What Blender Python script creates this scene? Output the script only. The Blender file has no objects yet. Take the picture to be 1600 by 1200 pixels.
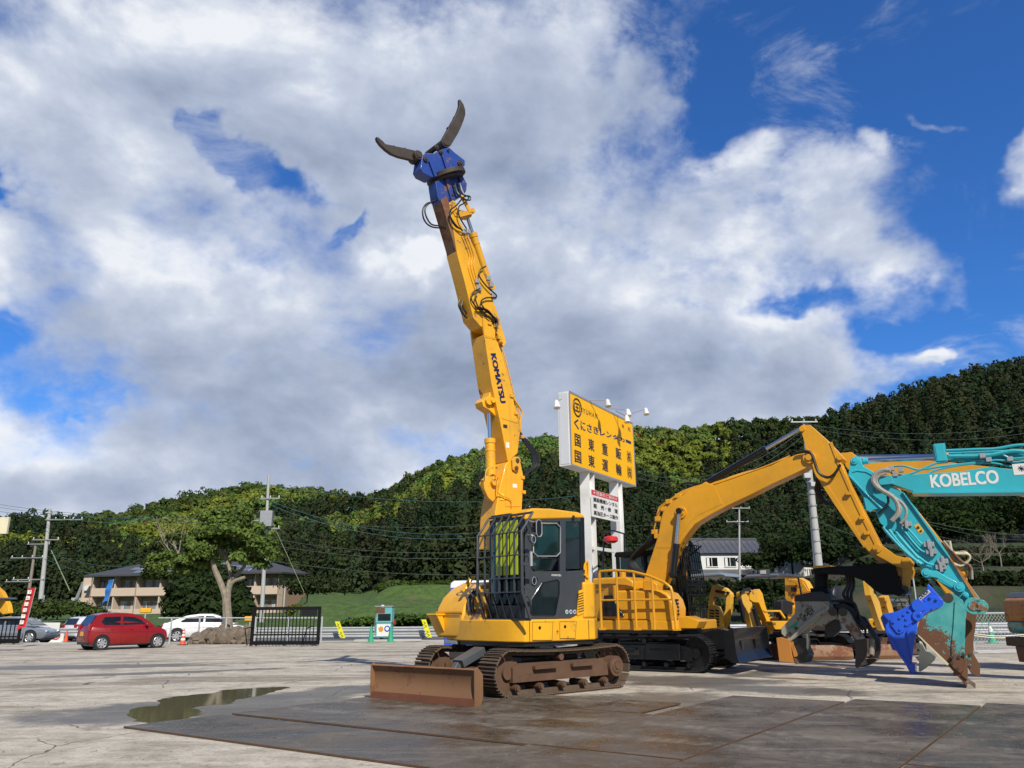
import bpy, math, random
import numpy as np
from mathutils import Vector, Matrix
random.seed(7); rng=np.random.default_rng(7)
R_=math.radians
sc=bpy.context.scene; col=sc.collection
# ---------------------------------------------------------------- camera, sun, exposure
FPX=1200.0; HOR=953.0; CH=1.5; ROLL=.008
TH=math.atan((HOR-600)/FPX)
cam=bpy.data.objects.new('camera',bpy.data.cameras.new('camera')); col.objects.link(cam)
cam.data.sensor_width=36; cam.data.lens=36*FPX/1600; cam.data.clip_start=.1; cam.data.clip_end=3000
cam.matrix_world=Matrix.Translation((0,0,CH))@Matrix.Rotation(math.pi/2+TH,4,'X')@Matrix.Rotation(-ROLL,4,'Z')
sc.camera=cam
SUN_EL=R_(41); SAZ=Vector((.33,-.944,0)).normalized()
SDIR=Vector((SAZ.x*math.cos(SUN_EL),SAZ.y*math.cos(SUN_EL),math.sin(SUN_EL)))
sl=bpy.data.lights.new('sun','SUN'); sl.energy=5.0; sl.angle=R_(.53); sl.color=(1,.935,.83)
so=bpy.data.objects.new('sun',sl); col.objects.link(so); so.rotation_euler=SDIR.to_track_quat('Z','Y').to_euler()
sc.view_settings.view_transform='Standard'; sc.view_settings.look='None'; sc.view_settings.gamma=1
sc.view_settings.exposure=0.0; sc.view_settings.use_curve_mapping=False
sc.cycles.max_bounces=6; sc.cycles.transparent_max_bounces=16; sc.cycles.caustics_reflective=False; sc.cycles.caustics_refractive=False

def ray(px,py):
    x=(px-800)/FPX; u=(600-py)/FPX
    x,u=x*math.cos(ROLL)+u*math.sin(ROLL),-x*math.sin(ROLL)+u*math.cos(ROLL)
    c,s=math.cos(TH),math.sin(TH)
    return Vector((x,c-u*s,s+u*c))
CO=Vector((0,0,CH))
def G(px,py,z=0.):
    r=ray(px,py); return CO+r*((z-CH)/r.z)
def A(px,py,Y):
    r=ray(px,py); return CO+r*(Y/r.y)
class Fr:
    "a machine's own frame: x forward, y left, z up"
    def __init__(s,ox,oy,deg,oz=0.):
        s.o=Vector((ox,oy,oz)); s.deg=deg; a=R_(deg)
        s.F=Vector((math.cos(a),math.sin(a),0)); s.L=Vector((-s.F.y,s.F.x,0))
    def loc(s,px,py,y=None,x=None,z=None):
        r=ray(px,py); d=Vector((r.dot(s.F),r.dot(s.L),r.z)); q=CO-s.o; o=Vector((q.dot(s.F),q.dot(s.L),q.z))
        t=(y-o.y)/d.y if y is not None else (x-o.x)/d.x if x is not None else (z-o.z)/d.z
        return o+d*t
    def w(s,x,y,z): return s.o+s.F*x+s.L*y+Vector((0,0,z))
    def xz(s,pts,y): 
        r=[]
        for p in pts:
            v=s.loc(p[0],p[1],y=y); r.append((v.x,v.z))
        return r

# ---------------------------------------------------------------- mesh builder
class MB:
    def __init__(s): s.v=[]; s.f=[]; s.cuts=[]
    def cut(s):
        'start a new piece: each becomes an object of its own'
        if s.v and (not s.cuts or s.cuts[-1][0]!=len(s.v)): s.cuts.append((len(s.v),len(s.f)))
        return s
    def add(s,vs,fs):
        n=len(s.v); s.v+= [tuple(v) for v in vs]; s.f+=[tuple(i+n for i in f) for f in fs]; return s
    def box(s,x0,x1,y0,y1,z0,z1):
        return s.add([(x0,y0,z0),(x1,y0,z0),(x1,y1,z0),(x0,y1,z0),(x0,y0,z1),(x1,y0,z1),(x1,y1,z1),(x0,y1,z1)],
          [(0,3,2,1),(4,5,6,7),(0,1,5,4),(1,2,6,5),(2,3,7,6),(3,0,4,7)])
    def beam(s,p,q,w,h=None,up=(0,0,1)):
        p=Vector(p);q=Vector(q);h=h or w;d=(q-p).normalized();a=d.cross(Vector(up))
        if a.length<1e-3: a=d.cross(Vector((0,1,0)))
        a.normalize();b=a.cross(d)
        vs=[o+a*(i*w/2)+b*(j*h/2) for o in(p,q) for i,j in((-1,-1),(1,-1),(1,1),(-1,1))]
        return s.add(vs,[(0,1,2,3),(7,6,5,4),(0,4,5,1),(1,5,6,2),(2,6,7,3),(3,7,4,0)])
    def prism(s,poly,a0,a1,ax='y'):
        "poly: 2D outline; extruded between a0 and a1 along ax (x: poly=(y,z); y: poly=(x,z); z: poly=(x,y))"
        n=len(poly)
        def m(p,a): return {'y':(p[0],a,p[1]),'x':(a,p[0],p[1]),'z':(p[0],p[1],a)}[ax]
        ar=sum(poly[i][0]*poly[(i+1)%n][1]-poly[(i+1)%n][0]*poly[i][1] for i in range(n))
        if a0>a1: a0,a1=a1,a0
        flip=(ar>0)!=(ax=='y')
        P=list(poly) if flip else list(poly)[::-1]
        vs=[m(p,a0) for p in P]+[m(p,a1) for p in P]
        fs=[tuple(range(n))[::-1],tuple(range(n,2*n))]+[(i,(i+1)%n,n+(i+1)%n,n+i) for i in range(n)]
        return s.add(vs,fs)
    def cyl(s,p,q,r,r2=None,n=14,cap=True):
        p=Vector(p);q=Vector(q);r2=r if r2 is None else r2;d=(q-p).normalized()
        a=d.orthogonal().normalized();b=d.cross(a)
        vs=[o+(a*math.cos(2*math.pi*i/n)+b*math.sin(2*math.pi*i/n))*rr for o,rr in((p,r),(q,r2)) for i in range(n)]
        fs=[(i,(i+1)%n,n+(i+1)%n,n+i) for i in range(n)]
        if cap: fs+=[tuple(range(n))[::-1],tuple(range(n,2*n))]
        return s.add(vs,fs)
    def tube(s,pts,r,n=8,smooth=0,cap=True):
        pts=[Vector(p) for p in pts]
        if smooth: pts=catmull(pts,smooth)
        rs=r if isinstance(r,(list,tuple)) else [r]*len(pts)
        if len(rs)!=len(pts): rs=[rs[0]+(rs[-1]-rs[0])*i/(len(pts)-1) for i in range(len(pts))]
        t=(pts[1]-pts[0]).normalized(); a=t.orthogonal().normalized(); vs=[];m=len(pts)
        for i,p in enumerate(pts):
            t=((pts[min(i+1,m-1)]-p).normalized()+(p-pts[max(i-1,0)]).normalized())
            if t.length<1e-6: t=a.orthogonal()
            t.normalize(); a=(a-t*a.dot(t)); a=a.normalized() if a.length>1e-6 else t.orthogonal().normalized(); b=t.cross(a)
            vs+=[p+(a*math.cos(2*math.pi*k/n)+b*math.sin(2*math.pi*k/n))*rs[i] for k in range(n)]
        fs=[(i*n+k,i*n+(k+1)%n,(i+1)*n+(k+1)%n,(i+1)*n+k) for i in range(m-1) for k in range(n)]
        if cap: fs+=[tuple(range(n))[::-1],tuple(range((m-1)*n,m*n))]
        return s.add(vs,fs)
    def loft(s,secs,cap=True):
        n=len(secs[0]);m=len(secs); vs=[p for q in secs for p in q]
        fs=[(i*n+k,i*n+(k+1)%n,(i+1)*n+(k+1)%n,(i+1)*n+k) for i in range(m-1) for k in range(n)]
        if cap: fs+=[tuple(range(n))[::-1],tuple(range((m-1)*n,m*n))]
        return s.add(vs,fs)
    def lathe(s,prof,c=(0,0,0),n=20):
        c=Vector(c)
        secs=[[c+Vector((r*math.cos(2*math.pi*k/n),r*math.sin(2*math.pi*k/n),z)) for k in range(n)] for r,z in prof]
        return s.loft(secs)
    def ico(s,c,rad,sub=1,jit=0.,sq=(1,1,1),rd=None):
        rd=rd or random; import bmesh
        b=bmesh.new(); bmesh.ops.create_icosphere(b,subdivisions=sub,radius=1); b.verts.ensure_lookup_table()
        c=Vector(c); vs=[]
        for v in b.verts:
            k=1+rd.uniform(-jit,jit); vs.append(c+Vector((v.co.x*sq[0],v.co.y*sq[1],v.co.z*sq[2]))*rad*k)
        s.add(vs,[tuple(v.index for v in f.verts) for f in b.faces]); b.free(); return s
    def xf(s,M,start=0):
        for i in range(start,len(s.v)): s.v[i]=tuple(M@Vector(s.v[i]))
        return s
def catmull(P,k):
    out=[];n=len(P)
    for i in range(n-1):
        p0=P[max(i-1,0)];p1=P[i];p2=P[i+1];p3=P[min(i+2,n-1)]
        for j in range(k):
            t=j/k; out.append(.5*((2*p1)+(p2-p0)*t+(2*p0-5*p1+4*p2-p3)*t*t+(3*p1-p0-3*p2+p3)*t**3))
    out.append(P[-1]); return out
def tag(o,label=None,cat=None,group=None,kind=None):
    if label: o['label']=label
    if cat: o['category']=cat
    if group: o['group']=group
    if kind: o['kind']=kind
    return o
def thing(name,label,cat,loc=(0,0,0),deg=0,group=None):
    o=bpy.data.objects.new(name,None); col.objects.link(o); o.empty_display_size=.2
    o.location=loc; o.rotation_euler=(0,0,R_(deg)); return tag(o,label,cat,group)
def P(name,mb,mat,parent=None,bev=0.,sm=35,seg=1,org=None,label=None):
    if getattr(mb,'dx',0): mb.v=[(v[0]+mb.dx,v[1],v[2]) for v in mb.v]; mb.dx=0
    if mb.cuts:
        cs=[(0,0)]+[c for c in mb.cuts if c[0]<len(mb.v)]+[(len(mb.v),len(mb.f))]; first=None
        for (v0,f0),(v1,f1) in zip(cs[:-1],cs[1:]):
            h=MB(); h.v=mb.v[v0:v1]; h.f=[tuple(i-v0 for i in f) for f in mb.f[f0:f1]]
            o=P(name,h,mat,parent,bev,sm,seg,org,label); first=first or o
        return first
    me=bpy.data.meshes.new(name)
    vs=mb.v
    if org is not None: vs=[(v[0]-org[0],v[1]-org[1],v[2]-org[2]) for v in vs]
    me.from_pydata(vs,[],mb.f); me.materials.append(mat)
    if sm:
        me.shade_smooth(); me.set_sharp_from_angle(angle=R_(sm))
    o=bpy.data.objects.new(name,me); col.objects.link(o)
    if parent is not None: o.parent=parent
    if org is not None: o.location=org
    if bev:
        m=o.modifiers.new('bevel','BEVEL'); m.width=bev; m.segments=seg; m.limit_method='ANGLE'; m.angle_limit=R_(32); m.harden_normals=True
    if label: o['label']=label
    return o
def copy_tree(o,parent=None):
    c=o.copy(); col.objects.link(c); c.parent=parent
    for ch in [x for x in KIDS.get(o.name,o.children)]: copy_tree(ch,c)
    return c
KIDS={}
def text(name,body,mat,parent,org,right,up,h=None,w=None,off=0.,ext=.002,center=False):
    "flat lettering as a mesh: org = lower left corner (or centre), fitted to height h and width w"
    cu=bpy.data.curves.new(name,'FONT'); cu.body=body; cu.size=1; cu.offset=0; cu.extrude=0; cu.resolution_u=4
    t=bpy.data.objects.new('tmp',cu); col.objects.link(t); dg=bpy.context.evaluated_depsgraph_get(); dg.update()
    me=bpy.data.meshes.new_from_object(t.evaluated_get(dg)); bpy.data.objects.remove(t); bpy.data.curves.remove(cu)
    n=len(me.vertices); a=np.empty(n*3,dtype=np.float32); me.vertices.foreach_get('co',a); a=a.reshape(-1,3)
    if n==0: return None
    mn=a.min(0); mx=a.max(0); sy=(h/(mx[1]-mn[1])) if h else 1; sx=(w/(mx[0]-mn[0])) if w else sy
    if not h: sy=sx
    X=(a[:,0]-mn[0])*sx; Y=(a[:,1]-mn[1])*sy
    if center: X-=X.max()/2; Y-=Y.max()/2
    right=Vector(right).normalized(); up=Vector(up).normalized(); org=Vector(org)
    if off:
        # heavier strokes: the same outline laid down four more times, slightly shifted
        k=off*.55*(mx[1]-mn[1]); kx=k*sx; ky=k*sy; polys=[tuple(p.vertices) for p in me.polygons]; me.clear_geometry()
        XX=[];YY=[];FF=[];N_=None; nz=right.cross(up)
        for i,(dx,dy) in enumerate(((0,0),(1,.6),(-1,.6),(1,-.6),(-1,-.6))):
            XX.append(X+dx*kx);YY.append(Y+dy*ky); FF+=[tuple(v+i*n for v in p) for p in polys]
        b=np.concatenate([np.outer(XX[i],right)+np.outer(YY[i],up)+np.array(org+nz*(.0006*i)) for i in range(5)])
        me.from_pydata(b.tolist(),[],FF); me.materials.clear(); me.materials.append(mat); me.name=name
        o=bpy.data.objects.new(name,me); col.objects.link(o)
        if parent is not None: o.parent=parent
        return o
    b=np.outer(X,right)+np.outer(Y,up)+np.array(org)
    me.vertices.foreach_set('co',b.astype(np.float32).ravel()); me.update(); me.materials.clear(); me.materials.append(mat); me.name=name
    o=bpy.data.objects.new(name,me); col.objects.link(o)
    if parent is not None: o.parent=parent
    return o

# ---------------------------------------------------------------- materials
class NT:
    def __init__(s,tree): s.t=tree
    def n(s,typ,**k):
        nd=s.t.nodes.new(typ)
        for a,b in k.items():
            if a.startswith('i_'):
                key=a[2:]; key=int(key) if key.isdigit() else key.replace('_',' ')
                if isinstance(b,bpy.types.NodeSocket): s.t.links.new(b,nd.inputs[key])
                else: nd.inputs[key].default_value=b
            else: setattr(nd,a,b)
        return nd
    def math(s,op,a,b=None,c=None,cl=False):
        nd=s.t.nodes.new('ShaderNodeMath'); nd.operation=op; nd.use_clamp=cl
        for i,v in enumerate((a,b,c)):
            if v is None: continue
            if isinstance(v,bpy.types.NodeSocket): s.t.links.new(v,nd.inputs[i])
            else: nd.inputs[i].default_value=v
        return nd.outputs[0]
    def vec(s,op,a,b=None):
        nd=s.t.nodes.new('ShaderNodeVectorMath'); nd.operation=op
        for i,v in enumerate((a,b)):
            if v is None: continue
            if isinstance(v,bpy.types.NodeSocket): s.t.links.new(v,nd.inputs[i])
            else: nd.inputs[i].default_value=v
        return nd.outputs['Value'] if op in('LENGTH','DOT_PRODUCT') else nd.outputs[0]
    def noise(s,co,scale,det=4,rough=.55,dist=0.):
        return s.n('ShaderNodeTexNoise',i_Vector=co,i_Scale=scale,i_Detail=float(det),i_Roughness=rough,i_Distortion=dist).outputs['Fac']
    def ramp(s,fac,a,b,smooth=True):
        return s.n('ShaderNodeMapRange',interpolation_type='SMOOTHSTEP' if smooth else 'LINEAR',i_Value=fac,i_1=float(a),i_2=float(b)).outputs[0]
    def mix(s,fac,a,b,bt='MIX'):
        nd=s.t.nodes.new('ShaderNodeMix'); nd.data_type='RGBA'; nd.blend_type=bt
        for k,v in((0,fac),(6,a),(7,b)):
            if isinstance(v,bpy.types.NodeSocket): s.t.links.new(v,nd.inputs[k])
            else: nd.inputs[k].default_value=(tuple(v)+(1,)) if isinstance(v,(tuple,list)) and len(v)==3 else v
        return nd.outputs[2]
def newmat(name):
    m=bpy.data.materials.new(name); m.use_nodes=True; t=NT(m.node_tree); b=m.node_tree.nodes['Principled BSDF']
    t.b=b; t.link=m.node_tree.links.new; return m,t,b
def obco(t): return t.n('ShaderNodeTexCoord').outputs['Object']
MATS={}
def paint(name,c,rough=.35,dirt=.35,dirtc=(.16,.11,.06),chip=0.,chipc=(.12,.06,.035),coat=.3,metal=0.,scale=1.,bump=.02):
    if name in MATS: return MATS[name]
    m,t,b=newmat(name); co=obco(t)
    n1=t.noise(co,1.7*scale,6,.6); n2=t.noise(co,9*scale,5,.65); n3=t.noise(co,.5*scale,3)
    # fade: slight tone shifts of old paint
    c2=tuple(min(1,x*1.12) for x in c); c1=tuple(x*.86 for x in c)
    base=t.mix(t.ramp(n3,.3,.7),c1,c2)
    # streaks running down
    mp=t.n('ShaderNodeMapping',i_Vector=co,i_Scale=(7*scale,7*scale,.7*scale)); st=t.noise(mp.outputs[0],1.,4,.6)
    d=t.math('MULTIPLY',t.math('ADD',t.ramp(n1,.48,.8),t.math('MULTIPLY',t.ramp(st,.55,.8),.6)),dirt,cl=True)
    base=t.mix(d,base,dirtc)
    r=t.math('ADD',t.math('MULTIPLY',n2,.25),rough-.1)
    r=t.math('ADD',r,t.math('MULTIPLY',d,.4))
    if chip:
        ck=t.math('MULTIPLY',t.ramp(t.math('ADD',t.math('MULTIPLY',n1,.55),t.math('MULTIPLY',n2,.45)),.60-chip*.26,.64-chip*.24),1.)
        base=t.mix(ck,base,t.mix(n2,chipc,tuple(x*1.9 for x in chipc))); r=t.math('ADD',r,t.math('MULTIPLY',ck,.35))
    t.link(base,b.inputs['Base Color']); t.link(r,b.inputs['Roughness']); b.inputs['Metallic'].default_value=metal
    b.inputs['Coat Weight'].default_value=coat; b.inputs['Coat Roughness'].default_value=.12
    bp=t.n('ShaderNodeBump',i_Strength=.25,i_Distance=bump,i_Height=n2); t.link(bp.outputs[0],b.inputs['Normal'])
    MATS[name]=m; return m
def plain(name,c,rough=.5,metal=0.,var=.25,sc_=3.,coat=0.,bump=0.,spec=.5):
    if name in MATS: return MATS[name]
    m,t,b=newmat(name); co=obco(t); n=t.noise(co,sc_,5,.6)
    t.link(t.mix(n,tuple(x*(1-var) for x in c),tuple(min(1,x*(1+var)) for x in c)),b.inputs['Base Color'])
    t.link(t.math('ADD',t.math('MULTIPLY',n,.2),rough-.1),b.inputs['Roughness']); b.inputs['Metallic'].default_value=metal
    b.inputs['Coat Weight'].default_value=coat; b.inputs['Specular IOR Level'].default_value=spec
    if bump:
        bp=t.n('ShaderNodeBump',i_Strength=.5,i_Distance=bump,i_Height=t.noise(co,sc_*4,5,.7)); t.link(bp.outputs[0],b.inputs['Normal'])
    MATS[name]=m; return m
YEL=(.80,.40,.014); YEL2=(.68,.32,.011)
m_yel=paint('yellow_paint',YEL,.38,.36,chip=.03,chipc=(.10,.06,.03)); m_yel2=paint('orange_yellow_paint',YEL2,.34,.22); m_ymini=paint('pale_yellow_paint',(.78,.44,.05),.4,.35,chip=.1)
m_ydirt=paint('scuffed_yellow_paint',(.74,.37,.02),.45,.5,chip=.25)
m_teal=paint('teal_paint',(.035,.42,.50),.35,.18); m_tealw=paint('worn_teal_paint',(.05,.36,.36),.5,.4,chip=.42,chipc=(.15,.06,.025))
m_blue=paint('blue_paint',(.018,.055,.27),.4,.3,chip=.12); m_blueb=paint('bright_blue_paint',(.02,.11,.74),.3,.08)
m_grey=paint('charcoal_paint',(.045,.05,.058),.4,.25,(.12,.1,.08)); m_black=paint('black_paint',(.005,.0055,.007),.3,.10,(.03,.027,.024))
m_blackd=paint('dusty_black_steel',(.010,.010,.011),.5,.4,(.05,.038,.026))
m_matte=plain('matte_black_steel',(.004,.004,.0045),.6,0,.5,5,spec=.25)
m_gpl=paint('weathered_grey_paint',(.30,.29,.24),.5,.5,chip=.22)
m_cream=paint('cream_paint',(.62,.58,.40),.4,.2)
m_rust=plain('rusty_steel',(.125,.068,.04),.75,.2,.45,3.5,bump=.01); m_mud=plain('muddy_track_steel',(.115,.078,.052),.85,.1,.5,6,bump=.01)
m_jaw=plain('dark_brown_steel',(.07,.055,.045),.55,.4,.4,4,bump=.006); m_orust=paint('orange_rust_paint',(.42,.17,.03),.5,.5,chip=.3)
m_tblk=plain('track_rubber_black',(.014,.014,.015),.55,0,.4,6,bump=.004)
m_chrome=plain('chrome_rod',(.75,.76,.78),.12,1.,.05); m_rub=plain('black_rubber',(.012,.012,.013),.45,0,.3,8)
m_steel=plain('galvanised_steel',(.42,.43,.44),.5,.6,.2,5); m_white=paint('white_paint',(.74,.74,.72),.45,.3,(.3,.26,.2))
m_conc=plain('pole_concrete',(.40,.40,.39),.85,0,.15,2.,bump=.004); m_silver=plain('car_silver',(.36,.40,.45),.25,.6,.06,1,coat=.8)
m_cwhite=plain('car_white',(.76,.77,.79),.3,0,.04,1,coat=.8); m_cred=plain('car_red',(.24,.006,.008),.3,0,.06,1,coat=.35)
m_tyre=plain('tyre_rubber',(.018,.018,.018),.8,0,.3,6); m_rim=plain('alloy_rim',(.6,.6,.62),.3,.7,.1)
m_orange=paint('cone_orange',(.75,.10,.03),.5,.25); m_green=paint('cone_green',(.02,.36,.19),.5,.25)
m_redp=paint('red_plastic',(.6,.02,.02),.4,.2); m_ink=plain('navy_ink',(.012,.016,.075),.4,0,.1); m_inkb=plain('dark_ink',(.03,.022,.02),.5,0,.2)
m_lw=plain('white_lettering',(.72,.72,.68),.5,0,.12,8)
def glass(name,c=(.015,.02,.022),r=.04):
    if name in MATS: return MATS[name]
    m,t,b=newmat(name); co=obco(t); n=t.noise(co,2.,3,.5)
    t.link(t.mix(t.ramp(n,.35,.65),c,tuple(x*2.2 for x in c)),b.inputs['Base Color']); b.inputs['Roughness'].default_value=r
    b.inputs['IOR'].default_value=1.5; b.inputs['Coat Weight'].default_value=.5; MATS[name]=m; return m
m_glass=glass('dark_glass',(.006,.008,.009)); m_glassg=glass('green_tinted_glass',(.008,.016,.016))
def clearglass():
    m,t,b=newmat('clear_glass'); tr=t.n('ShaderNodeBsdfTransparent'); tr.inputs[0].default_value=(.75,.82,.80,1)
    g=t.n('ShaderNodeBsdfGlossy'); g.inputs['Roughness'].default_value=.02; fr=t.n('ShaderNodeFresnel',i_IOR=1.5)
    mx=t.n('ShaderNodeMixShader'); t.link(fr.outputs[0],mx.inputs[0]); t.link(tr.outputs[0],mx.inputs[1]); t.link(g.outputs[0],mx.inputs[2])
    t.link(mx.outputs[0],m.node_tree.nodes['Material Output'].inputs['Surface']); return m
m_clear=clearglass()
# ---------------------------------------------------------------- sky with clouds (world)
w=bpy.data.worlds.new('World'); sc.world=w; w.use_nodes=True; wt=NT(w.node_tree); wl=w.node_tree.links.new
bg=w.node_tree.nodes['Background']
sky=wt.n('ShaderNodeTexSky',sky_type='NISHITA'); sky.sun_disc=False; sky.sun_elevation=SUN_EL
sky.sun_rotation=math.atan2(SAZ.x,SAZ.y); sky.air_density=1.0; sky.dust_density=.6; sky.ozone_density=2.5; sky.altitude=50
D=wt.n('ShaderNodeTexCoord').outputs['Generated']
sx=wt.n('ShaderNodeSeparateXYZ',i_Vector=D); yy=wt.math('MAXIMUM',wt.math('ABSOLUTE',sx.outputs[1]),.12)
UV=wt.n('ShaderNodeCombineXYZ',i_0=wt.math('DIVIDE',sx.outputs[0],yy),i_1=wt.math('DIVIDE',sx.outputs[2],yy)).outputs[0]
def uvp(px,py):
    r=ray(px,py); return r.x/r.y,r.z/r.y
warp=wt.n('ShaderNodeTexNoise',i_Vector=D,i_Scale=5.,i_Detail=5.,i_Roughness=.6).outputs['Color']
wv=wt.vec('MULTIPLY',wt.vec('SUBTRACT',warp,(.5,.5,.5)),(.34,.24,0))
UVW=wt.vec('ADD',UV,wv)
def blobs(lst,coord):
    tot=None
    for px,py,rx,ry,wgt,*an in lst:
        u,v=uvp(px,py); u2,_=uvp(px+rx,py); _,v2=uvp(px,py-ry)
        d=wt.vec('SUBTRACT',coord,(u,v,0))
        if an:
            rt=wt.n('ShaderNodeVectorRotate',rotation_type='Z_AXIS',i_Vector=d,i_Angle=R_(-an[0])); d=rt.outputs[0]
        d=wt.vec('MULTIPLY',d,(1/abs(u2-u),1/abs(v2-v),0)); l=wt.vec('LENGTH',d)
        k=wt.n('ShaderNodeMapRange',interpolation_type='SMOOTHERSTEP',i_Value=l,i_1=0.,i_2=1.6,i_3=float(wgt),i_4=0.).outputs[0]
        tot=k if tot is None else wt.math('ADD',tot,k)
    return tot
COV=[ # px, py, rx, ry, weight, rotation: where the photograph has cloud (+) or blue (-)
 (300,520,800,480,.42),(250,120,480,240,.42),(700,120,300,200,.42),(820,330,280,240,.42),(1010,560,330,150,.42),(1010,640,420,70,.5),(350,660,450,110,.35),(150,500,200,90,.3),(1250,560,90,40,.3),
 (1230,330,230,110,.62),(1370,400,110,60,.45),(1290,500,110,36,.35),(1465,582,62,20,.75),(1600,240,55,90,.75),(1370,238,36,24,.45),(1450,185,50,12,.45),(1200,80,70,50,.22),
 (1230,610,170,50,.35),(130,760,500,50,.45),(1000,110,50,60,.3),
 (1440,60,300,140,-.75),(1140,130,70,90,-.35),(985,25,45,45,-.5),(1210,200,70,16,-.3),(1570,430,70,90,-.75),(1250,487,100,26,-.6),(1420,525,120,28,-.6),
 (1560,620,70,70,-.3),(405,245,105,26,-.66,-32),(335,195,46,30,-.4),(525,350,24,46,-.6,-20),(10,315,36,40,-.75),(75,625,90,22,-.48),(15,540,45,26,-.35),(1400,690,260,60,-.4)]
cov=wt.math('ADD',blobs(COV,UVW),.16)
Ds=wt.vec('MULTIPLY',D,(1,1,1.5))
f1=wt.noise(Ds,4.2,9,.55,.2); f2=wt.noise(Ds,15.,6,.6)
den=wt.math('ADD',cov,wt.math('MULTIPLY',wt.math('SUBTRACT',f1,.5),1.5)); den=wt.math('ADD',den,wt.math('MULTIPLY',wt.math('SUBTRACT',f2,.5),.75))
alpha=wt.math('MULTIPLY',wt.ramp(den,.12,.80),wt.ramp(sx.outputs[1],-.35,.05))  # clouds cleared from the unseen sky behind the camera to lower the fill light
veil=wt.math('MULTIPLY',wt.ramp(wt.math('ADD',wt.noise(Ds,6.,9,.65,.6),wt.math('MULTIPLY',cov,.12)),.50,.78),.7)
alpha=wt.math('MAXIMUM',alpha,wt.math('MULTIPLY',veil,wt.ramp(sx.outputs[1],-.1,.2)))
# relief: density towards the sun against density here
Do=wt.vec('ADD',Ds,(.045,-.01,.075)); g1=wt.noise(Do,4.2,9,.55,.2)
rel=wt.math('MULTIPLY',wt.math('SUBTRACT',f1,g1),2.2)
BR=[(610,415,70,55,.55),(1250,250,220,50,.32),(1400,420,100,60,.2),(1300,330,150,80,.12),(1470,572,60,18,.4),(100,170,240,140,.2),(150,640,200,60,.06),(1600,240,60,90,.25),
 (230,380,200,150,.12),(1010,440,180,80,.12),(620,40,200,60,.08),(100,490,160,60,.15),(230,560,100,40,.2),(930,90,120,60,.1),(1060,330,60,60,.15),
 (520,620,260,100,-.26),(330,320,150,60,-.08),(900,170,200,80,-.14),(620,270,150,80,-.22),(860,540,240,110,-.2),(900,330,200,80,-.1),(1120,440,140,44,-.18),(330,480,120,50,-.14),(700,420,60,60,-.1),(1000,600,160,40,-.15)]
br=wt.math('MULTIPLY',blobs(BR,UVW),.85)
lit=wt.math('ADD',wt.math('ADD',rel,br),wt.math('MULTIPLY',wt.ramp(den,1.15,.45),.22))
f3=wt.noise(Ds,7.,7,.6,.4)
lit=wt.math('ADD',lit,wt.math('MULTIPLY',wt.math('SUBTRACT',f3,.5),.45)); lit=wt.math('ADD',lit,.50,cl=True)
cr=wt.n('ShaderNodeValToRGB',i_Fac=lit); e=cr.color_ramp.elements
e[0].position=0;e[0].color=(.27,.325,.46,1);e[1].position=1;e[1].color=(.86,.89,.94,1)
for p,c in((.25,(.345,.41,.55,1)),(.55,(.455,.52,.66,1)),(.8,(.61,.67,.79,1))):
    q=e.new(p); q.color=c
SKYS=.075
blue=wt.mix(1.,sky.outputs[0],(.50*SKYS,1.15*SKYS,2.05*SKYS),'MULTIPLY')
# unseen rear sky dimmed to weaken the fill light, then thin veil near the horizon
back=wt.mix(1.,sky.outputs[0],(.62*SKYS,.76*SKYS,.95*SKYS),'MULTIPLY'); blue=wt.mix(wt.ramp(sx.outputs[1],.25,-.1),blue,back)
hz=wt.ramp(sx.outputs[2],.30,.0); blue=wt.mix(wt.math('MULTIPLY',hz,.35),blue,(.36,.46,.62))
# bring everything to one Background at a plain daylight strength
fin=wt.mix(alpha,blue,cr.outputs[0])
up=wt.ramp(sx.outputs[2],-.02,.0); fin=wt.mix(up,(.10,.10,.095),fin)
fin=wt.mix(1.,fin,(10.,10.,10.),'MULTIPLY')
wl(fin,bg.inputs[0]); bg.inputs[1].default_value=.1
w.cycles.sampling_method='MANUAL'; w.cycles.sample_map_resolution=512
# ---------------------------------------------------------------- ground, road, hills, forest
def fan(name,mat,fn,us,ys,kind='structure'):
    us=np.asarray(us);ys=np.asarray(ys);U,Y=np.meshgrid(us,ys);X=U*Y;Z=fn(X,Y)
    v=np.stack([X,Y,Z],-1).reshape(-1,3);nu,ny=len(us),len(ys)
    i=np.arange(nu*ny).reshape(ny,nu); f=np.stack([i[:-1,:-1],i[:-1,1:],i[1:,1:],i[1:,:-1]],-1).reshape(-1,4)
    me=bpy.data.meshes.new(name); me.from_pydata(v.tolist(),[],f.tolist()); me.materials.append(mat); me.shade_smooth()
    o=bpy.data.objects.new(name,me); col.objects.link(o)
    if kind:o['kind']=kind
    return o
def sstep(a,b,x):
    t=np.clip((x-a)/(b-a),0,1); return t*t*(3-2*t)
ROAD_Z=-.22
# skyline of the wooded hills: px, py, distance
RDG=[(-500,800,330),(-200,800,330),(0,800,320),(60,792,320),(110,788,330),(190,782,350),(260,768,360),(340,752,370),(400,746,370),(470,756,350),(560,764,300),(600,755,290),(640,735,285),(700,708,280),(760,694,280),(830,680,285),(900,676,290),(1000,668,300),(1080,668,305),(1170,662,310),(1240,660,305),(1290,655,300),(1330,645,300),(1400,622,300),(1460,603,300),(1520,588,300),(1600,577,300),(1750,560,300),(2100,560,310)]
_r=[(lambda r,Yr:(r.x/r.y,CH+r.z/r.y*Yr,Yr))(ray(a,b),Y) for a,b,Y in RDG]
RU=np.array([r[0] for r in _r]);RZ=np.array([r[1] for r in _r]);RY=np.array([r[2] for r in _r])
BU=np.array([-1.2,-.55,-.35,-.2,-.05,.1,.2,.35,.5,.7,1.2]); BY=np.array([150,142,142,105,95,100,140,172,150,135,130.])
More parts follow.
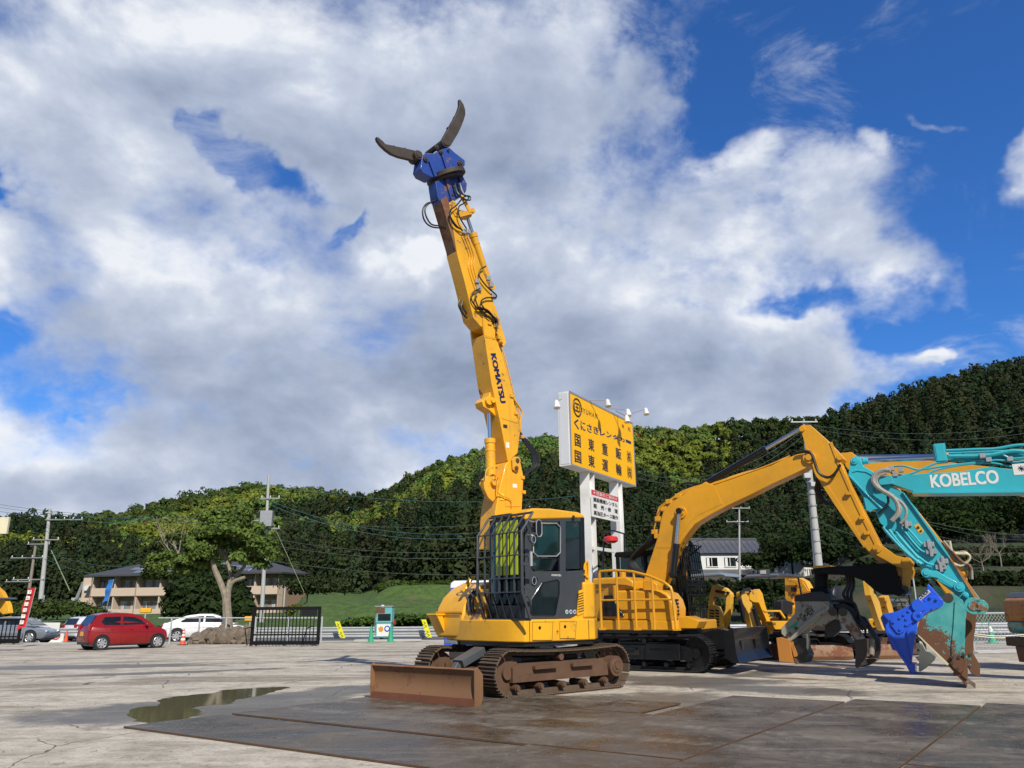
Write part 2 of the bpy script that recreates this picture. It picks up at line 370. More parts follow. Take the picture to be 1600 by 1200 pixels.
BZ=np.array([2,2,2,2.2,4.6,5.5,6,8,13,13,13.])
def hill(X,Y):
    u=X/np.maximum(Y,1); rz=np.interp(u,RU,RZ)-np.interp(u,[-.7,-.2,.1],[11.,9.,7.]); ry=np.interp(u,RU,RY); by=np.interp(u,BU,BY); bz=np.interp(u,BU,BZ)
    t=(Y-by)/(ry-by); tc=np.clip(t,0,1)
    h=bz+(rz-bz)*(tc**.85*.55+sstep(0,1,tc)*.45)
    h=h+np.sin(X*.035+1)*np.cos(Y*.03)*5*np.sin(np.pi*tc)+np.sin(X*.011+Y*.02)*6*np.sin(np.pi*tc)
    h=h-np.clip(t-1,0,None)*60
    return np.where(t<0,bz*0-3,h)
m_hill=plain('forest_floor',(.018,.024,.010),.95,0,.4,.05)
fan('wooded_hill',m_hill,lambda X,Y:hill(X,Y),np.linspace(-1.15,1.15,150),np.concatenate([np.linspace(92,180,50),np.linspace(184,400,60),[450,520]]))

# yard concrete --------------------------------------------------------------
def yard_mat():
    m,t,b=newmat('stained_yard_concrete'); co=obco(t)
    mp=t.n('ShaderNodeMapping',i_Vector=co,i_Rotation=(0,0,R_(-18)),i_Scale=(.16,.75,1)).outputs[0]
    big=t.noise(mp,.9,7,.62,.5); mid=t.noise(co,1.1,8,.68,.3); fine=t.noise(co,22,6,.7)
    mp2=t.n('ShaderNodeMapping',i_Vector=co,i_Rotation=(0,0,R_(8)),i_Scale=(.45,1.5,1)).outputs[0]; str_=t.noise(mp2,1.5,9,.75,.5)
    base=t.mix(t.ramp(mid,.32,.66),(.30,.262,.20),(.56,.50,.40)); base=t.mix(t.ramp(str_,.42,.72),base,(.66,.60,.50))
    base=t.mix(t.math('MULTIPLY',t.ramp(big,.50,.62),.62),base,(.14,.115,.085))
    sp_=t.noise(co,6.,8,.75,.4); base=t.mix(t.math('MULTIPLY',t.ramp(sp_,.50,.68),.55),base,(.11,.095,.072)); base=t.mix(t.math('MULTIPLY',t.ramp(sp_,.46,.34),.35),base,(.50,.46,.38))
    base=t.mix(t.math('MULTIPLY',t.ramp(fine,.45,.7),.45),base,(.13,.115,.092))
    # slab joints and cracks
    wv=t.vec('ADD',co,t.vec('MULTIPLY',t.n('ShaderNodeTexNoise',i_Vector=co,i_Scale=1.2,i_Detail=6.).outputs['Color'],(.5,.5,0)))
    vo=t.n('ShaderNodeTexVoronoi',feature='DISTANCE_TO_EDGE',i_Vector=wv,i_Scale=.33).outputs['Distance']
    crk=t.math('MULTIPLY',t.ramp(vo,.006,.001),t.ramp(t.noise(co,.35,2),.46,.54)); base=t.mix(t.math('MULTIPLY',crk,.85),base,(.05,.045,.04))
    s=t.n('ShaderNodeSeparateXYZ',i_Vector=co)
    def blob(x,y,rx,ry,rot,soft=.55):
        d=t.vec('SUBTRACT',wv,(x,y,0)); d=t.n('ShaderNodeVectorRotate',rotation_type='Z_AXIS',i_Vector=d,i_Angle=R_(-rot)).outputs[0]
        l=t.vec('LENGTH',t.vec('MULTIPLY',d,(1/rx,1/ry,0))); l=t.math('ADD',l,t.math('MULTIPLY',t.math('SUBTRACT',mid,.5),1.3)); return t.ramp(l,1.15,1.15-soft)
    wet=None
    for q in [(-4.9,13.8,3.0,1.7,38),(-3.0,16.6,2.4,.9,48),(-4.,15.6,2.6,.7,48),(3.9,18.2,2.6,1.2,-30),(6.6,20.2,2.2,.6,45),(1.5,13.6,3.5,1.4,40),(5,16.2,3.,.8,-35),(-13,24,5,1.2,10),(-9.,21.5,3.4,.5,25)]:
        k=blob(*q); wet=k if wet is None else t.math('MAXIMUM',wet,k)
    wt_=t.math('MULTIPLY',wet,.8); base=t.mix(wt_,base,(.085,.078,.066))
    for q in [(6.3,18.4,1.2,.25,-35),(8.2,21.8,1.6,.3,-20)]:
        base=t.mix(t.math('MULTIPLY',blob(*q),.8),base,(.15,.085,.035))
    vo2=t.n('ShaderNodeTexVoronoi',i_Vector=wv,i_Scale=.8,i_Randomness=1.).outputs['Distance']; oil=t.math('MULTIPLY',t.ramp(vo2,.16,.05),t.ramp(t.noise(co,.5,3),.5,.6)); base=t.mix(t.math('MULTIPLY',oil,.7),base,(.05,.042,.033))
    t.link(base,b.inputs['Base Color'])
    r=t.math('SUBTRACT',t.math('ADD',t.math('MULTIPLY',fine,.25),.66),t.math('MULTIPLY',wet,.33)); t.link(r,b.inputs['Roughness'])
    h=t.math('ADD',t.math('MULTIPLY',fine,.4),t.math('SUBTRACT',mid,crk))
    bp=t.n('ShaderNodeBump',i_Strength=.45,i_Distance=.012,i_Height=h); t.link(bp.outputs[0],b.inputs['Normal']); return m
m_yard=yard_mat()
g=MB(); nx=40
g.add([(-70,-12,0),(60,-12,0),(60,28.9,0),(20,35.,0),(-3.5,42.,0),(-13.2,42.,0),(-70,46.,0)],[(0,1,2,3,4,5,6)])
tag(P('yard_ground',g,m_yard,sm=0),kind='structure')
def asphalt():
    m,t,b=newmat('road_asphalt'); co=obco(t); n=t.noise(co,30,5,.7); n2=t.noise(co,.3,5,.6)
    t.link(t.mix(n2,t.mix(n,(.05,.05,.053),(.10,.10,.105)),(.12,.12,.125)),b.inputs['Base Color']); b.inputs['Roughness'].default_value=.85; return m
m_asp=asphalt()
g=MB(); g.add([(-300,20,ROAD_Z),(200,20,ROAD_Z),(200,60,ROAD_Z),(-300,68,ROAD_Z)],[(0,1,2,3)]); tag(P('road',g,m_asp,sm=0),kind='structure')
g=MB(); g.prism([(-300,44.),(200,40.),(200,40.15),(-300,44.15)],ROAD_Z+.002,ROAD_Z+.006,'z'); g.prism([(-300,56.8),(200,50.),(200,50.15),(-300,56.95)],ROAD_Z+.002,ROAD_Z+.006,'z')
tag(P('road_marking',g,m_lw,sm=0),kind='structure')
g=MB(); e=[(60,28.9),(20,35.),(-3.5,42.),(-13.2,42.),(-70,46.)]
for a,b_ in zip(e[:-1],e[1:]):
    g.beam((a[0],a[1]+.09,ROAD_Z/2-.03),(b_[0],b_[1]+.09,ROAD_Z/2-.03),.16,.34)
tag(P('kerb',g,m_conc,bev=.015),kind='structure')
def grassm(name,a,b_,c):
    m,t,b=newmat(name); co=obco(t); n=t.noise(co,1.3,7,.7); n2=t.noise(co,.16,5,.6); n3=t.noise(co,9,4,.7)
    q=t.mix(t.ramp(n,.3,.7),a,b_); q=t.mix(t.math('MULTIPLY',t.ramp(n2,.56,.70),.6),q,c); q=t.mix(t.ramp(n3,.35,.75),q,t.mix(.5,q,(.02,.03,.008)))
    t.link(q,b.inputs['Base Color']); b.inputs['Roughness'].default_value=.9
    if name=='embankment_grass':
        s_=t.n('ShaderNodeSeparateXYZ',i_Vector=co); uu=t.math('DIVIDE',s_.outputs[0],t.math('MAXIMUM',s_.outputs[1],1.)); n4=t.noise(co,.12,6,.65)
        q2=t.mix(t.ramp(n,.3,.7),(.010,.020,.006),(.036,.052,.013)); q2=t.mix(t.ramp(n4,.45,.62),q2,(.055,.050,.028)); z_=s_.outputs[2]
        q=t.mix(t.ramp(t.math('ADD',uu,t.math('MULTIPLY',t.math('SUBTRACT',n4,.5),.25)),.10,.22),q,q2); t.link(q,b.inputs['Base Color'])
    bp=t.n('ShaderNodeBump',i_Strength=.8,i_Distance=.3,i_Height=n); t.link(bp.outputs[0],b.inputs['Normal']); return m
_gm=grassm;m_grass=grassm('embankment_grass',(.038,.076,.012),(.092,.165,.024),(.14,.11,.05)); m_grassd=grassm('rough_grass',(.022,.04,.010),(.05,.075,.016),(.07,.055,.025))
# far ground behind the road, rising in terraces (a height field)
TU=np.array([-1.3,-.36,-.30,-.12,.1,.2,.30,.42,.60,1.2])
def terr(X,Y):
    u=X/np.maximum(Y,1)
    # left field (apartment side), centre bank, right terraces
    left=-.25+sstep(58,75,Y)*1.1+sstep(80,112,Y)*.5
    cen=-.25+sstep(60,62,Y)*.35+sstep(66,77,Y)*2.4+sstep(82.5,87,Y)*1.7*sstep(-.19,-.15,u)+sstep(90,110,Y)*1.5
    rig=-.25+sstep(58,61,Y)*1.2+sstep(70,74,Y)*1.6+sstep(88,92,Y)*1.6+sstep(108,112,Y)*1.5+sstep(128,133,Y)*1.2
    rr=-.25+sstep(58,61,Y)*1.6+sstep(65,68,Y)*1.8+sstep(72,76,Y)*2.0+sstep(86,90,Y)*2.2+sstep(102,107,Y)*2.4+sstep(120,126,Y)*2.5
    a=sstep(-.285,-.255,u+.0*Y); b=sstep(.12,.2,u); c=sstep(.36,.46,u)
    h=left*(1-a)+cen*a; h=h*(1-b)+rig*b; h=h*(1-c)+rr*c
    return h+np.sin(X*.9)*np.sin(Y*.7)*.04
g=fan('field',m_grass,terr,np.linspace(-1.3,1.3,240),np.concatenate([np.linspace(57,130,150),np.linspace(132,200,30)]))
def terrz(x,y): return float(terr(np.array([float(x)]),np.array([float(y)]))[0])
g=MB(); g.add([(-900,56,-.6),(900,40,-.6),(900,900,-.6),(-900,900,-.6)],[(0,1,2,3)]); g.add([(-900,-300,-.6),(900,-300,-.6),(900,40,-.6),(-900,56,-.6)],[(0,1,2,3)]); tag(P('far_ground',g,m_grassd,sm=0),kind='structure')
# verge between road and field
g=MB(); g.add([(-300,66,ROAD_Z+.02),(-300,62.3,ROAD_Z+.02),(200,50.8,ROAD_Z+.02),(200,62,ROAD_Z+.02)],[(0,1,2,3)]); tag(P('verge',g,m_grass,sm=0),kind='structure')

# ---- steel road plates
def plate_mat():
    m,t,b=newmat('worn_steel_plate'); co=obco(t); oi=t.n('ShaderNodeObjectInfo').outputs['Random']
    co=t.vec('ADD',t.n('ShaderNodeNewGeometry').outputs['Position'],t.n('ShaderNodeCombineXYZ',i_0=t.math('MULTIPLY',oi,.6)).outputs[0])
    mp=t.n('ShaderNodeMapping',i_Vector=co,i_Rotation=(0,0,R_(35)),i_Scale=(.35,2.6,1)).outputs[0]
    n=t.noise(co,.8,8,.68,.6); s_=t.noise(mp,1.2,8,.7,.8); f=t.noise(co,30,5,.7); n2=t.noise(co,2.3,6,.65,.5)
    c=t.mix(t.ramp(n,.35,.65),(.048,.039,.031),(.16,.132,.10)); c=t.mix(t.math('MULTIPLY',t.ramp(s_,.52,.70),.5),c,(.29,.25,.19))
    c=t.mix(t.math('MULTIPLY',t.ramp(n2,.55,.72),.42),c,(.15,.10,.055)); c=t.mix(t.math('MULTIPLY',t.ramp(f,.45,.75),.3),c,(.03,.028,.026))
    g3=t.noise(co,7.,9,.78,.6); c=t.mix(t.math('MULTIPLY',t.ramp(g3,.52,.66),.55),c,(.24,.205,.155)); c=t.mix(t.math('MULTIPLY',t.ramp(g3,.46,.34),.6),c,(.022,.019,.016))
    # tyre and track marks
    mp2=t.n('ShaderNodeMapping',i_Vector=co,i_Rotation=(0,0,R_(33)),i_Scale=(1,1,1)).outputs[0]; sp=t.n('ShaderNodeSeparateXYZ',i_Vector=mp2)
    wv=t.math('ADD',sp.outputs[1],t.math('MULTIPLY',n,.5))
    for q0 in (9.35,10.55,12.6):
        bd=t.ramp(t.math('ABSOLUTE',t.math('SUBTRACT',wv,q0)),.22,.08); td=t.ramp(t.math('SINE',t.math('MULTIPLY',sp.outputs[0],40.)),-.3,.5)
        c=t.mix(t.math('MULTIPLY',t.math('MULTIPLY',bd,t.math('ADD',t.math('MULTIPLY',td,.4),.6)),t.math('MULTIPLY',t.ramp(t.math('ADD',n2,t.math('MULTIPLY',f,.25)),.52,.72),.6)),c,(.26,.235,.195))
    t.link(c,b.inputs['Base Color']); b.inputs['Metallic'].default_value=.15
    t.link(t.math('ADD',t.math('MULTIPLY',t.ramp(t.math('ADD',n,t.math('MULTIPLY',t.math('SUBTRACT',g3,.5),.6)),.36,.62),.42),.22),b.inputs['Roughness'])
    bp=t.n('ShaderNodeBump',i_Strength=.4,i_Distance=.01,i_Height=t.math('ADD',s_,f)); t.link(bp.outputs[0],b.inputs['Normal']); return m
m_plate=plate_mat(); m_pedge=plain('rusty_plate_edge',(.10,.055,.03),.8,.1,.4,5)
A2=Vector((.825,-.565,0)).normalized(); B2=Vector((.60,.80,0)).normalized()
PLATES=[]
PLG='steel road plates laid over the yard'
def plate(o,a,la,b_,lb,label,z=.004,th=.022):
    o=Vector((o[0],o[1],0)); PLATES.append((o,a,la,b_,lb,z+th)); g=MB(); c=[o+a*.012+b_*.012,o+a*(la-.012)+b_*.012,o+a*(la-.012)+b_*(lb-.012),o+a*.012+b_*(lb-.012)]
    g.prism([(p.x,p.y) for p in c],z,z+th,'z'); ct=(c[0]+c[2])/2
    ob=P('steel_plate',g,m_plate,sm=0,org=(ct.x,ct.y,0),bev=.003); ob.data.materials.append(m_pedge)
    for p in ob.data.polygons:
        if abs(p.normal.z)<.5: p.material_index=1
    tag(ob,label,'steel plate',PLG)
pL=Vector((-5.33,11.3,0));p1=Vector((-4.3,12.55,0))
A2=Vector((.83,-.558,0)).normalized()
plate(pL,A2,6.1,B2,1.54,'long rusty-edged steel plate nearest the puddle, its free front edge on bare concrete')
plate(pL+A2*6.1+Vector((0,0,0)),A2,3.2,B2,1.54,'steel plate at the very bottom middle of the photo, cut by the frame edge',z=.008)
plate(p1,A2,5.55,B2,1.52,'steel plate between the front row and the dozer blade',z=.012)
plate(p1+B2*1.53,A2,5.35,B2,1.6,'steel plate under the rusty dozer blade of the tall demolition excavator',z=.008)
plate(p1+B2*3.14,A2,5.1,B2,1.5,'steel plate under the left track of the tall demolition excavator',z=.012)
S3=Vector((3.82,14.44,0));S1=Vector((6.18,14.5,0));S2=Vector((7.75,13.5,0))
W=(S1-S3).cross(B2).length
a_=A2
plate(S3-B2*6.1,a_,1.86,B2,6.1,'stained steel plate right of the demolition excavator, running away from the camera',z=.016)
plate(S3-B2*9.8,a_,1.86,B2,3.68,'steel plate at the bottom edge with the pale tread marks, left of centre right',z=.012)
o1=S3+a_*1.87
plate(o1-B2*5.6,a_,1.84,B2,6.1,'dark oily steel plate in the middle right, pale seam along its left side',z=.010)
plate(o1-B2*9.8,a_,1.84,B2,4.18,'scuffed steel plate at the bottom edge below the dark oily one',z=.014)
o2=o1+a_*1.85
plate(o2-B2*5.2,a_,1.86,B2,6.1,'dark steel plate in front of the teal bucket, second from the right',z=.016)
plate(o2-B2*9.4,a_,1.86,B2,4.18,'steel plate at the bottom edge, second from the right corner',z=.012)
o3=o2+a_*1.87
plate(o3-B2*4.6,a_,1.86,B2,6.1,'steel plate at the right edge nearest the teal bucket teeth',z=.010)
plate(o3-B2*8.9,a_,1.86,B2,4.28,'steel plate filling the bottom right corner of the photo',z=.016)
# ---- puddle
m,t,b=newmat('puddle_water'); co=obco(t); b.inputs['Base Color'].default_value=(.13,.112,.07,1); b.inputs['Roughness'].default_value=.06; b.inputs['IOR'].default_value=1.33
b.inputs['Coat Weight'].default_value=.0
bp=t.n('ShaderNodeBump',i_Strength=.05,i_Distance=.01,i_Height=t.noise(co,3,3)); t.link(bp.outputs[0],b.inputs['Normal']); m_pud=m
pts=[(200,1116),(214,1106),(250,1101),(250,1093),(285,1087),(330,1083),(352,1078),(420,1074),(452,1074),(430,1080),(400,1088),(372,1093),(358,1100),(330,1101),(300,1107),(320,1112),(300,1120),(262,1128),(232,1130),(210,1125)]
q=[G(*p,.003) for p in pts]; q=catmull([Vector(p) for p in q]+[q[0]],6)[:-1]
q=[p+Vector((random.uniform(-.04,.04),random.uniform(-.05,.05),0)) for p in q]
g=MB(); g.prism([(p.x,p.y) for p in q],.0005,.0035,'z'); tag(P('puddle',g,m_pud,sm=0),kind='structure')

# loose grit and crumbs of soil on the yard and the plates
def base_z(x,y):
    z=0.
    for o,a,la,b_,lb,zt in PLATES:
        d=Vector((x-o.x,y-o.y,0)); cr=a.x*b_.y-a.y*b_.x; u=(d.x*b_.y-d.y*b_.x)/cr; v=(a.x*d.y-a.y*d.x)/cr
        if -.01<u<la+.01 and -.01<v<lb+.01: z=max(z,zt)
    return z
def grit():
    n=3000; X=rng.uniform(-9,11,n); Y=7.2+rng.random(n)**1.3*24; ok=np.abs(X/Y)<.75; X=X[ok];Y=Y[ok]; n=len(X); s=rng.uniform(.003,.010,n)*(1+Y*.02)
    clump=np.sin(X*1.3+np.sin(Y*.9)*2)+np.sin(Y*1.1-X*.6); s=np.where(clump>0.2,s,s*.6)
    T=np.array([[1,1,1],[1,-1,-1],[-1,1,-1],[-1,-1,1]],float)*.7; V=[];F=[]
    for i in range(n):
        a=rng.uniform(0,6.28); c_,s_=math.cos(a),math.sin(a); t=T*np.array([1,rng.uniform(.6,1.2),.6])*s[i]; t=np.stack([t[:,0]*c_-t[:,1]*s_,t[:,0]*s_+t[:,1]*c_,t[:,2]],1)+np.array([X[i],Y[i],s[i]*.45+base_z(X[i],Y[i])])
        k=len(V); V+=t.tolist(); F+=[(k,k+1,k+2),(k,k+3,k+1),(k,k+2,k+3),(k+1,k+3,k+2)]
    me=bpy.data.meshes.new('grit'); me.from_pydata(V,[],F); me.materials.append(plain('soil_crumbs',(.20,.165,.12),.95,0,.6,3)); o=bpy.data.objects.new('grit',me); col.objects.link(o)
    tag(o,'loose grit and soil crumbs scattered over the yard','grit',kind='stuff')
grit()
# ---------------------------------------------------------------- foliage builders
def leafmat(name,rough=.6):
    m,t,b=newmat(name); a=t.n('ShaderNodeAttribute',attribute_name='tint').outputs['Color']; co=obco(t)
    n=t.noise(co,.9,3,.6); c=t.mix(1.,a,t.mix(n,(.62,.66,.6),(1.35,1.3,1.2)),'MULTIPLY'); t.link(c,b.inputs['Base Color'])
    b.inputs['Roughness'].default_value=.75; b.inputs['Specular IOR Level'].default_value=.15
    tr=t.n('ShaderNodeBsdfTranslucent',i_Color=c); mx=t.n('ShaderNodeMixShader',i_0=.28)
    t.link(b.outputs[0],mx.inputs[1]); t.link(tr.outputs[0],mx.inputs[2]); t.link(mx.outputs[0],m.node_tree.nodes['Material Output'].inputs['Surface'])
    return m
m_leaf=leafmat('foliage'); m_bark=plain('bark',(.24,.205,.155),.9,0,.75,4.5,bump=.05); m_barkd=plain('dark_bark',(.06,.05,.04),.9,0,.35,5)
def quads_mesh(name,V,tints,mat):
    "V: (n,4,3) quads, tints (n,3)"
    n=len(V); me=bpy.data.meshes.new(name); me.vertices.add(n*4); me.vertices.foreach_set('co',V.astype(np.float32).ravel())
    me.loops.add(n*4); me.loops.foreach_set('vertex_index',np.arange(n*4,dtype=np.int32)); me.polygons.add(n)
    me.polygons.foreach_set('loop_start',np.arange(0,n*4,4,dtype=np.int32))
    at=me.color_attributes.new('tint','FLOAT_COLOR','POINT'); c=np.ones((n*4,4),dtype=np.float32); c[:,:3]=np.repeat(tints,4,axis=0); at.data.foreach_set('color',c.ravel())
    me.update(calc_edges=True); me.materials.append(mat); return me
def leaf_quads(C,N,size,asp=.6):
    "quads centred at C with normals near N"
    n=len(C); N=N/np.maximum(np.linalg.norm(N,axis=1,keepdims=True),1e-6); r=rng.normal(size=(n,3)); a=np.cross(N,r); a/=np.linalg.norm(a,axis=1,keepdims=True); b=np.cross(N,a)
    size=np.broadcast_to(np.asarray(size,float),(n,))[:,None]; a=a*size*.5; b=b*size*.5*asp
    j=lambda:1+rng.uniform(-.35,.35,(n,1))
    k=rng.uniform(-.3,.3,(n,1))*N*size
    return np.stack([C-a*j()-b*j(),C+a*j()-b*j()+k,C+a*j()+b*j(),C-a*j()+b*j()+k],1)
def crown_pts(n,lobes,inner=.35):
    "points through a crown made of several lobes: each (cx,cy,cz,rx,ry,rz)"
    L=np.array(lobes); w=L[:,3]*L[:,4]+L[:,4]*L[:,5]; k=rng.choice(len(L),n,p=w/w.sum()); d=rng.normal(size=(n,3)); d/=np.linalg.norm(d,axis=1,keepdims=True)
    d[:,2]=np.where(d[:,2]<-.3,-d[:,2]*.6,d[:,2]); r=1-inner*rng.random(n)**2
    C=L[k,:3]+d*L[k,3:]*r[:,None]; return C,d/L[k,3:]
# ---- the wooded hillside: thousands of crowns that read as one mass
def forest():
    TR=[]
    y=96.
    while y<395:
        step=3.3+ (y-96)*.0075
        xs=np.arange(-1.0*y,.88*y,step)
        for x in xs:
            X=x+rng.uniform(-.45,.45)*step; Y=y+rng.uniform(-.45,.45)*step; u=X/Y
            by=np.interp(u,BU,BY); ry=np.interp(u,RU,RY)
            if Y<by or Y>ry+10: continue
            TR.append((X,Y,u,(Y-by)/(ry-by),step))
        y+=step*.95
    TR=np.array(TR); Z=hill(TR[:,0],TR[:,1])
    Vs=[];Ts=[]
    n1=np.sin(TR[:,0]*.045+np.sin(TR[:,1]*.05)*2)+np.sin(TR[:,0]*.021-TR[:,1]*.033+2)
    for i,(X,Y,u,t,step) in enumerate(TR):
        # species: cedars in stands and low down, their dark colour painting cloud shade on the slope, broadleaf above, bamboo on the left shoulder
        px=800+u*1290
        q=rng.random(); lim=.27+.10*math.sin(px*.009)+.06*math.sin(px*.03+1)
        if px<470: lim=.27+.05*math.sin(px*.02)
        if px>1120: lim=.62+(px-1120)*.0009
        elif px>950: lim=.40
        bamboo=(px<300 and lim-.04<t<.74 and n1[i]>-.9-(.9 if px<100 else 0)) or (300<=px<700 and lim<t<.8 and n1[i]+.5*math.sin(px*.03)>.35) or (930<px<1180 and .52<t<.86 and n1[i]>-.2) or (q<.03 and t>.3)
        cedar_shade=(t<lim+rng.uniform(-.09,.09)) and not (bamboo and px<640) or (n1[i]<-1.5)
        s=step*rng.uniform(.62,1.0)
        if cedar_shade:
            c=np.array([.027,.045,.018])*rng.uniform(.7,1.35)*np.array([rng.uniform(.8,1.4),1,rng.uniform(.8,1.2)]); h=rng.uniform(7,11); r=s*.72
            nq=int(380 if Y<135 else 260 if Y<170 else 160 if Y<240 else 120); zz=rng.random(nq)**.8; an=rng.uniform(0,2*math.pi,nq); rr=r*1.1*np.sqrt(1-(zz*.97)**1.7)*(1-.3*rng.random(nq))*(1+.25*np.sin(an*3+i)*np.sin(zz*9+i))
            C=np.stack([np.cos(an)*rr,np.sin(an)*rr,zz*h],1); N=np.stack([np.cos(an),np.sin(an),np.full(nq,.5)],1)+rng.normal(size=(nq,3))*.4; sz=.75+.5*(1-zz)
        else:
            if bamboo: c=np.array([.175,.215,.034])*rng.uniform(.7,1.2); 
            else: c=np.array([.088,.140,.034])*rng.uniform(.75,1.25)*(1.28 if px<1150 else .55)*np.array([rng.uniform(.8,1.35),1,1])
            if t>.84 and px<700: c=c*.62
            if q>.997: c=np.array([.14,.05,.02])
            h=rng.uniform(5.5,8.5); r=s*.78; k=rng.integers(3,6)
            lob=[(rng.uniform(-.5,.5)*r,rng.uniform(-.5,.5)*r,h*rng.uniform(.55,.85),r*rng.uniform(.45,.75),r*rng.uniform(.45,.75),h*rng.uniform(.16,.30)) for _ in range(k)]
            nq=int(380 if Y<135 else 270 if Y<170 else 180 if Y<240 else 135); C,N=crown_pts(nq,lob,.3); N=N+rng.normal(size=(nq,3))*.35/r; sz=np.full(nq,.85)*(1+.2*(Y>230))
        C=C+np.array([X,Y,Z[i]-1.0]); sz=sz*rng.uniform(.7,1.25,len(C))
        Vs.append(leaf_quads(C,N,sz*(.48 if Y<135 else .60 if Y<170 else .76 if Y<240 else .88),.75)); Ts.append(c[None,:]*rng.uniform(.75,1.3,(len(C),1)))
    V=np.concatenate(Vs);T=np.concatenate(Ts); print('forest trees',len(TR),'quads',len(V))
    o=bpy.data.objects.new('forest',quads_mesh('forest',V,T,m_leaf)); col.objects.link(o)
    tag(o,'dense mixed woodland of shade-darkened cedars, broadleaf trees and pale bamboo covering the hills','woodland',kind='stuff')
if not globals().get('NOFOREST'): forest()

def shrub_crown(name,lobes,n,size,c,parent,var=.35,inner=.5,mat=None):
    C,N=crown_pts(n,lobes,inner); C=C+rng.normal(size=C.shape)*size*.45; N=N+rng.normal(size=N.shape)*np.abs(N).mean()*.9
    V=leaf_quads(C,N,size*rng.uniform(.6,1.3,n)); c=np.array(c)
    cl=np.sin(C[:,0]*2.1+C[:,2]*1.7)*np.sin(C[:,1]*1.9+C[:,2]*2.3)
    T=c[None,:]*(1+var*rng.uniform(-1,1,(n,1))+.25*cl[:,None])*np.array([1+.2*rng.random(),1,1])
    o=bpy.data.objects.new(name,quads_mesh(name,V,np.clip(T,0.002,1),mat or m_leaf)); col.objects.link(o)
    if parent is not None: o.parent=parent
    return o
def limbs(base,r0,spec):
    "spec: list of polylines (lists of points) with start radius"
    g=MB()
    for pts,ra,rb in spec: g.tube(pts,[ra,rb],8,smooth=4)
    return g
def tree(name,label,cat,loc,h,lobes,n,size,c,limb,group=None,bark=None):
    t=thing(name,label,cat,loc,group=group)
    P('trunk',limbs(None,0,limb),bark or m_bark,t); shrub_crown('crown',lobes,n,size,c,t); return t
# big pollarded tree on the rock pile (trunk base at px 355,1000)
B=G(357,1003); DB=B.y
def lp(px,py,dy=0): 
    v=A(px,py,DB+dy); return v-Vector((B.x,B.y,0))
tr=[([lp(357,1008),lp(357,985),lp(355,960),lp(354,940)],.29,.22),
 ([lp(354,945),lp(350,925),lp(340,900),lp(334,885),lp(332,874)],.19,.11),
 ([lp(356,945),lp(358,920),lp(366,908),lp(383,902)],.15,.08),
 ([lp(355,935),lp(357,915),lp(360,895,.4),lp(352,872,.4),lp(345,856,.4)],.13,.06),
 ([lp(362,905,.3),lp(376,892,.5),lp(386,878,.6),lp(394,862,.4)],.12,.06),
 ([lp(345,866,.4),lp(335,850),lp(325,845)],.06,.03),([lp(352,872,.4),lp(358,850,.5),lp(352,835,.5)],.06,.03)]
def lob(px,py,rx,rz,dy=0,ry=None):
    v=lp(px,py,dy); k=DB/1240; return (v.x,v.y,v.z,rx*k,(ry or rx)*k*.9,rz*k)
lbs=[lob(286,876,16,8,-.2),lob(268,886,16,8,.2),lob(248,890,14,8,.3),lob(236,884,10,6,.1),lob(290,892,18,6,.4),lob(312,882,18,8,.2),lob(300,860,12,7,.1),lob(420,848,14,8,.2),lob(322,860,18,14,-.5),lob(372,872,12,9,-.6),lob(300,845,14,10,.2),lob(408,884,16,7,.3),lob(326,822,12,7,.2),lob(340,815,16,9),lob(376,812,18,9,.4),lob(402,826,14,9),lob(350,832,30,14,-.5),lob(305,855,16,9),lob(404,850,16,10,-.4),lob(316,808,13,9,.2),lob(345,802,16,9,.1),lob(382,800,14,8,.3),lob(262,868,12,7,.2),lob(240,872,12,6,.1),lob(330,835,24,18),lob(362,822,30,16,.3),lob(390,838,24,16,.2),lob(412,862,22,16),lob(425,870,14,12),lob(318,868,22,14,-.3),lob(300,872,18,12,.3),lob(340,850,26,14,.6),lob(352,812,14,8),lob(384,858,22,12,.8),lob(395,878,18,8,.5),lob(310,838,12,12,.5)]
tree('broadleaf_tree','gnarled evergreen tree with a pitted pale trunk growing out of the rock pile','tree',(B.x,B.y,0),6,lbs,15000,.16,(.105,.16,.038),tr)
# dense dark evergreen behind it
B=G(318,990); B.z=0; B.y=54.;B.x=A(310,960,54).x; DB=54.
lbs=[lob(300,930,36,30,0),lob(340,915,36,34,1),lob(280,955,22,22,-.4),lob(330,955,50,22,0),lob(365,940,26,28,.6),lob(300,900,26,22,1),lob(380,955,18,20,0),lob(268,945,12,14)]
tree('evergreen_tree','dense dark green rounded evergreen in front of the beige apartment block','tree',(B.x,B.y,0),6,lbs,11000,.30,(.022,.042,.012),[([lp(315,1000),lp(318,960),lp(320,915)],.25,.08),([lp(318,970),lp(350,930)],.12,.05),([lp(318,970),lp(290,935)],.12,.05)],bark=m_barkd)
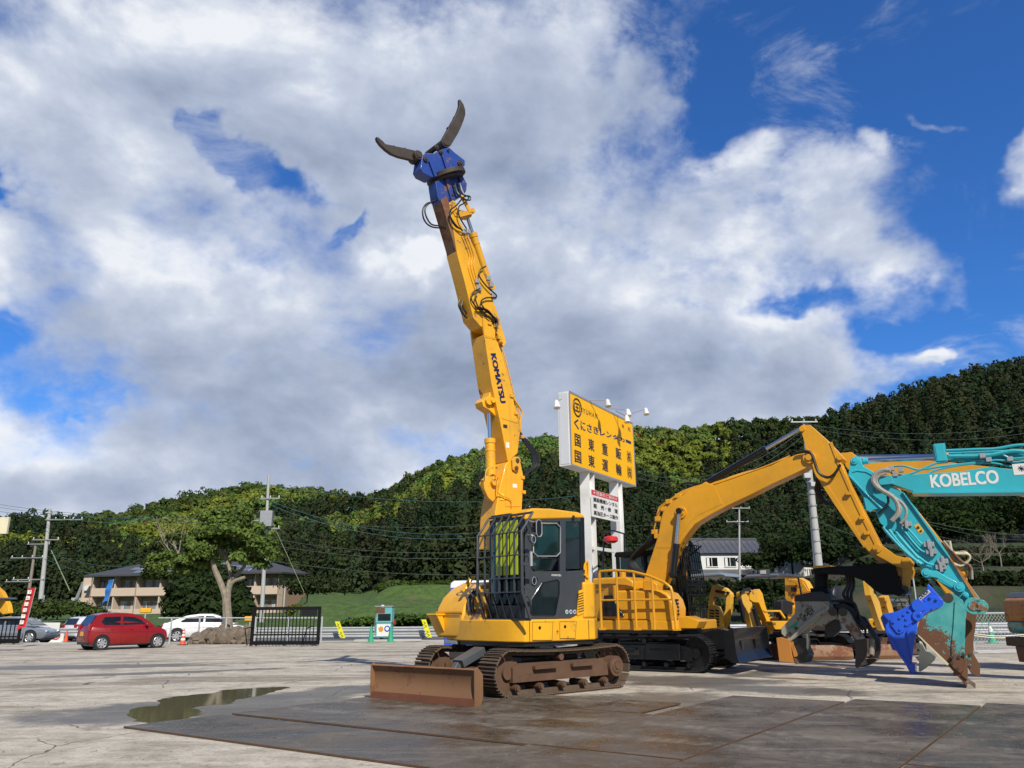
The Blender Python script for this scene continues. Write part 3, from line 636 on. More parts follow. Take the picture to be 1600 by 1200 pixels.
# sparse branching tree at left of it
DB=60.;B=Vector((A(285,960,60).x,60,0))
tr=[([lp(288,1000),lp(286,940),lp(284,890),lp(278,860)],.16,.06)]
for a,b_,c_ in [((284,890),(262,862),(240,855)),((280,870),(268,840),(262,818)),((280,862),(284,835),(290,812)),((284,885),(300,860),(318,850)),((270,866),(255,846),(250,830)),((276,856),(256,838),(246,812)),((284,880),(250,885),(228,878)),((282,868),(300,845),(304,822))]:
    tr.append(([lp(*a),lp(*b_),lp(*c_)],.045,.012))
    for k in range(3): tr.append(([lp((a[0]+b_[0])/2,(a[1]+b_[1])/2),lp(b_[0]+random.randint(-12,12),b_[1]-random.randint(4,16)),lp(c_[0]+random.randint(-16,16),c_[1]-random.randint(0,10))],.02,.006))
lbs=[lob(245,885,22,9),lob(268,878,18,8),lob(238,898,16,8),lob(290,880,14,8),lob(262,900,20,7),lob(248,855,14,5,.3),lob(275,840,16,6,.3)]
tree('sparse_tree','thin tree with bare grey upper twigs and sparse leaves left of the pollarded tree','tree',(B.x,B.y,0),6,lbs,2200,.22,(.045,.072,.02),tr)
# ---------------------------------------------------------------- crawler machine pieces
def belt_path(L,r,zc,n=64,sag=0.):
    "closed stadium path in x,z: centre distance L, wheel radius r"
    per=2*L+2*math.pi*r; out=[]
    for i in range(n):
        s=per*i/n
        if s<L: out.append((-L/2+s,zc-r,0.)); continue
        s-=L
        if s<math.pi*r: a=s/r; out.append((L/2+r*math.sin(a),zc-r*math.cos(a),a)); continue
        s-=math.pi*r
        if s<L: k=s/L; out.append((L/2-s,zc+r-sag*4*k*(1-k),math.pi)); continue
        s-=L; a=s/r; out.append((-L/2-r*math.sin(a),zc+r*math.cos(a),math.pi+a))
    return out
def track(root,L,r,yc,wd,side,mb,mf,zc=None,n=46,sag=.03,slot=True,big=True):
    "one crawler: belt, frame, sprocket, idler, rollers. side=+1 outer face towards +y"
    zc=zc or r+.03; per=2*L+2*math.pi*r; pit=per/n
    g=MB()
    for x,z,a in belt_path(L,r,zc,n,sag):
        M=Matrix.Translation((x,yc,z))@Matrix.Rotation(-a,4,'Y')
        s=len(g.v); g.box(-pit*.47,pit*.47,-wd/2,wd/2,-.022,.0); 
        for k in (-.36,.0,.36): g.box(pit*k-.008,pit*k+.008,-wd/2,wd/2,-.046,-.02)
        g.box(-pit*.55,pit*.45,-.075,-.04,0,.07); g.box(-pit*.55,pit*.45,.04,.075,0,.07)
        g.xf(M,s)
    P('track_belt',g,mb,root,sm=0)
    y0,y1=yc-wd*.30,yc+wd*.34 ; yo=yc+side*wd*.36; yi=yc-side*wd*.36
    h=r*(.46 if slot else .34)
    g=MB(); fl=L/2-r*.45
    g.prism([(-fl+.0,zc-h*.95),(fl+.1,zc-h*.95),(fl+.1,zc+h*.55),(fl-.1,zc+h*.9),(-fl+.2,zc+h*.9),(-fl,zc+h*.4)],min(yo,yi),max(yo,yi))
    if slot:
        for x in (-.42,.55):
            g.box(x-.28*L/2.7,x+.28*L/2.7,min(yo,yo+side*.09),max(yo,yo+side*.09),zc+h*.25,zc+h*.62)
        g.box(fl-.35,fl-.2,min(yo,yo+side*.012),max(yo,yo+side*.012),zc-.03,zc+.03)
    P('track_frame',g,mf,root,bev=.012)
    g=MB()
    for i in range(5 if big else 4):
        x=-fl+.12+(2*fl-.1)*i/(4 if big else 3); g.cut(); g.cyl((x,yi,zc-r+.12),(x,yo+side*.03,zc-r+.12),.06,n=14); g.cyl((x,yo,zc-r+.12),(x,yo+side*.06,zc-r+.12),.045,n=10)
    P('track_roller',g,mf,root); g=MB()
    g.cyl((0.1,yc-.1,zc+r-.10-sag),(0.1,yo+side*.02,zc+r-.10-sag),.06,n=12)
    P('carrier_roller',g,mf,root)
    g=MB(); x=-L/2
    g.cyl((x,yc-.03,zc),(x,yc+.03,zc),r-.05,n=24)
    for k in range(20):
        a=2*math.pi*k/20; g.beam((x+math.cos(a)*(r-.09),yc,zc+math.sin(a)*(r-.09)),(x+math.cos(a)*(r+.0),yc,zc+math.sin(a)*(r+.0)),.05,.05,up=(0,1,0))
    g.cyl((x,yc,zc),(x,yc+side*wd*.52,zc),r*.52,n=24); g.cyl((x,yc+side*wd*.5,zc),(x,yc+side*(wd*.56),zc),r*.40,r*.34,n=24); g.cyl((x,yc+side*wd*.55,zc),(x,yc+side*(wd*.60),zc),r*.17,n=16)
    for k in range(8):
        a=2*math.pi*k/8; g.cyl((x+math.cos(a)*r*.27,yc+side*wd*.55,zc+math.sin(a)*r*.27),(x+math.cos(a)*r*.27,yc+side*wd*.585,zc+math.sin(a)*r*.27),.015,n=6)
    P('sprocket',g,mf,root,bev=.006)
    g=MB(); x=L/2; g.cyl((x,yc-.06,zc),(x,yc+.06,zc),r-.06,n=24); g.cyl((x,yc-.12,zc),(x,yc+.12,zc),r*.3,n=16); P('idler',g,mf,root)
def cylinder(root,p,q,r,rod,m,split=.55,mrod=None,name='hydraulic_cylinder',cap=True):
    "barrel from p to the split, chrome rod to q"
    p=Vector(p);q=Vector(q);s=p.lerp(q,split); d=(q-p).normalized()
    g=MB(); g.cyl(p,s,r,n=18); g.cyl(s-d*.05,s+d*.05,r*1.13,n=18); g.cyl(s-d*.22,s-d*.18,r*1.08,n=18)
    ob=P(name,g,m,root,bev=.004)
    g=MB(); g.cyl(s,q,rod,n=14); P('rod',g,mrod or m_chrome,ob)
    g=MB()
    for e in (p,q): g.cut(); g.cyl(e-Vector((0,r*1.05,0)),e+Vector((0,r*1.05,0)),r*.95,n=16)
    P('clevis',g,m,ob,bev=.004); return ob
def hose(root,pts,r=.018,m=None,name='hose',k=6):
    g=MB(); g.tube(pts,r,8,smooth=k); return P(name,g,m or m_rub,root)
def panel_lines(g,segs,w=.012,up=(0,1,0)):
    for a,b in segs: g.beam(a,b,w,w,up=up)

# =============================================================== tall demolition excavator
M=Fr(.02,16.16,221.0)
f1=G(799,1094);f2=G(969,1075); mid=(f1+f2)/2
M.o=mid-M.L*1.245+M.F*.03; M.o.z=0
X=lambda pts,y: M.xz(pts,y)
t=thing('demolition_excavator','tall yellow demolition excavator, boom raised straight up with a blue two-claw grab at the top','excavator',M.o,M.deg)
EX=t
track(t,2.72,.37,1.0,.49,1,m_mud,m_rust,zc=.42,n=44,sag=.04)
track(t,2.72,.37,-1.0,.49,-1,m_mud,m_rust,zc=.42,n=44,sag=.04)
g=MB(); g.box(-.75,.75,-.8,.8,.42,.66); g.cyl((0,0,.64),(0,0,.86),.52,n=28); P('car_body',g,m_blackd,t,bev=.02)
g=MB(); g.cyl((0,0,.80),(0,0,.93),.62,n=32); P('slew_ring',g,m_blackd,t)
# blade: placed across its two bottom corners
a=M.loc(743,1105,z=.02); b=M.loc(581.5,1091,z=.02)
d=(b-a); d.z=0; bw=d.length; d.normalize(); nrm=Vector((d.y,-d.x,0)); nrm=nrm if nrm.x>0 else -nrm
prof=[(0,.02),(.03,.03),(-.07,.16),(-.085,.30),(-.06,.42),(.0,.53),(.02,.57),(-.02,.58),(-.07,.46),(-.13,.30),(-.11,.14),(-.04,.02)]
prof=[(.03,.015),(.0,.13),(-.035,.22),(-.05,.32),(-.04,.43),(.0,.52),(.045,.575),(.01,.60),(-.06,.54),(-.10,.40),(-.10,.2),(-.04,.015)]
g=MB(); secs=[]
for k in range(9):
    o=a+d*bw*k/8; secs.append([Vector((o.x,o.y,0))+nrm*p[0]+Vector((0,0,p[1])) for p in prof])
g.loft(secs)
bl=P('blade',g,m_bl:=paint('scraped_rusty_blade',(.22,.115,.055),.55,.5,(.13,.075,.04),chip=.35,chipc=(.12,.05,.03),coat=.0,bump=.006),t,bev=.006)
g=MB(); secs=[]
for k in (0,1):
    o=a+d*bw*k; secs.append([Vector((o.x,o.y,0))+nrm*p[0]+Vector((0,0,p[1])) for p in [(.055,0),(.02,.14),(.008,.14),(.04,0)]])
g.loft(secs); P('cutting_edge',g,plain('red_brown_cutting_edge',(.16,.06,.03),.7,.2,.3,4,bump=.004),bl)
g=MB()
for k in (0,1):
    g.cut(); o=a+d*bw*k; o=Vector((o.x,o.y,0)); dd=d*(.022 if k else -.022)
    pl=[(.04,0.02),(.05,.58),(-.02,.62),(-.16,.5),(-.17,.15),(-.1,.02)]
    g.loft([[o+nrm*p[0]+Vector((0,0,p[1])) for p in pl],[o+dd+nrm*p[0]+Vector((0,0,p[1])) for p in pl]])
P('blade_end_plate',g,m_bl,bl,bev=.004)
mb_=(a+b)/2-nrm*.1
for s_ in (-1,1):
    q=(a+b)/2-nrm*.1+d*.45*s_
    g=MB(); g.beam((q.x,q.y,.25),(.65,.35*(-s_),.38),.13,.2); P('blade_arm',g,m_rust,t,bev=.01)
pc=M.loc(733,1013,y=.35)
g=MB(); a_=M.loc(716,1037,y=.45); b_=M.loc(751,1016,y=.45); g.beam(a_,b_,.30,.14); g.beam(a_,(a_.x+.25,a_.y,.25),.12,.12); P('blade_cylinder_guard',g,paint('slate_guard',(.07,.08,.09),.4,.3),t,bev=.012)
m_ydirt2=plain('grimy_seam',(.16,.09,.02),.7)
# --- upper structure skirt
def cc(x,y): return (660+x/4.287,760+y/4.287)
sk=[(1.04,.93),(-.80,.93),(-.80,1.30),(1.06,1.34)]
g=MB()
# plan outline of the deck skirt
pl=[(1.06,1.25),(-.78,1.25),(-1.12,1.0),(-1.33,.5),(-1.38,0),(-1.33,-.5),(-1.12,-1.0),(-.7,-1.27),(.9,-1.27),(1.1,-1.1),(1.28,-.4),(1.28,.15),(1.22,.95)]
g.prism(pl,.93,1.33,'z'); up_=P('deck_skirt',g,m_yel,t,bev=.03,seg=2)
g=MB(); g.prism([(x*.96,y*.96) for x,y in pl],.86,.932,'z'); P('deck_plate',g,m_blackd,t)
# raised skirt door panels, proud of the side
for (x0,y0,x1,y1) in [(735,908,872,1030),(918,905,1028,1018)]:
    p=X([cc(x0,y0),cc(x1,y0),cc(x1-6,y1),cc(x0,y1)],1.25)
    g=MB(); g.prism(p,1.245,1.262); P('skirt_door',g,m_yel,t,bev=.012,seg=2)
    g=MB(); pp=[Vector((q[0],1.2625,q[1])) for q in p]; g.tube(pp+[pp[0]],.0045,4); P('door_gap',g,m_ydirt2,t)
    g=MB(); c=M.loc(*cc((x0+x1)/2-18,(y0+y1)/2-22),y=1.262); g.cyl((c.x,1.258,c.z),(c.x,1.268,c.z),.03,n=14); P('latch',g,m_black,t)
# counterweight / rear body (seen at right beyond the cab)
g=MB(); g.prism([(-.62,1.25),(-.80,1.24),(-1.10,1.0),(-1.31,.5),(-1.36,0),(-1.31,-.5),(-1.10,-1.0),(-.7,-1.25),(-.5,-1.25),(-.5,1.25)],1.33,2.02,'z'); P('counterweight',g,m_yel,t,bev=.05,seg=3)
g=MB(); g.prism([(-.62,1.2),(-1.05,.9),(-1.25,0),(-1.05,-.9),(-.6,-1.2)],2.0,2.25,'z'); P('engine_hood',g,m_yel,t,bev=.06,seg=3)
# right hand tank box with curved top
pr=[(1.25,.98),(1.28,1.36),(1.22,1.56),(1.10,1.75),(.88,1.93),(.60,2.05),(-.5,2.09),(-.5,.98)]
g=MB(); g.prism(pr,-1.25,-.34); P('tank_cover',g,m_yel,t,bev=.06,seg=3)
g=MB(); g.prism([(x*1.0+.006,z) for x,z in [(1.255,1.46),(1.265,1.48),(1.265,1.445),(1.255,1.43)]],-1.24,-.36); P('panel_trim',g,m_yel,t)
g=MB(); g.prism([(1.22,1.02),(1.42,1.36),(1.48,1.42),(1.30,1.44),(1.25,1.2)],-1.27,-.95); g.box(1.2,1.47,-1.28,-.93,1.40,1.44); P('access_step',g,m_yel,t,bev=.01)
g=MB(); g.beam((1.22,-.42,1.86),(1.02,-.42,2.12),.05,.05); g.cyl((1.15,-.4,1.9),(1.0,-.4,2.12),.035); P('mirror_bracket',g,m_yel,t)
g=MB(); g.box(1.16,1.24,-.95,-.55,.86,.93); P('lower_lamp_bar',g,m_steel,t,bev=.01)
g=MB(); g.prism([(1.27,1.05),(1.275,1.3),(1.0,1.9),(.6,1.9),(.6,1.05)],-.35,.18); P('centre_cover',g,m_ydirt,t,bev=.02)
# --- cab
YC=1.20; cabx0,cabx1=-.62,1.06
roofz=M.loc(*cc(745,205),y=YC).z
g=MB()
C_=lambda lst,y=YC: X([cc(*p) for p in lst],y)
body=C_([(690,890),(690,225),(712,208),(1085,208),(1092,560),(1092,700),(1040,705),(1030,865),(985,888)])
# cab walls: side skin around the openings built as strips
def strip(poly,y0,y1,m,nm,par,bev=.012):
    g=MB(); g.prism(C_(poly),y0,y1); return P(nm,g,m,par,bev=bev,seg=2)
cab=strip([(690,890),(690,600),(700,570),(952,570),(1090,560),(1092,700),(1040,705),(1030,865),(985,888)],YC-.06,YC,m_grey,'cab_wall',t)
strip([(690,608),(690,225),(712,208),(740,208),(728,600)],YC-.06,YC-.001,m_grey,'front_pillar',cab)
strip([(925,575),(925,208),(962,208),(962,575)],YC-.06,YC-.002,m_grey,'centre_pillar',cab)
strip([(1062,565),(1058,208),(1086,208),(1094,565)],YC-.06,YC-.001,m_black,'rear_pillar',cab)
strip([(735,236),(712,208),(1085,208),(1085,236)],YC-.06,YC-.003,m_grey,'roof_rail',cab)
# far side + rear + floor so that the cab is a real box with daylight through it
g=MB(); z0=body[0][1]
g.box(cabx0,cabx1,.20,.25,z0,z0+.9); g.box(cabx0,cabx0+.05,.25,YC-.07,z0,z0+1.0); g.box(cabx0,cabx1-.02,.25,YC-.07,z0-.02,z0+.05)
g.box(cabx0,cabx0+.07,.20,.27,z0+.9,roofz); g.box(cabx1-.09,cabx1-.02,.20,.27,z0+.9,roofz); g.box(.1,.16,.20,.27,z0+.9,roofz)
g.box(cabx1-.05,cabx1,.25,YC-.07,z0,z0+.25)
P('cab_shell',g,m_black,t,bev=.01)
g=MB(); g.box(-.25,.25,.5,.95,z0+.05,z0+.55); g.prism([(-.28,z0+.5),(-.12,z0+.5),(-.24,z0+1.28),(-.38,z0+1.28)],.5,.95); g.box(.28,.6,.32,.45,z0+.05,z0+.75); g.box(-.1,.45,.98,1.08,z0+.5,z0+.68)
P('seat',g,plain('seat_fabric',(.03,.035,.05),.9),t,bev=.03,seg=2)
roof=C_([(684,226),(690,180),(706,158),(742,145),(860,148),(1040,172),(1078,186),(1086,214)],YC)
g=MB(); g.prism(roof,.18,YC+.02); P('cab_roof',g,m_yel,t,bev=.045,seg=3)
def ring(lst,y,r,m,nm,par,cl=True):
    p=C_(lst,y); pts=[Vector((q[0],y,q[1])) for q in p]; pts=pts+[pts[0]]; g=MB(); g.tube(pts,r,6); return P(nm,g,m,par)
def pane(lst,y0,y1,m,par,nm='window'):
    g=MB(); g.prism(C_(lst,y1),y0,y1); return P(nm,g,m,par)
door=strip([(722,880),(722,570),(930,568),(948,620),(948,830),(905,884)],YC-.02,YC+.012,m_grey,'door',t,.01)
def rr(x0,y0,x1,y1,c=14): return [(x0+c,y0),(x1-c,y0),(x1,y0+c),(x1,y1-c),(x1-c,y1),(x0+c,y1),(x0,y1-c),(x0,y0+c)]
w1=pane(rr(752,255,922,465,22),YC-.03,YC-.02,m_glassg,t); ring(rr(744,248,924,468,26),YC+.005,.014,m_steel,'window_frame',w1)
w2=pane([(735,482),(905,486),(862,560),(745,560),(735,545)],YC-.03,YC+.004,m_glass,t); ring([(735,482),(905,486),(862,560),(745,560),(735,545)],YC+.01,.010,m_black,'window_frame',w2)
w3=pane([(800,648),(905,626),(916,640),(916,715),(892,852),(876,864),(740,862),(728,850),(728,760)],YC-.03,YC+.016,m_glass,t); ring([(800,648),(905,626),(916,640),(916,715),(892,852),(876,864),(740,862),(728,850),(728,760)],YC+.02,.012,m_black,'window_frame',w3)
w4=pane(rr(960,215,1060,552,10),YC-.03,YC-.022,m_glass,t)
strip([(730,610),(768,612),(752,672),(728,674)],YC,YC+.035,m_black,'handle',door,.008)
strip([(738,462),(700,462),(700,560),(745,575),(745,470)],YC-.03,YC-.004,m_grey,'door_edge',door)
# yellow vent panel behind the door
vp=C_([(1045,700),(1096,680),(1098,840),(1040,868),(1034,860)],YC)
g=MB(); g.prism(vp,YC-.02,YC+.02); vo_=P('vent_panel',g,m_yel,t,bev=.01)
g=MB()
for k in range(8):
    yv=712+k*17; a_,b_=C_([(1044,yv+10),(1090,yv-4)],YC+.022); g.beam((a_[0],YC+.02,a_[1]),(b_[0],YC+.02,b_[1]),.012,.016,up=(0,1,0))
P('vent_slots',g,m_black,vo_)
rp=C_([(1085,560),(1096,500),(1108,500),(1120,600),(1150,760),(1150,890),(985,888),(1030,868),(1098,840),(1096,700)],YC)
g=MB(); g.prism(rp,YC-.3,YC-.004); P('rear_corner_post',g,m_yel,t,bev=.01)
for i,(x,c3) in enumerate(((967,(.03,.30,.22)),(994,(.03,.12,.40)),(1020,(.05,.09,.22)))):
    a_=M.loc(*cc(x,840),y=YC); g=MB(); g.cyl((a_.x,YC+.0,a_.z),(a_.x,YC+.004,a_.z),.038,n=18); dc=P('sticker',g,m_lw,t)
    g=MB(); g.cyl((a_.x,YC+.003,a_.z),(a_.x,YC+.006,a_.z),.026,n=16); P('sticker_centre',g,plain('sticker_%d'%i,c3,.4),dc)
# door writing
o_=M.loc(*cc(866,600),y=YC+.013); wd=(M.loc(*cc(928,600),y=YC+.013)-o_).length
text('door_lettering','KOMATSU',m_lw,t,o_,(-1,0,0),(0,0,1),w=wd,h=.034,off=.06)
# mirror
mm=M.loc(*cc(772,282),y=YC+.16)
g=MB(); g.prism([(mm.x+.06+dx,mm.z+dz) for dx,dz in [(-.08,-.15),(-.12,-.10),(-.12,.11),(-.08,.15),(-.02,.15),(.01,.1),(.01,-.1),(-.02,-.15)]],mm.y-.05,mm.y+.04); mo=P('mirror',g,m_black,t,bev=.015,seg=2)
g=MB(); mr=[(mm.x+.06+dx,mm.y+.045,mm.z+dz) for dx,dz in [(-.085,-.155),(-.125,-.10),(-.125,.11),(-.085,.155),(-.02,.155),(.015,.1),(.015,-.1),(-.02,-.155),(-.085,-.155)]]; g.tube(mr,.010,6); P('mirror_rim_glint',g,m_steel,mo)  # pale steel ring added as a painted rim light round the dark mirror
a_=M.loc(*cc(705,325),y=YC); g=MB(); g.tube([(a_.x,YC,a_.z),(a_.x,YC+.1,a_.z-.01),(mm.x,mm.y,mm.z-.16)],.012,8); g.tube([(a_.x,YC-.01,a_.z+.28),(mm.x+.03,mm.y,mm.z+.1)],.010,8); P('mirror_arm',g,m_steel,mo)
# front glass, tinted yellow-green sheet, wiper
fx=cabx1-.02
g=MB(); g.box(fx-.012,fx,.30,YC-.09,z0+.28,roofz-.03); P('front_window',g,m_clear,t)
g=MB(); g.box(fx-.05,fx-.03,.55,YC-.12,z0+.72,roofz-.06); m_yg,t_,b_=newmat('yellow_green_film'); b_.inputs['Base Color'].default_value=(.50,.60,.02,1); b_.inputs['Roughness'].default_value=.4
b_.inputs['Transmission Weight'].default_value=.0; b_.inputs['Subsurface Weight'].default_value=0
for nm,y0,y1 in (('sun_screen',.42,.60),('sun_screen',.64,.80),('sun_screen',.84,1.06)):
    g=MB(); g.box(fx+.004,fx+.012,y0,y1,z0+.80,roofz-.06); P(nm,g,m_yg,t)
g=MB(); g.box(fx-.04,fx,.22,.30,z0,roofz); g.cut(); g.box(fx-.04,fx,YC-.10,YC-.02,z0,roofz); g.cut(); g.box(fx-.042,fx+.002,.30,YC-.10,roofz-.07,roofz); P('windscreen_post',g,m_black,t,bev=.008)
# --- cab guard cage: deep flat bars
gx=fx+.30
yl=M.loc(747,870,x=gx).y; yr=M.loc(816,870,x=gx).y
zz=lambda cy,x=gx: M.loc(*cc(500,cy),x=x).z
ztop,zs,zm,zl,zk,zb=roofz+.04,zz(320),zz(470),zz(620),zz(712),zz(890,fx+.1)
g=MB(); nb=6
for i in range(nb+1):
    y=yl+(yr-yl)*i/nb; w_=.016 if 0<i<nb else .03
    for p,q in (((fx+.02,ztop),(gx,zs)),((gx,zs),(gx,zk)),((gx,zk),(fx+.12,zb))):
        g.beam((p[0],y,p[1]),(q[0],y,q[1]),w_,.075,up=(0,1,0)) if False else g.prism([(p[0]-.018,p[1]),(p[0]+.028,p[1]),(q[0]+.028,q[1]),(q[0]-.018,q[1])],y-w_/2,y+w_/2)
for z in (zs,zm,zl,zk): g.beam((gx-.01,yl-.01,z),(gx-.01,yr+.01,z),.07,.022)
g.tube([(fx+.02,yl,ztop),(fx+.02,yr,ztop)],.022,8); g.tube([(fx+.12,yl,zb),(fx+.12,yr,zb)],.026,8)
cg=P('cab_guard',g,m_grey,t,bev=.003)
g=MB()
for y in (yr,yl): 
    g.cut(); g.tube([(fx+.02,y,ztop),(gx+.02,y,zs),(gx+.02,y,zk),(fx+.12,y,zb)],.02,8)
g.box(fx-.02,fx+.12,yr-.02,yr+.02,zz(330)-.02,zz(330)+.02); g.box(fx-.02,fx+.3,yr-.02,yr+.02,zz(540),zz(520)); g.box(fx-.02,fx+.3,yr-.02,yr+.02,zz(690),zz(670))
P('guard_side_rail',g,m_grey,cg)
g=MB(); g.cyl((fx+.12,yr+.04,zz(545)),(fx+.12,yr+.04,zz(450)),.032,n=14); P('silver_canister',g,m_steel,cg,bev=.004)
g=MB()
for k in (370,640):
    g.cut(); z=zz(k); pts=[(fx+.06+.05*math.cos(a),yr+.05,z+.07*math.sin(a)) for a in [i*math.pi/5 for i in range(11)]]; g.tube(pts,.008,6)
P('cab_side_hook',g,m_steel,cg)
# roof lamps and wiper arms on top edge
rt=M.loc(*cc(710,135),y=.95)
g=MB(); g.ico((rt.x-.02,.95,rt.z-.02),.075,2,sq=(1,1,.8)); g.box(rt.x-.1,rt.x+.02,.85,1.0,rt.z-.11,rt.z-.04); P('roof_lamp',g,m_black,t)
g=MB(); g.box(fx-.06,fx+.03,.28,.85,roofz+.03,roofz+.085); P('visor',g,m_black,t,bev=.01)
g=MB(); g.tube([(cabx1-.35,YC-.02,roofz+.13),(-.2,YC,roofz+.16),(-.4,YC+.01,roofz+.06)],.008,6); g.cyl((-.30,YC+.02,roofz+.02),(-.30,YC+.02,roofz+.1),.03); g.tube([(-.32,YC-.05,roofz+.1),(-.30,YC-.05,roofz+.9)],.004,5)
P('antenna',g,m_black,t)
# handrail at the cab rear corner
g=MB(); a_=[M.loc(*cc(x,y),y=YC+.02) for x,y in [(1085,560),(1086,530),(1105,500),(1112,560),(1108,610),(1086,590)]]; g.tube(a_,.02,8,smooth=4); P('grab_rail',g,m_yel,t)

# --- boom foot section, main boom, stick
def pr_(name,pts,y,wd,m,par,bev=.015,seg=2):
    g=MB(); g.prism(X(pts,y),y-wd,y); return P(name,g,m,par,bev=bev,seg=seg)
def c3(x,y): return (700+x/3.53,480+y/3.53)
def c4(x,y): return (570+x/3.333,140+y/3.333)
YB=.24
foot=pr_('boom_foot',[c3(*p) for p in [(318,868),(345,835),(388,825),(402,860),(418,935),(408,1125),(400,1330),(250,1330),(262,1125),(285,1000)]],YB,.48,m_yel,t,.02)
pr_('foot_side_plate',[c3(*p) for p in [(325,895),(410,935),(402,1100),(318,1100)]],YB+.012,.012,m_yel,foot,.004)
boom=pr_('boom',[c3(*p) for p in [(200,150),(262,168),(300,262),(348,440),(398,692),(384,805),(352,835),(330,850),(290,640),(240,420)]],YB,.46,m_yel,t,.012)
g=MB(); 
for s in (1,-1):
    g.cut(); pp=X([c3(*p) for p in [(192,60),(248,55),(262,110),(262,180),(202,160),(196,120)]],YB); g.prism(pp,YB-.05 if s>0 else YB-.46,YB if s>0 else YB-.41)
P('boom_fork',g,m_yel,boom,bev=.01)
# link plate and pin between foot and boom
c=M.loc(*c3(382,850),y=YB+.05)
pts=[c3(*p) for p in [(355,840),(368,824),(392,824),(403,842),(392,898),(376,908),(360,895)]]
pr_('link_plate',pts,YB+.06,.05,m_ydirt,t,.015)
g=MB()
for cx,cy in ((382,845),(376,888)):
    g.cut(); q=M.loc(*c3(cx,cy),y=YB+.06); g.cyl((q.x,YB+.0,q.z),(q.x,YB+.085,q.z),.045,n=14); g.cyl((q.x,YB+.08,q.z),(q.x,YB+.1,q.z),.022,n=6)
P('link_pin',g,m_rust,t)
# boom cylinder bracket, cylinders on the boom's front
br=pr_('cylinder_bracket',[c3(*p) for p in [(246,420),(258,440),(262,560),(290,612),(262,600),(232,570),(196,548),(188,520),(204,500),(226,490)]],YB-.10,.25,m_yel,t,.012)
g=MB(); q=M.loc(*c3(218,520),y=YB-.1); g.cyl((q.x,YB-.42,q.z),(q.x,YB-.03,q.z),.085,n=18); q2=M.loc(*c3(243,515),y=YB-.05); g.cyl((q2.x,YB-.1,q2.z),(q2.x,YB+.0,q2.z),.06,n=16); P('bracket_pin',g,m_yel,br,bev=.006)
YM=0.02
p_=M.loc(*c3(238,960),y=YM); q_=M.loc(*c3(226,540),y=YM)
cylinder(t,p_,q_,.105,.046,m_yel,.52)
p2=M.loc(*c3(252,1150),y=YM); q2=M.loc(*c3(244,985),y=YM)
cylinder(t,p2,q2,.07,.045,m_ydirt,.55)
lk=pr_('swing_link',[c3(*p) for p in [(196,950),(222,928),(262,940),(275,985),(272,1040),(250,1075),(222,1050),(200,1000)]],YB-.05,.1,m_ydirt,t,.012)
pr_('swing_link',[c3(*p) for p in [(196,950),(222,928),(262,940),(275,985),(272,1040),(250,1075),(222,1050),(200,1000)]],YB-.30,.1,m_ydirt,t,.012)
g=MB(); q=M.loc(*c3(255,965),y=YB); g.cyl((q.x,YB-.4,q.z),(q.x,YB+.02,q.z),.07,n=16); P('swing_pin',g,m_ydirt,lk)
# gallery pipes on lower boom
def hy(pts,r,m,y,nm='pipe',conv=c3,k=4,par=None,dy=None):
    v=[M.loc(*conv(*p),y=(y if dy is None else y+dy[i])) for i,p in enumerate(pts)]; return hose(par or t,v,r,m,nm,k)
for k in range(3):
    hy([(268+k*9,185),(300+k*9,290),(338+k*8,440),(362+k*8,540),(372+k*9,560),(395+k*5,690)],.014,m_yel,YB-.05-.1*k)
hy([(345,480),(400,560),(408,590),(396,640),(400,690)],.02,m_yel,YB-.1)
for k in range(5):
    hy([(400+k*3,690+k*6),(412+k*6,735),(445+k*10,780+k*4),(468+k*7,830),(462+k*9,890-k*4),(420+k*2,935-k*8)],.02,m_rub,YB-.05-.09*k,'hose',k=5)
g=MB()
for cx,cy,s in ((228,90,.05),(262,105,.06),(285,168,.06),(292,190,.05),(350,490,.05),(375,585,.05),(408,715,.05),(410,940,.05),(416,1020,.05)):
    g.cut(); q=M.loc(*c3(cx,cy),y=YB); g.box(q.x-s,q.x+s,YB-.25,YB+.03,q.z-s*.7,q.z+s*.7)
P('pipe_clamp',g,m_ydirt,t,bev=.006)
hy([(245,890),(275,885),(270,1000),(290,1035),(345,1060),(352,1100)],.012,m_ydirt,YB+.05)
hy([(205,940),(215,895),(250,880),(275,890)],.012,m_ydirt,YB+.02)
hy([(198,770),(178,850),(180,930),(196,965)],.014,m_rub,YM)
# lettering and label on the boom side
L0=M.loc(*c3(236,258),y=YB+.003); L1=M.loc(*c3(291,528),y=YB+.003); U1=M.loc(*c3(318,520),y=YB+.003)
dr=(L1-L0).normalized(); upv=(U1-L1); upv=(upv-dr*upv.dot(dr)); hh=upv.length
text('boom_lettering','KOMATSU',m_ink,boom,L0,dr,upv,w=(L1-L0).length,h=hh*.95,off=.14)
q=M.loc(*c3(331,760),y=YB+.014); g=MB(); g.box(q.x-.045,q.x+.045,YB+.0,YB+.004,q.z-.06,q.z+.06); P('data_label',g,m_lw,boom)
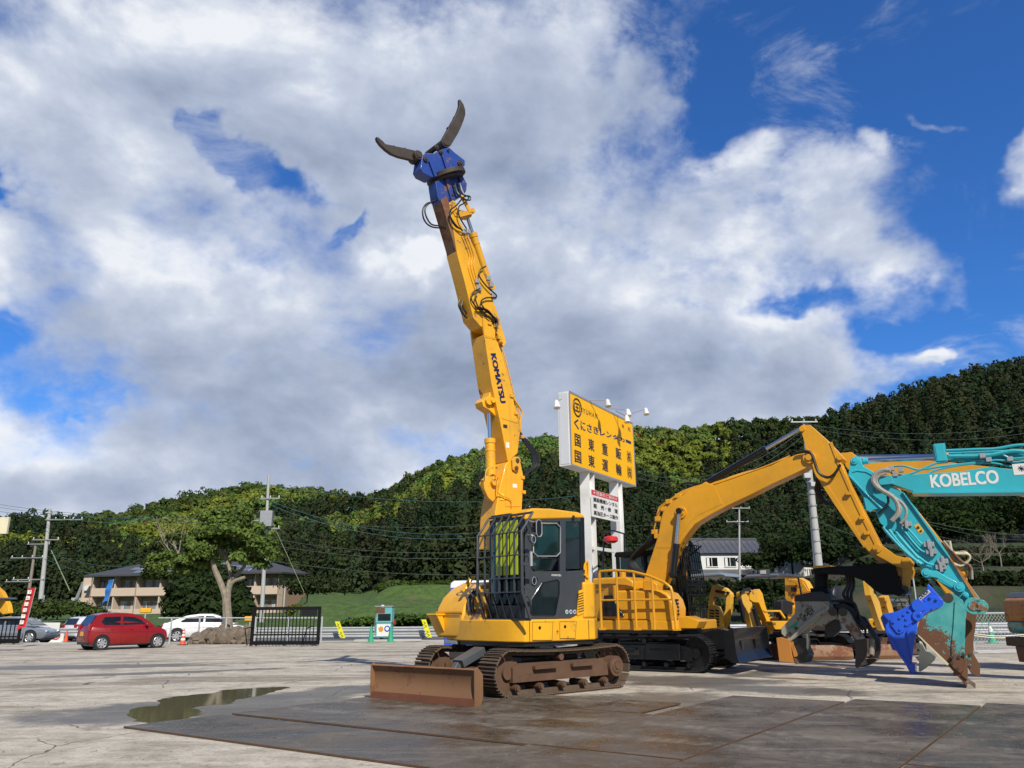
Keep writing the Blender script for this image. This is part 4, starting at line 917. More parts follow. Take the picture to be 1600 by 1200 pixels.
# stick
YS=.20
stick=pr_('stick',[c4(*p) for p in [(440,590),(462,575),(478,590),(498,690),(540,762),(575,830),(598,900),(640,1010),(668,1095),(700,1185),(715,1240),(738,1318),(722,1340),(690,1270),(640,1255),(600,1230),(566,1190),(520,1000),(480,850)]],YS,.36,m_yel,t,.012)
pr_('wear_plate',[c4(*p) for p in [(396,572),(425,556),(440,590),(446,660),(462,730),(474,800),(478,850),(440,720)]],YS-.02,.32,m_bl,stick,.006)
p_=M.loc(*c4(652,1030),y=0); q_=M.loc(*c4(530,655),y=0)
cylinder(t,p_,q_,.085,.04,m_yel,.72)
g=MB()
for yy in (YS+.02,YS-.36):
    g.cut(); g.prism(X([c4(*p) for p in [(462,640),(470,622),(545,632),(565,618),(572,634),(560,648),(500,664),(472,660)]],yy),yy-.04,yy)
P('bucket_link',g,m_ydirt,t,bev=.008); g=MB()
q=M.loc(*c4(560,632),y=YS); g.cyl((q.x,-.2,q.z),(q.x,.24,q.z),.06,n=14); q=M.loc(*c4(478,640),y=YS); g.cut(); g.cyl((q.x,-.2,q.z),(q.x,.24,q.z),.05,n=14)
P('link_pin',g,m_ydirt,t,bev=.008)
g=MB()
for yy in (YS+.03,YS-.37):
    g.cut(); g.prism(X([c4(*p) for p in [(545,640),(562,640),(520,560),(505,545),(500,560)]],yy),yy-.03,yy)
P('bucket_link',g,m_yel,t,bev=.006)
for k in range(3): hy([(505+k*14,765),(520+k*14,800),(545+k*12,870),(540+k*14,930),(575+k*13,1040)],.011,m_yel,YS+.015,'pipe',c4)
g=MB()
for cx,cy,s in ((512,742,.05),(535,742,.05),(590,1035,.06),(580,1000,.05),(640,985,.05),(668,1078,.06),(655,1020,.05)):
    g.cut(); q=M.loc(*c4(cx,cy),y=YS); g.box(q.x-s,q.x+s,YS-.02,YS+.06,q.z-s,q.z+s)
P('hose_manifold',g,m_steel,t,bev=.008)
hy([(385,590),(330,590),(302,625),(310,680),(350,715),(432,722)],.017,m_rub,-.05,'hose',c4,5)
hy([(390,575),(350,585),(318,610),(316,650),(345,700),(395,712),(436,735)],.017,m_rub,.05,'hose',c4,5)
hy([(470,490),(480,540),(520,570),(548,575),(545,555),(515,560),(480,600),(440,640),(470,700),(510,735)],.016,m_rub,YS+.08,'hose',c4,5)
hy([(492,485),(505,540),(540,560),(520,590),(490,610),(492,660),(530,725)],.016,m_rub,YS+.1,'hose',c4,5)
hy([(455,600),(445,660),(470,710),(505,728)],.014,m_rub,YS+.05,'hose',c4,5)
hy([(560,1170),(510,1160),(488,1120),(505,1080),(535,1070)],.017,m_rub,-.1,'hose',c4,5)
hy([(565,1185),(525,1185),(502,1140),(515,1095),(545,1080)],.017,m_rub,.0,'hose',c4,5)
hy([(630,920),(600,940),(598,975),(640,1030),(680,1065),(682,1082),(630,1085),(605,1110),(640,1160),(680,1190),(690,1230),(660,1200)],.016,m_rub,YS+.06,'hose',c4,5)
hy([(600,1035),(560,1060),(558,1100),(600,1150),(650,1165),(690,1200)],.016,m_rub,YS+.05,'hose',c4,5)
hy([(590,1050),(575,1080),(590,1130),(630,1175),(672,1210)],.016,m_rub,YS+.08,'hose',c4,5)
for k in range(3): hy([(150+k*9,10-k*6),(200+k*8,15),(232+k*8,40+k*4),(262+k*6,75+k*3),(255+k*8,110)],.016,m_rub,YS+.05+.03*k,'hose',c3,5)
hy([(62,-10),(75,30),(100,52),(140,58)],.017,m_rub,-.05,'hose',c3,5); hy([(80,-10),(92,20),(110,38),(138,44)],.017,m_rub,.02,'hose',c3,5)
# --- blue rotating grab
def ap(name,pts,y,wd,m,par,bev=.01,seg=2): return pr_(name,[c4(*p) for p in pts],y,wd,m,par,bev,seg)
gb=ap('grab_base',[(368,478),(490,430),(528,500),(532,525),(500,560),(460,575),(398,592),(380,560)],.15,.28,m_blue,t,.02)
ap('base_cheek',[(418,455),(438,448),(470,570),(452,576)],.20,.05,m_blue,gb,.006)
ap('base_cheek',[(488,432),(500,430),(532,490),(528,528),(512,545)],.20,.38,m_blue,gb,.006)
a_=M.loc(*c4(352,478),y=0);b_=M.loc(*c4(488,425),y=0); dn=M.loc(*c4(425,475),y=0)-M.loc(*c4(416,450),y=0); dn=dn.normalized(); ct=(a_+b_)/2
g=MB(); g.cyl(ct-dn*.04,ct+dn*.06,(b_-a_).length/2*1.02,n=32); g.cyl(ct+dn*.06,ct+dn*.12,(b_-a_).length/2*.85,n=32); P('rotator_ring',g,m_jaw,t,bev=.008)
hd=ap('grab_head',[(300,345),(318,328),(360,332),(405,308),(440,300),(470,328),(522,368),(522,395),(485,412),(425,428),(352,458),(305,435),(290,410)],.16,.30,m_blue,t,.015)
for q in ([(336,372),(346,370),(378,448),(366,452)],[(402,340),(412,338),(442,420),(430,424)]): ap('head_rib',q,.21,.06,m_blue,hd,.004)
for q in ([(336,372),(346,370),(378,448),(366,452)],[(402,340),(412,338),(442,420),(430,424)]): ap('head_rib',q,-.15,.06,m_blue,hd,.004)
g=MB()
for cx,cy,r in ((322,358,.07),(402,322,.06),(503,380,.085),(378,296,.07),(460,548,.045),(440,312,.03),(520,528,.045)):
    g.cut(); q=M.loc(*c4(cx,cy),y=.22); g.cyl((q.x,-.17,q.z),(q.x,.20,q.z),r*.85,n=18); g.cyl((q.x,.20,q.z),(q.x,.22,q.z),r*.5,n=6)
P('grab_pin',g,m_jaw,hd,bev=.006)
J1=[(62,244),(72,248),(98,270),(108,282),(145,290),(152,288),(158,293),(200,302),(210,300),(216,306),(270,318),(296,322),(304,345),(296,370),(276,374),(230,362),(180,350),(140,334),(110,312),(82,285),(66,262)]
J2=[(494,48),(502,56),(516,78),(524,105),(525,130),(516,160),(502,195),(488,225),(466,262),(448,292),(418,300),(402,285),(400,266),(414,240),(428,215),(436,200),(434,192),(444,185),(464,152),(470,136),(478,125),(488,100),(494,80)]
for J,pc,kk in ((J1,(278,342),.12),(J2,(418,280),.10)):
    j=ap('grab_jaw',J,.05,.085,m_jaw,t,.012)
    q=M.loc(*c4(*pc),y=.12); g=MB(); g.cyl((q.x,-.13,q.z),(q.x,.15,q.z),.105,n=22); g.cyl((q.x,-.14,q.z),(q.x,.17,q.z),.07,n=18); P('jaw_pin',g,m_jaw,j,bev=.006)
    cx=sum(p[0] for p in J)/len(J);cy=sum(p[1] for p in J)/len(J)
    inn=[(cx+(x-cx)*.62,cy+(y-cy)*.62) for x,y in J]
hy([(468,500),(475,530),(490,548)],.03,m_steel,.22,'fitting',c4); hy([(492,488),(502,520),(515,545)],.03,m_steel,.24,'fitting',c4)

g=MB()
for cx,cy in ((215,260),(232,380)): 
    a=M.loc(*c3(cx,cy),y=YB+.002); 
for (x0,y0,x1,y1) in ((205,165,262,180),(296,612,382,640),(320,905,412,940)):
    a=M.loc(*c3(x0,y0),y=YB+.002); b=M.loc(*c3(x1,y1),y=YB+.002); g.cut(); g.tube([a,b],.006,5)
P('weld_seam',g,m_ydirt,boom)
wl0=plain('warning_yellow_label',(.75,.55,.02),.5,0,.1)
for cx,cy,w_,h_,m_ in ((318,655,.05,.03,m_inkb),(300,1045,.05,.07,wl0),(370,985,.06,.04,m_lw)):
    q=M.loc(*c3(cx,cy),y=YB+.02); g=MB(); g.box(q.x-w_,q.x+w_,YB+.0,YB+.016,q.z-h_,q.z+h_); P('label_plate',g,m_,foot)
g=MB(); q=M.loc(*cc(905,972),y=1.25); g.box(q.x-.03,q.x+.03,1.246,1.252,q.z-.006,q.z+.006); g.box(q.x-.006,q.x+.006,1.247,1.253,q.z-.03,q.z+.03); P('paint_mark',g,m_rust,t)
for x_ in (.95,.55,-.6): g=MB(); g.box(x_-.006,x_+.006,1.24,1.2535,.95,1.30); P('panel_gap',g,m_black,t)
g=MB(); g.box(1.282,1.294,-1.2,-.4,1.40,1.412); P('panel_gap',g,m_black,t)
# hoses and pipes between the tank cover and the cab cage
for k in range(3): hose(t,[(1.0,-.30+.06*k,1.9),(1.18,-.28+.08*k,1.7),(1.22,-.2+.08*k,1.45),(1.15,-.15+.06*k,1.2)],.02,m_rub)
g=MB(); g.tube([(1.28,.05,2.6),(1.30,-.12,2.55),(1.28,-.2,2.35),(1.15,-.25,2.1)],.016,8,smooth=5); P('cab_hose',g,m_rub,t)
# mud and oil plates under the deck
g=MB(); g.cyl((.2,1.02,.82),(.55,1.02,.84),.06,n=12); P('swivel_hose_guard',g,m_steel,t)
# =============================================================== railed excavator with the black undercarriage
E2=Fr(3.86,21.53,-33); t=thing('railed_excavator','orange-yellow excavator with a side guard rail, freshly black tracks and a raised black dozer blade','excavator',E2.o,E2.deg)
R2=t; X2=lambda pts,y:E2.xz(pts,y)
track(t,2.8,.40,-1.0,.50,-1,m_tblk,m_black,zc=.45,n=44,sag=.02); track(t,2.8,.40,1.0,.50,1,m_tblk,m_black,zc=.45,n=44,sag=.02)
g=MB(); g.prism([(.15,.28),(1.05,.28),(1.05,.66),(.15,.66)],-1.27,-1.2); P('track_cover',g,m_black,t,bev=.02); g=MB(); g.box(-.7,-.05,-1.22,-1.15,.38,.50); P('step_slot',g,m_blackd,t)
g=MB(); g.box(-.8,.9,-.8,.8,.42,.7); g.cyl((0,0,.68),(0,0,.90),.55,n=28); P('car_body',g,m_black,t,bev=.02)
g=MB(); secs=[]
prof=[(.10,.0),(.02,.10),(-.06,.24),(-.09,.40),(-.07,.56),(.0,.70),(.04,.76),(.0,.77),(-.06,.70),(-.13,.56),(-.15,.4),(-.12,.2),(-.04,.05),(.06,-.02)]
for k in range(7):
    y=-1.42+2.84*k/6; secs.append([(2.45+p[0],y,.28+p[1]) for p in prof])
g.loft(secs); bl=P('blade',g,m_black,t,bev=.006)
g=MB()
for y in (-1.43,1.40): g.cut(); g.prism([(2.55,.27),(2.50,.50),(2.48,1.05),(2.42,1.06),(2.25,.9),(2.22,.4),(2.4,.27)],y,y+.03)
P('blade_end_plate',g,m_black,bl,bev=.004)
g=MB()
for y in (-.55,.55): g.cut(); g.beam((2.4,y,.62),(.8,y*.8,.55),.14,.24)
P('blade_arm',g,m_black,t,bev=.01)
g=MB(); g.prism([(1.25,.5),(2.3,.55),(2.3,.95),(1.9,1.02),(1.1,.85)],-.85,-.35); P('blade_mount',g,m_black,t,bev=.02)
pl=[(.9,-1.25),(-.9,-1.28),(-1.45,-1.05),(-1.75,-.5),(-1.8,0),(-1.75,.5),(-1.45,1.05),(-.9,1.28),(1.0,1.25),(1.3,.9),(1.32,-.4),(1.1,-1.0)]
g=MB(); g.prism(pl,.98,1.22,'z'); P('deck_skirt',g,m_yel2,t,bev=.03,seg=2)
g=MB(); g.prism([(x*.95,y*.95) for x,y in pl],.90,.982,'z'); P('deck_plate',g,m_black,t)
g=MB(); g.prism([(-.6,-1.24),(-1.42,-1.02),(-1.72,-.5),(-1.77,0),(-1.72,.5),(-1.42,1.02),(-.6,1.24)],1.22,2.15,'z'); P('counterweight',g,m_yel2,t,bev=.07,seg=3)
g=MB(); g.prism([(.95,1.22),(.98,1.5),(.92,1.72),(.80,1.88),(.62,1.95),(.45,1.97),(-.62,1.97),(-.62,1.22)],-1.22,-.42); P('side_body',g,m_yel2,t,bev=.06,seg=3)
g=MB(); g.prism([(.92,1.22),(.96,1.45),(.90,1.66),(.74,1.84),(.5,1.92),(.22,1.92),(.22,1.22)],-1.235,-1.20); P('body_door',g,m_yel2,t,bev=.012,seg=2)
g=MB(); g.prism([(.20,1.25),(.20,1.9),(-.10,1.95),(-.10,1.25)],-1.235,-1.2); P('body_door',g,m_yel2,t,bev=.012,seg=2)
g=MB(); g.prism([(-1.1,1.32),(-.95,1.85),(-.75,1.85),(-.4,1.32)],-1.26,-1.18); P('grille_opening',g,m_black,t,bev=.01)
g=MB(); g.prism([(-1.4,1.97),(-1.35,2.3),(-.35,2.32),(-.15,2.2),(-.1,1.97)],-1.15,.9); P('engine_hood',g,m_yel2,t,bev=.06,seg=3)
g=MB(); g.prism([(.05,1.95),(.05,2.22),(.30,2.22),(.45,2.1),(.45,1.95)],-1.0,-.6); g.cut(); g.cyl((-.55,-.9,2.3),(-.55,-.9,2.45),.09,n=16); P('tank_lid',g,m_yel2,t,bev=.03,seg=2)
g=MB(); g.prism([(.95,1.02),(1.45,1.02),(1.55,1.2),(1.25,1.32),(.98,1.3)],-1.1,-.5); P('access_step',g,m_yel2,t,bev=.02)
for k in range(5):
    g=MB(); z=1.34+k*.085; g.box(.965-.02*k*.4,.99,-1.05,-.95,z,z+.05); P('vent_slot',g,m_black,t)
# guard rail: four uprights, curved top, middle rail
TLr=X2([(936,892),(960,891),(988,893),(1015,900),(1038,910),(1048,918)],-1.42); BLr=X2([(940,984)],-1.42)[0]; xr=TLr[-1][0]; MID=X2([(938,938)],-1.42)[0][1]
zb_=1.0
top=[(x,-1.42,z) for x,z in TLr]; top[0]=(BLr[0]+.03,-1.42,top[1][2]-.01)
g=MB(); g.tube([(BLr[0],-1.42,zb_)]+[(BLr[0],-1.42,top[0][2]-.05)]+top+[(xr+.03,-1.42,TLr[-1][1]-.12),(xr+.08,-1.42,zb_)],.036,10); rl=P('guard_rail',g,m_yel2,t)
g=MB(); g.tube([(BLr[0],-1.42,MID),(xr+.05,-1.42,MID)],.026,8); P('middle_rail',g,m_yel2,rl)
import bisect
for k in range(3):
    x=BLr[0]+(xr-BLr[0])*(k+1)/4; zt=np.interp(x,[p[0] for p in top],[p[2] for p in top]); g=MB(); g.tube([(x,-1.42,zb_),(x,-1.42,zt)],.032,8); P('rail_post',g,m_yel2,rl)
for x in (BLr[0],xr+.06,(BLr[0]+xr)/2): g=MB(); g.box(x-.06,x+.06,-1.46,-1.2,zb_-.02,zb_+.03); P('rail_foot',g,m_yel2,rl,bev=.005)
DXC=-.72
# cab on the far side with a black cage in front
def pane3(g,x0,x1,y0,y1,z0,z1): g.box(x0,x1,y0,y1,z0,z1)
g=MB(); g.dx=DXC
for x,y in ((1.25,.25),(1.25,1.15),(-.5,.25),(-.5,1.15),(.35,.25)): g.cut(); g.box(x-.05,x+.05,y-.04,y+.04,1.2,2.95)
P('cab_pillar',g,m_matte,t,bev=.01)
g=MB(); g.dx=DXC; g.box(-.5,1.2,.27,1.13,1.2,1.7); P('cab_wall',g,m_matte,t,bev=.02)
g=MB(); g.dx=DXC; g.box(1.24,1.26,.30,1.10,1.3,2.88); g.cut(); g.box(-.44,.30,.255,.265,1.7,2.88); g.cut(); g.box(.40,1.2,.255,.265,1.7,2.88); g.cut(); g.box(-.44,1.2,1.14,1.15,1.7,2.88); P('window',g,m_clear,t)
g=MB(); g.dx=DXC; g.box(.0,.5,.5,.95,1.3,1.75); g.box(-.1,.05,.5,.95,1.7,2.4); P('seat',g,m_rub,t,bev=.03)
g=MB(); g.dx=DXC; g.prism([(-.6,2.93),(-.55,3.06),(1.0,3.08),(1.32,2.98),(1.32,2.92)],.2,1.2); P('cab_roof',g,m_matte,t,bev=.03,seg=2)
g=MB(); g.dx=DXC; g.box(1.28,1.34,.35,.75,2.3,2.5); P('work_lamp',g,m_yel2,t)
gz0,gz1=1.25,3.2
g=MB(); g.dx=DXC; y0,y1=-.05,1.30
for i in range(9): 
    y=y0+(y1-y0)*i/8; g.tube([(1.52,y,gz1),(1.62,y,2.2),(1.62,y,gz0)],.014,6)
for z in (1.25,1.55,1.85,2.15,2.3,2.5,2.75,3.0,3.2): 
    x=1.62 if z<2.2 else 1.62-.10*(z-2.2); g.tube([(x,y0-.01,z),(x,y1,z)],.016,6)
for z in (2.1,2.22): g.beam((1.63,y0-.04,z),(1.63,y1+.02,z),.05,.05)
g.tube([(1.62,y0,3.2),(1.2,y0,2.9)],.02,6); g.tube([(1.62,y1,3.2),(1.2,y1,2.9)],.02,6); g.tube([(1.62,y0,1.4),(1.2,y0+.25,1.4)],.02,6)
P('cab_guard',g,m_matte,t)
def c7(x,y): return (980+x/4.444,640+y/4.444)
def c8(x,y): return (1180+x/3.81,840+y/3.81)
def pz(F_,name,pts,y,wd,m,par,conv=None,bev=.012,seg=2):
    g=MB(); g.prism(F_.xz([conv(*p) if conv else p for p in pts],y),y,y+wd); return P(name,g,m,par,bev=bev,seg=seg)
YB2=-.24
bm=[(95,1240),(170,1010),(195,935),(215,870),(235,760),(250,705),(300,650),(370,600),(470,545),(540,505),(600,525),(700,492),(820,450),(1000,388),(1090,345),(1180,310),(1240,300),(1285,312),(1302,340),(1285,370),(1235,410),(1130,460),(1000,520),(860,590),(700,665),(560,740),(470,795),(410,870),(370,930),(330,1010),(300,1100),(240,1240)]
boom2=pz(E2,'boom',bm,YB2,.46,m_yel2,t,c7,.015)
pz(E2,'boom_side_plate',[(262,700),(330,640),(500,560),(610,535),(660,655),(500,730),(430,790),(380,860),(300,960),(200,960),(240,780)],YB2-.008,.008,m_yel2,boom2,c7,.003)
g=MB(); q=E2.loc(*c7(375,715),y=YB2); g.cyl((q.x,YB2-.05,q.z),(q.x,YB2+.5,q.z),.16,n=28); g.cyl((q.x,YB2-.16,q.z),(q.x,YB2-.05,q.z),.09,n=20); P('boom_pin',g,m_yel2,boom2,bev=.01)
g=MB(); q=E2.loc(*c7(1265,335),y=YB2); g.cyl((q.x,YB2-.06,q.z),(q.x,YB2+.5,q.z),.15,n=28); g.cyl((q.x,YB2-.10,q.z),(q.x,YB2-.05,q.z),.08,n=20); P('boom_pin',g,m_yel2,boom2,bev=.01)
for a_,b_,yy in (((318,1150),(365,705),-.36),((380,1150),(425,730),.36)):
    p=E2.loc(*c7(*a_),y=yy); q=E2.loc(*c7(*b_),y=yy)
    if yy>0: q=E2.loc(*c7(375,715),y=YB2); q=Vector((q.x,yy,q.z)); p=E2.loc(*c7(318,1150),y=-.36); p=Vector((p.x,yy,p.z))
    cylinder(t,p,q,.085,.05,m_black,.46)
# arm cylinder
p=E2.loc(*c7(545,515),y=0); q=E2.loc(*c7(1215,125),y=0); cylinder(t,p,q,.085,.048,m_black,.62)
pz(E2,'cylinder_bracket',[(500,545),(525,510),(545,500),(565,512),(575,540)],-.12,.24,m_yel2,boom2,c7,.006)
# stick
st=[(1200,120),(1212,107),(1270,105),(1305,135),(1385,205),(1490,320),(1502,340),(1480,365),(1545,520),(1620,700),(1760,1020),(1850,1085),(1925,1120),(1960,1175),(1880,1180),(1790,1145),(1700,1020),(1600,840),(1420,590),(1270,390),(1235,290),(1240,250),(1215,160)]
def c7s(x,y): return (980+x/4.444,640+y/4.444)
st=[(1250,667),(1253,664),(1266,664),(1274,671),(1292,687),(1316,712),(1318,717),(1313,722),(1327,755),(1345,790),(1375,850),(1384,865),(1400,872),(1424,884),(1427,893),(1424,905),(1400,899),(1385,893),(1352,856),(1308,788),(1265,727),(1257,705),(1258,696),(1253,678)]
stick2=pz(E2,'stick',st,YB2+.04,.38,m_yel2,t,None,.012)
pz(E2,'stick_rib',[(1296,692),(1300,690),(1312,722),(1340,785),(1372,852),(1368,854),(1336,788),(1308,724)],YB2+.02,.02,m_yel2,stick2,None,.003)
pz(E2,'stick_rib',[(1258,700),(1262,700),(1270,722),(1310,784),(1353,852),(1350,856),(1305,790),(1265,728)],YB2+.02,.02,m_yel2,stick2,None,.003)
for cx,cy in ((1253,670),(1312,715)):
    q=E2.loc(cx,cy,y=YB2); g=MB(); g.cyl((q.x,YB2-.02,q.z),(q.x,YB2+.5,q.z),.07,n=18); P('stick_pin',g,m_yel2,stick2,bev=.006)
for cx,cy in ((1326,771),(1347,809),(1354,833)):
    q=E2.loc(cx,cy,y=YB2); g=MB(); g.box(q.x-.06,q.x+.05,YB2-.05,YB2+.05,q.z-.04,q.z+.04); P('pipe_bracket',g,m_yel2,stick2,bev=.005)
def hy2(F_,pts,r,m,y,par,nm='hose',conv=None,k=5):
    v=[F_.loc(*(conv(*p) if conv else p),y=y) for p in pts]; return hose(par,v,r,m,nm,k)
hy2(E2,[(1180,300),(1230,290),(1275,300),(1300,360),(1320,420),(1350,455),(1400,470),(1445,440),(1480,380)],.035,m_rub,YB2-.08,t,conv=c7)
for k in range(4): hy2(E2,[(1100+k*10,340-k*6),(1040+k*8,362-k*4),(930+k*4,405),(800,450-k*3),(640,505-k*4),(500,545-k*6),(380,590-k*7),(300,650-k*9),(240,700-k*12),(215,740-k*14),(180,850-k*4)],.018,m_yel2,YB2+.06+k*.08,t,'pipe',c7)
for k in range(4): hy2(E2,[(180+k*12,820+k*10),(150+k*14,900+k*6),(60+k*12,990),(20+k*10,1040),(30+k*14,1090),(90+k*10,1130)],.032,m_rub,YB2+.03+k*.07,t,conv=c7)
g=MB()
for cx,cy in ((210,760),(250,690),(285,640),(350,600),(205,880),(185,850)):
    g.cut(); q=E2.loc(*c7(cx,cy),y=YB2); g.box(q.x-.08,q.x+.08,YB2,YB2+.36,q.z-.05,q.z+.07)
P('pipe_clamp',g,m_yel2,t,bev=.008)
for k in range(3): hy2(E2,[(1320+k*12,480),(1310+k*14,560),(1340+k*16,630),(1420+k*10,660),(1480+k*8,640)],.03,m_rub,.25+.05*k,t,conv=c7)
hy2(E2,[(370,520),(420,510),(500,515),(545,510)],.03,m_rub,.1,t,conv=c7)
# bucket linkage, bracket and the timber grapple hanging below
lk=pz(E2,'tipping_link',[(1365,858),(1370,850),(1378,852),(1400,868),(1424,874),(1428,884),(1420,890),(1402,886),(1370,868)],YB2-.05,.06,m_yel2,t,None,.01)
pz(E2,'tipping_link',[(1410,880),(1426,884),(1420,924),(1412,926),(1409,915)],YB2-.02,.05,m_yel2,t,None,.01)
pz(E2,'tipping_link',[(1410,880),(1426,884),(1420,924),(1412,926),(1409,915)],YB2+.36,.05,m_yel2,t,None,.01)
for cx,cy in ((1371,857),(1417,878),(1390,886),(1413,922)):
    q=E2.loc(cx,cy,y=YB2); g=MB(); g.cyl((q.x,YB2-.08,q.z),(q.x,YB2+.5,q.z),.10,n=18); P('link_pin',g,m_yel2 if cy<880 else m_black,t,bev=.008)
bk=pz(E2,'grapple_bracket',[(1271,888),(1274,886),(1330,884),(1385,880),(1398,885),(1404,915),(1414,925),(1405,932),(1392,928),(1380,930),(1366,922),(1350,908),(1325,898),(1272,896)],-.42,.84,m_matte,t,None,.012)
pz(E2,'bracket_edge',[(1269,886),(1270,884),(1296,883),(1296,885.5),(1272,888)],-.43,.86,m_yel2,bk,None,.002)
g=MB()
for cx,cy in ((1283,895),):
    p=E2.loc(cx,894,y=0);q=E2.loc(cx,927,y=0); g.cyl(p,q,.16,n=20); g.box(q.x-.2,q.x+.2,-.2,.2,q.z+.0,q.z+.12)
P('rotator_column',g,m_matte,t,bev=.01)
for k in range(3): hy2(E2,[(1322+k*5,898),(1324+k*5,915),(1318+k*6,928),(1325+k*3,940)],.035,m_rub,-.1+.1*k,t)
def cg_(x,y): return (1200+x/6.315,870+y/6.315)
hub=pz(E2,'grapple_head',[(262,382),(440,345),(540,340),(620,400),(628,440),(262,440)],-.38,.7,m_blackd,t,cg_,.02)
gp=pz(E2,'grapple_frame',[(270,432),(600,432),(612,520),(560,560),(235,830),(195,815),(130,760),(128,705),(190,640),(262,560)],-.36,.70,m_gpl,t,cg_,.015)
pz(E2,'frame_rib',[(520,450),(545,440),(612,505),(600,522),(560,540),(350,690),(225,832),(205,815),(330,675),(500,540),(575,505)],-.40,.05,m_gpl,gp,cg_,.006)
pz(E2,'frame_web',[(560,540),(610,440),(660,520),(690,600),(600,640),(540,690),(440,660),(480,600)],-.25,.5,m_gpl,gp,cg_,.012)
o_=E2.loc(*cg_(352,640),y=-.367); r_=(E2.loc(*cg_(470,540),y=-.367)-o_); u_=Vector((-r_.z,0,r_.x)); u_=u_ if u_.z>0 else -u_
text('grapple_lettering','GP-45V',m_inkb,gp,o_,r_,u_,w=r_.length,h=.17,off=.07)
gm_=plain('green_logo_ink',(.02,.33,.16),.5); pz(E2,'green_mark',[(215,690),(290,630),(302,655),(240,708),(216,710)],-.366,.004,gm_,gp,cg_,0)
for cx,cy in ((195,775),(215,760),(278,705),(640,540),(740,545)):
    q=E2.loc(*cg_(cx,cy),y=-.37); g=MB(); g.cyl((q.x,-.40,q.z),(q.x,-.34,q.z),.035 if cx<600 else .1,n=12); P('bolt',g,m_jaw,gp)
pz(E2,'frame_bracket',[(330,520),(380,470),(372,500),(350,545),(365,560),(340,580)],-.42,.06,m_gpl,gp,cg_,.006)
# left claw
cl=pz(E2,'claw',[(80,800),(130,795),(215,820),(230,960),(255,1050),(210,1045),(110,1035)],-.42,.10,m_orust,t,cg_,.01)
pz(E2,'claw_plate',[(130,790),(360,800),(372,900),(405,965),(378,1045),(275,1058),(200,985),(150,900)],-.30,.55,m_blackd,cl,cg_,.015)
pz(E2,'claw_plate',[(215,830),(245,840),(290,970),(285,985),(255,990),(235,910)],-.36,.05,m_orust,cl,cg_,.006)
pz(E2,'claw_plate',[(198,985),(265,1000),(300,1050),(275,1060),(235,1030)],-.40,.1,m_rust,cl,cg_,.006)
hy2(E2,[(380,760),(390,820),(385,900),(375,915)],.035,m_cream,-.2,cl,'pipe',cg_)
# right claw (two tines)
c2=pz(E2,'claw',[(690,610),(700,530),(760,510),(810,560),(880,690),(960,820),(968,920),(955,1010),(975,1060),(880,1095),(858,1080),(862,960),(850,830),(800,740)],-.38,.16,m_gpl,t,cg_,.012)
pz(E2,'claw_lower',[(850,820),(960,810),(972,930),(950,1020),(870,1096),(858,1080),(862,960)],-.39,.18,m_jaw,c2,cg_,.01)
pz(E2,'claw',[(880,560),(960,600),(1060,760),(1100,830),(1108,920),(1085,1010),(1030,1040),(930,1080),(960,1010),(1050,980),(1065,900),(1050,820),(960,680),(880,620)],.10,.16,m_blackd,t,cg_,.012)
pz(E2,'claw_tip',[(960,1010),(1050,1005),(1070,1020),(1000,1070),(880,1096),(862,1085)],-.2,.4,m_rust,c2,cg_,.01)
pz(E2,'cylinder_guard',[(640,470),(740,450),(860,510),(880,600),(820,640),(700,560)],-.12,.4,m_blackd,t,cg_,.03)
p=E2.loc(*cg_(1025,815),y=.1);q=E2.loc(*cg_(1020,960),y=.1); g=MB(); g.cyl(p,q,.07,n=14); P('claw_cylinder',g,m_gpl,c2)
p=E2.loc(*cg_(700,480),y=.05);q=E2.loc(*cg_(960,700),y=.05); g=MB(); g.cyl(p,q,.10,n=14); P('claw_cylinder',g,m_blackd,c2)
for k in range(4): hy2(E2,[(640+k*12,440),(720+k*20,430+k*9),(840,450+k*14),(880,520+k*20),(920+k*12,640),(960,700+k*20)],.025,m_rub,-.25+.12*k,t,conv=cg_)
pz(E2,'inner_plate',[(560,640),(700,620),(720,720),(640,790),(560,800)],.0,.2,m_blackd,gp,cg_,.01)
hy2(E2,[(415,760),(500,775),(560,770)],.03,m_gpl,-.1,gp,'pipe',cg_)

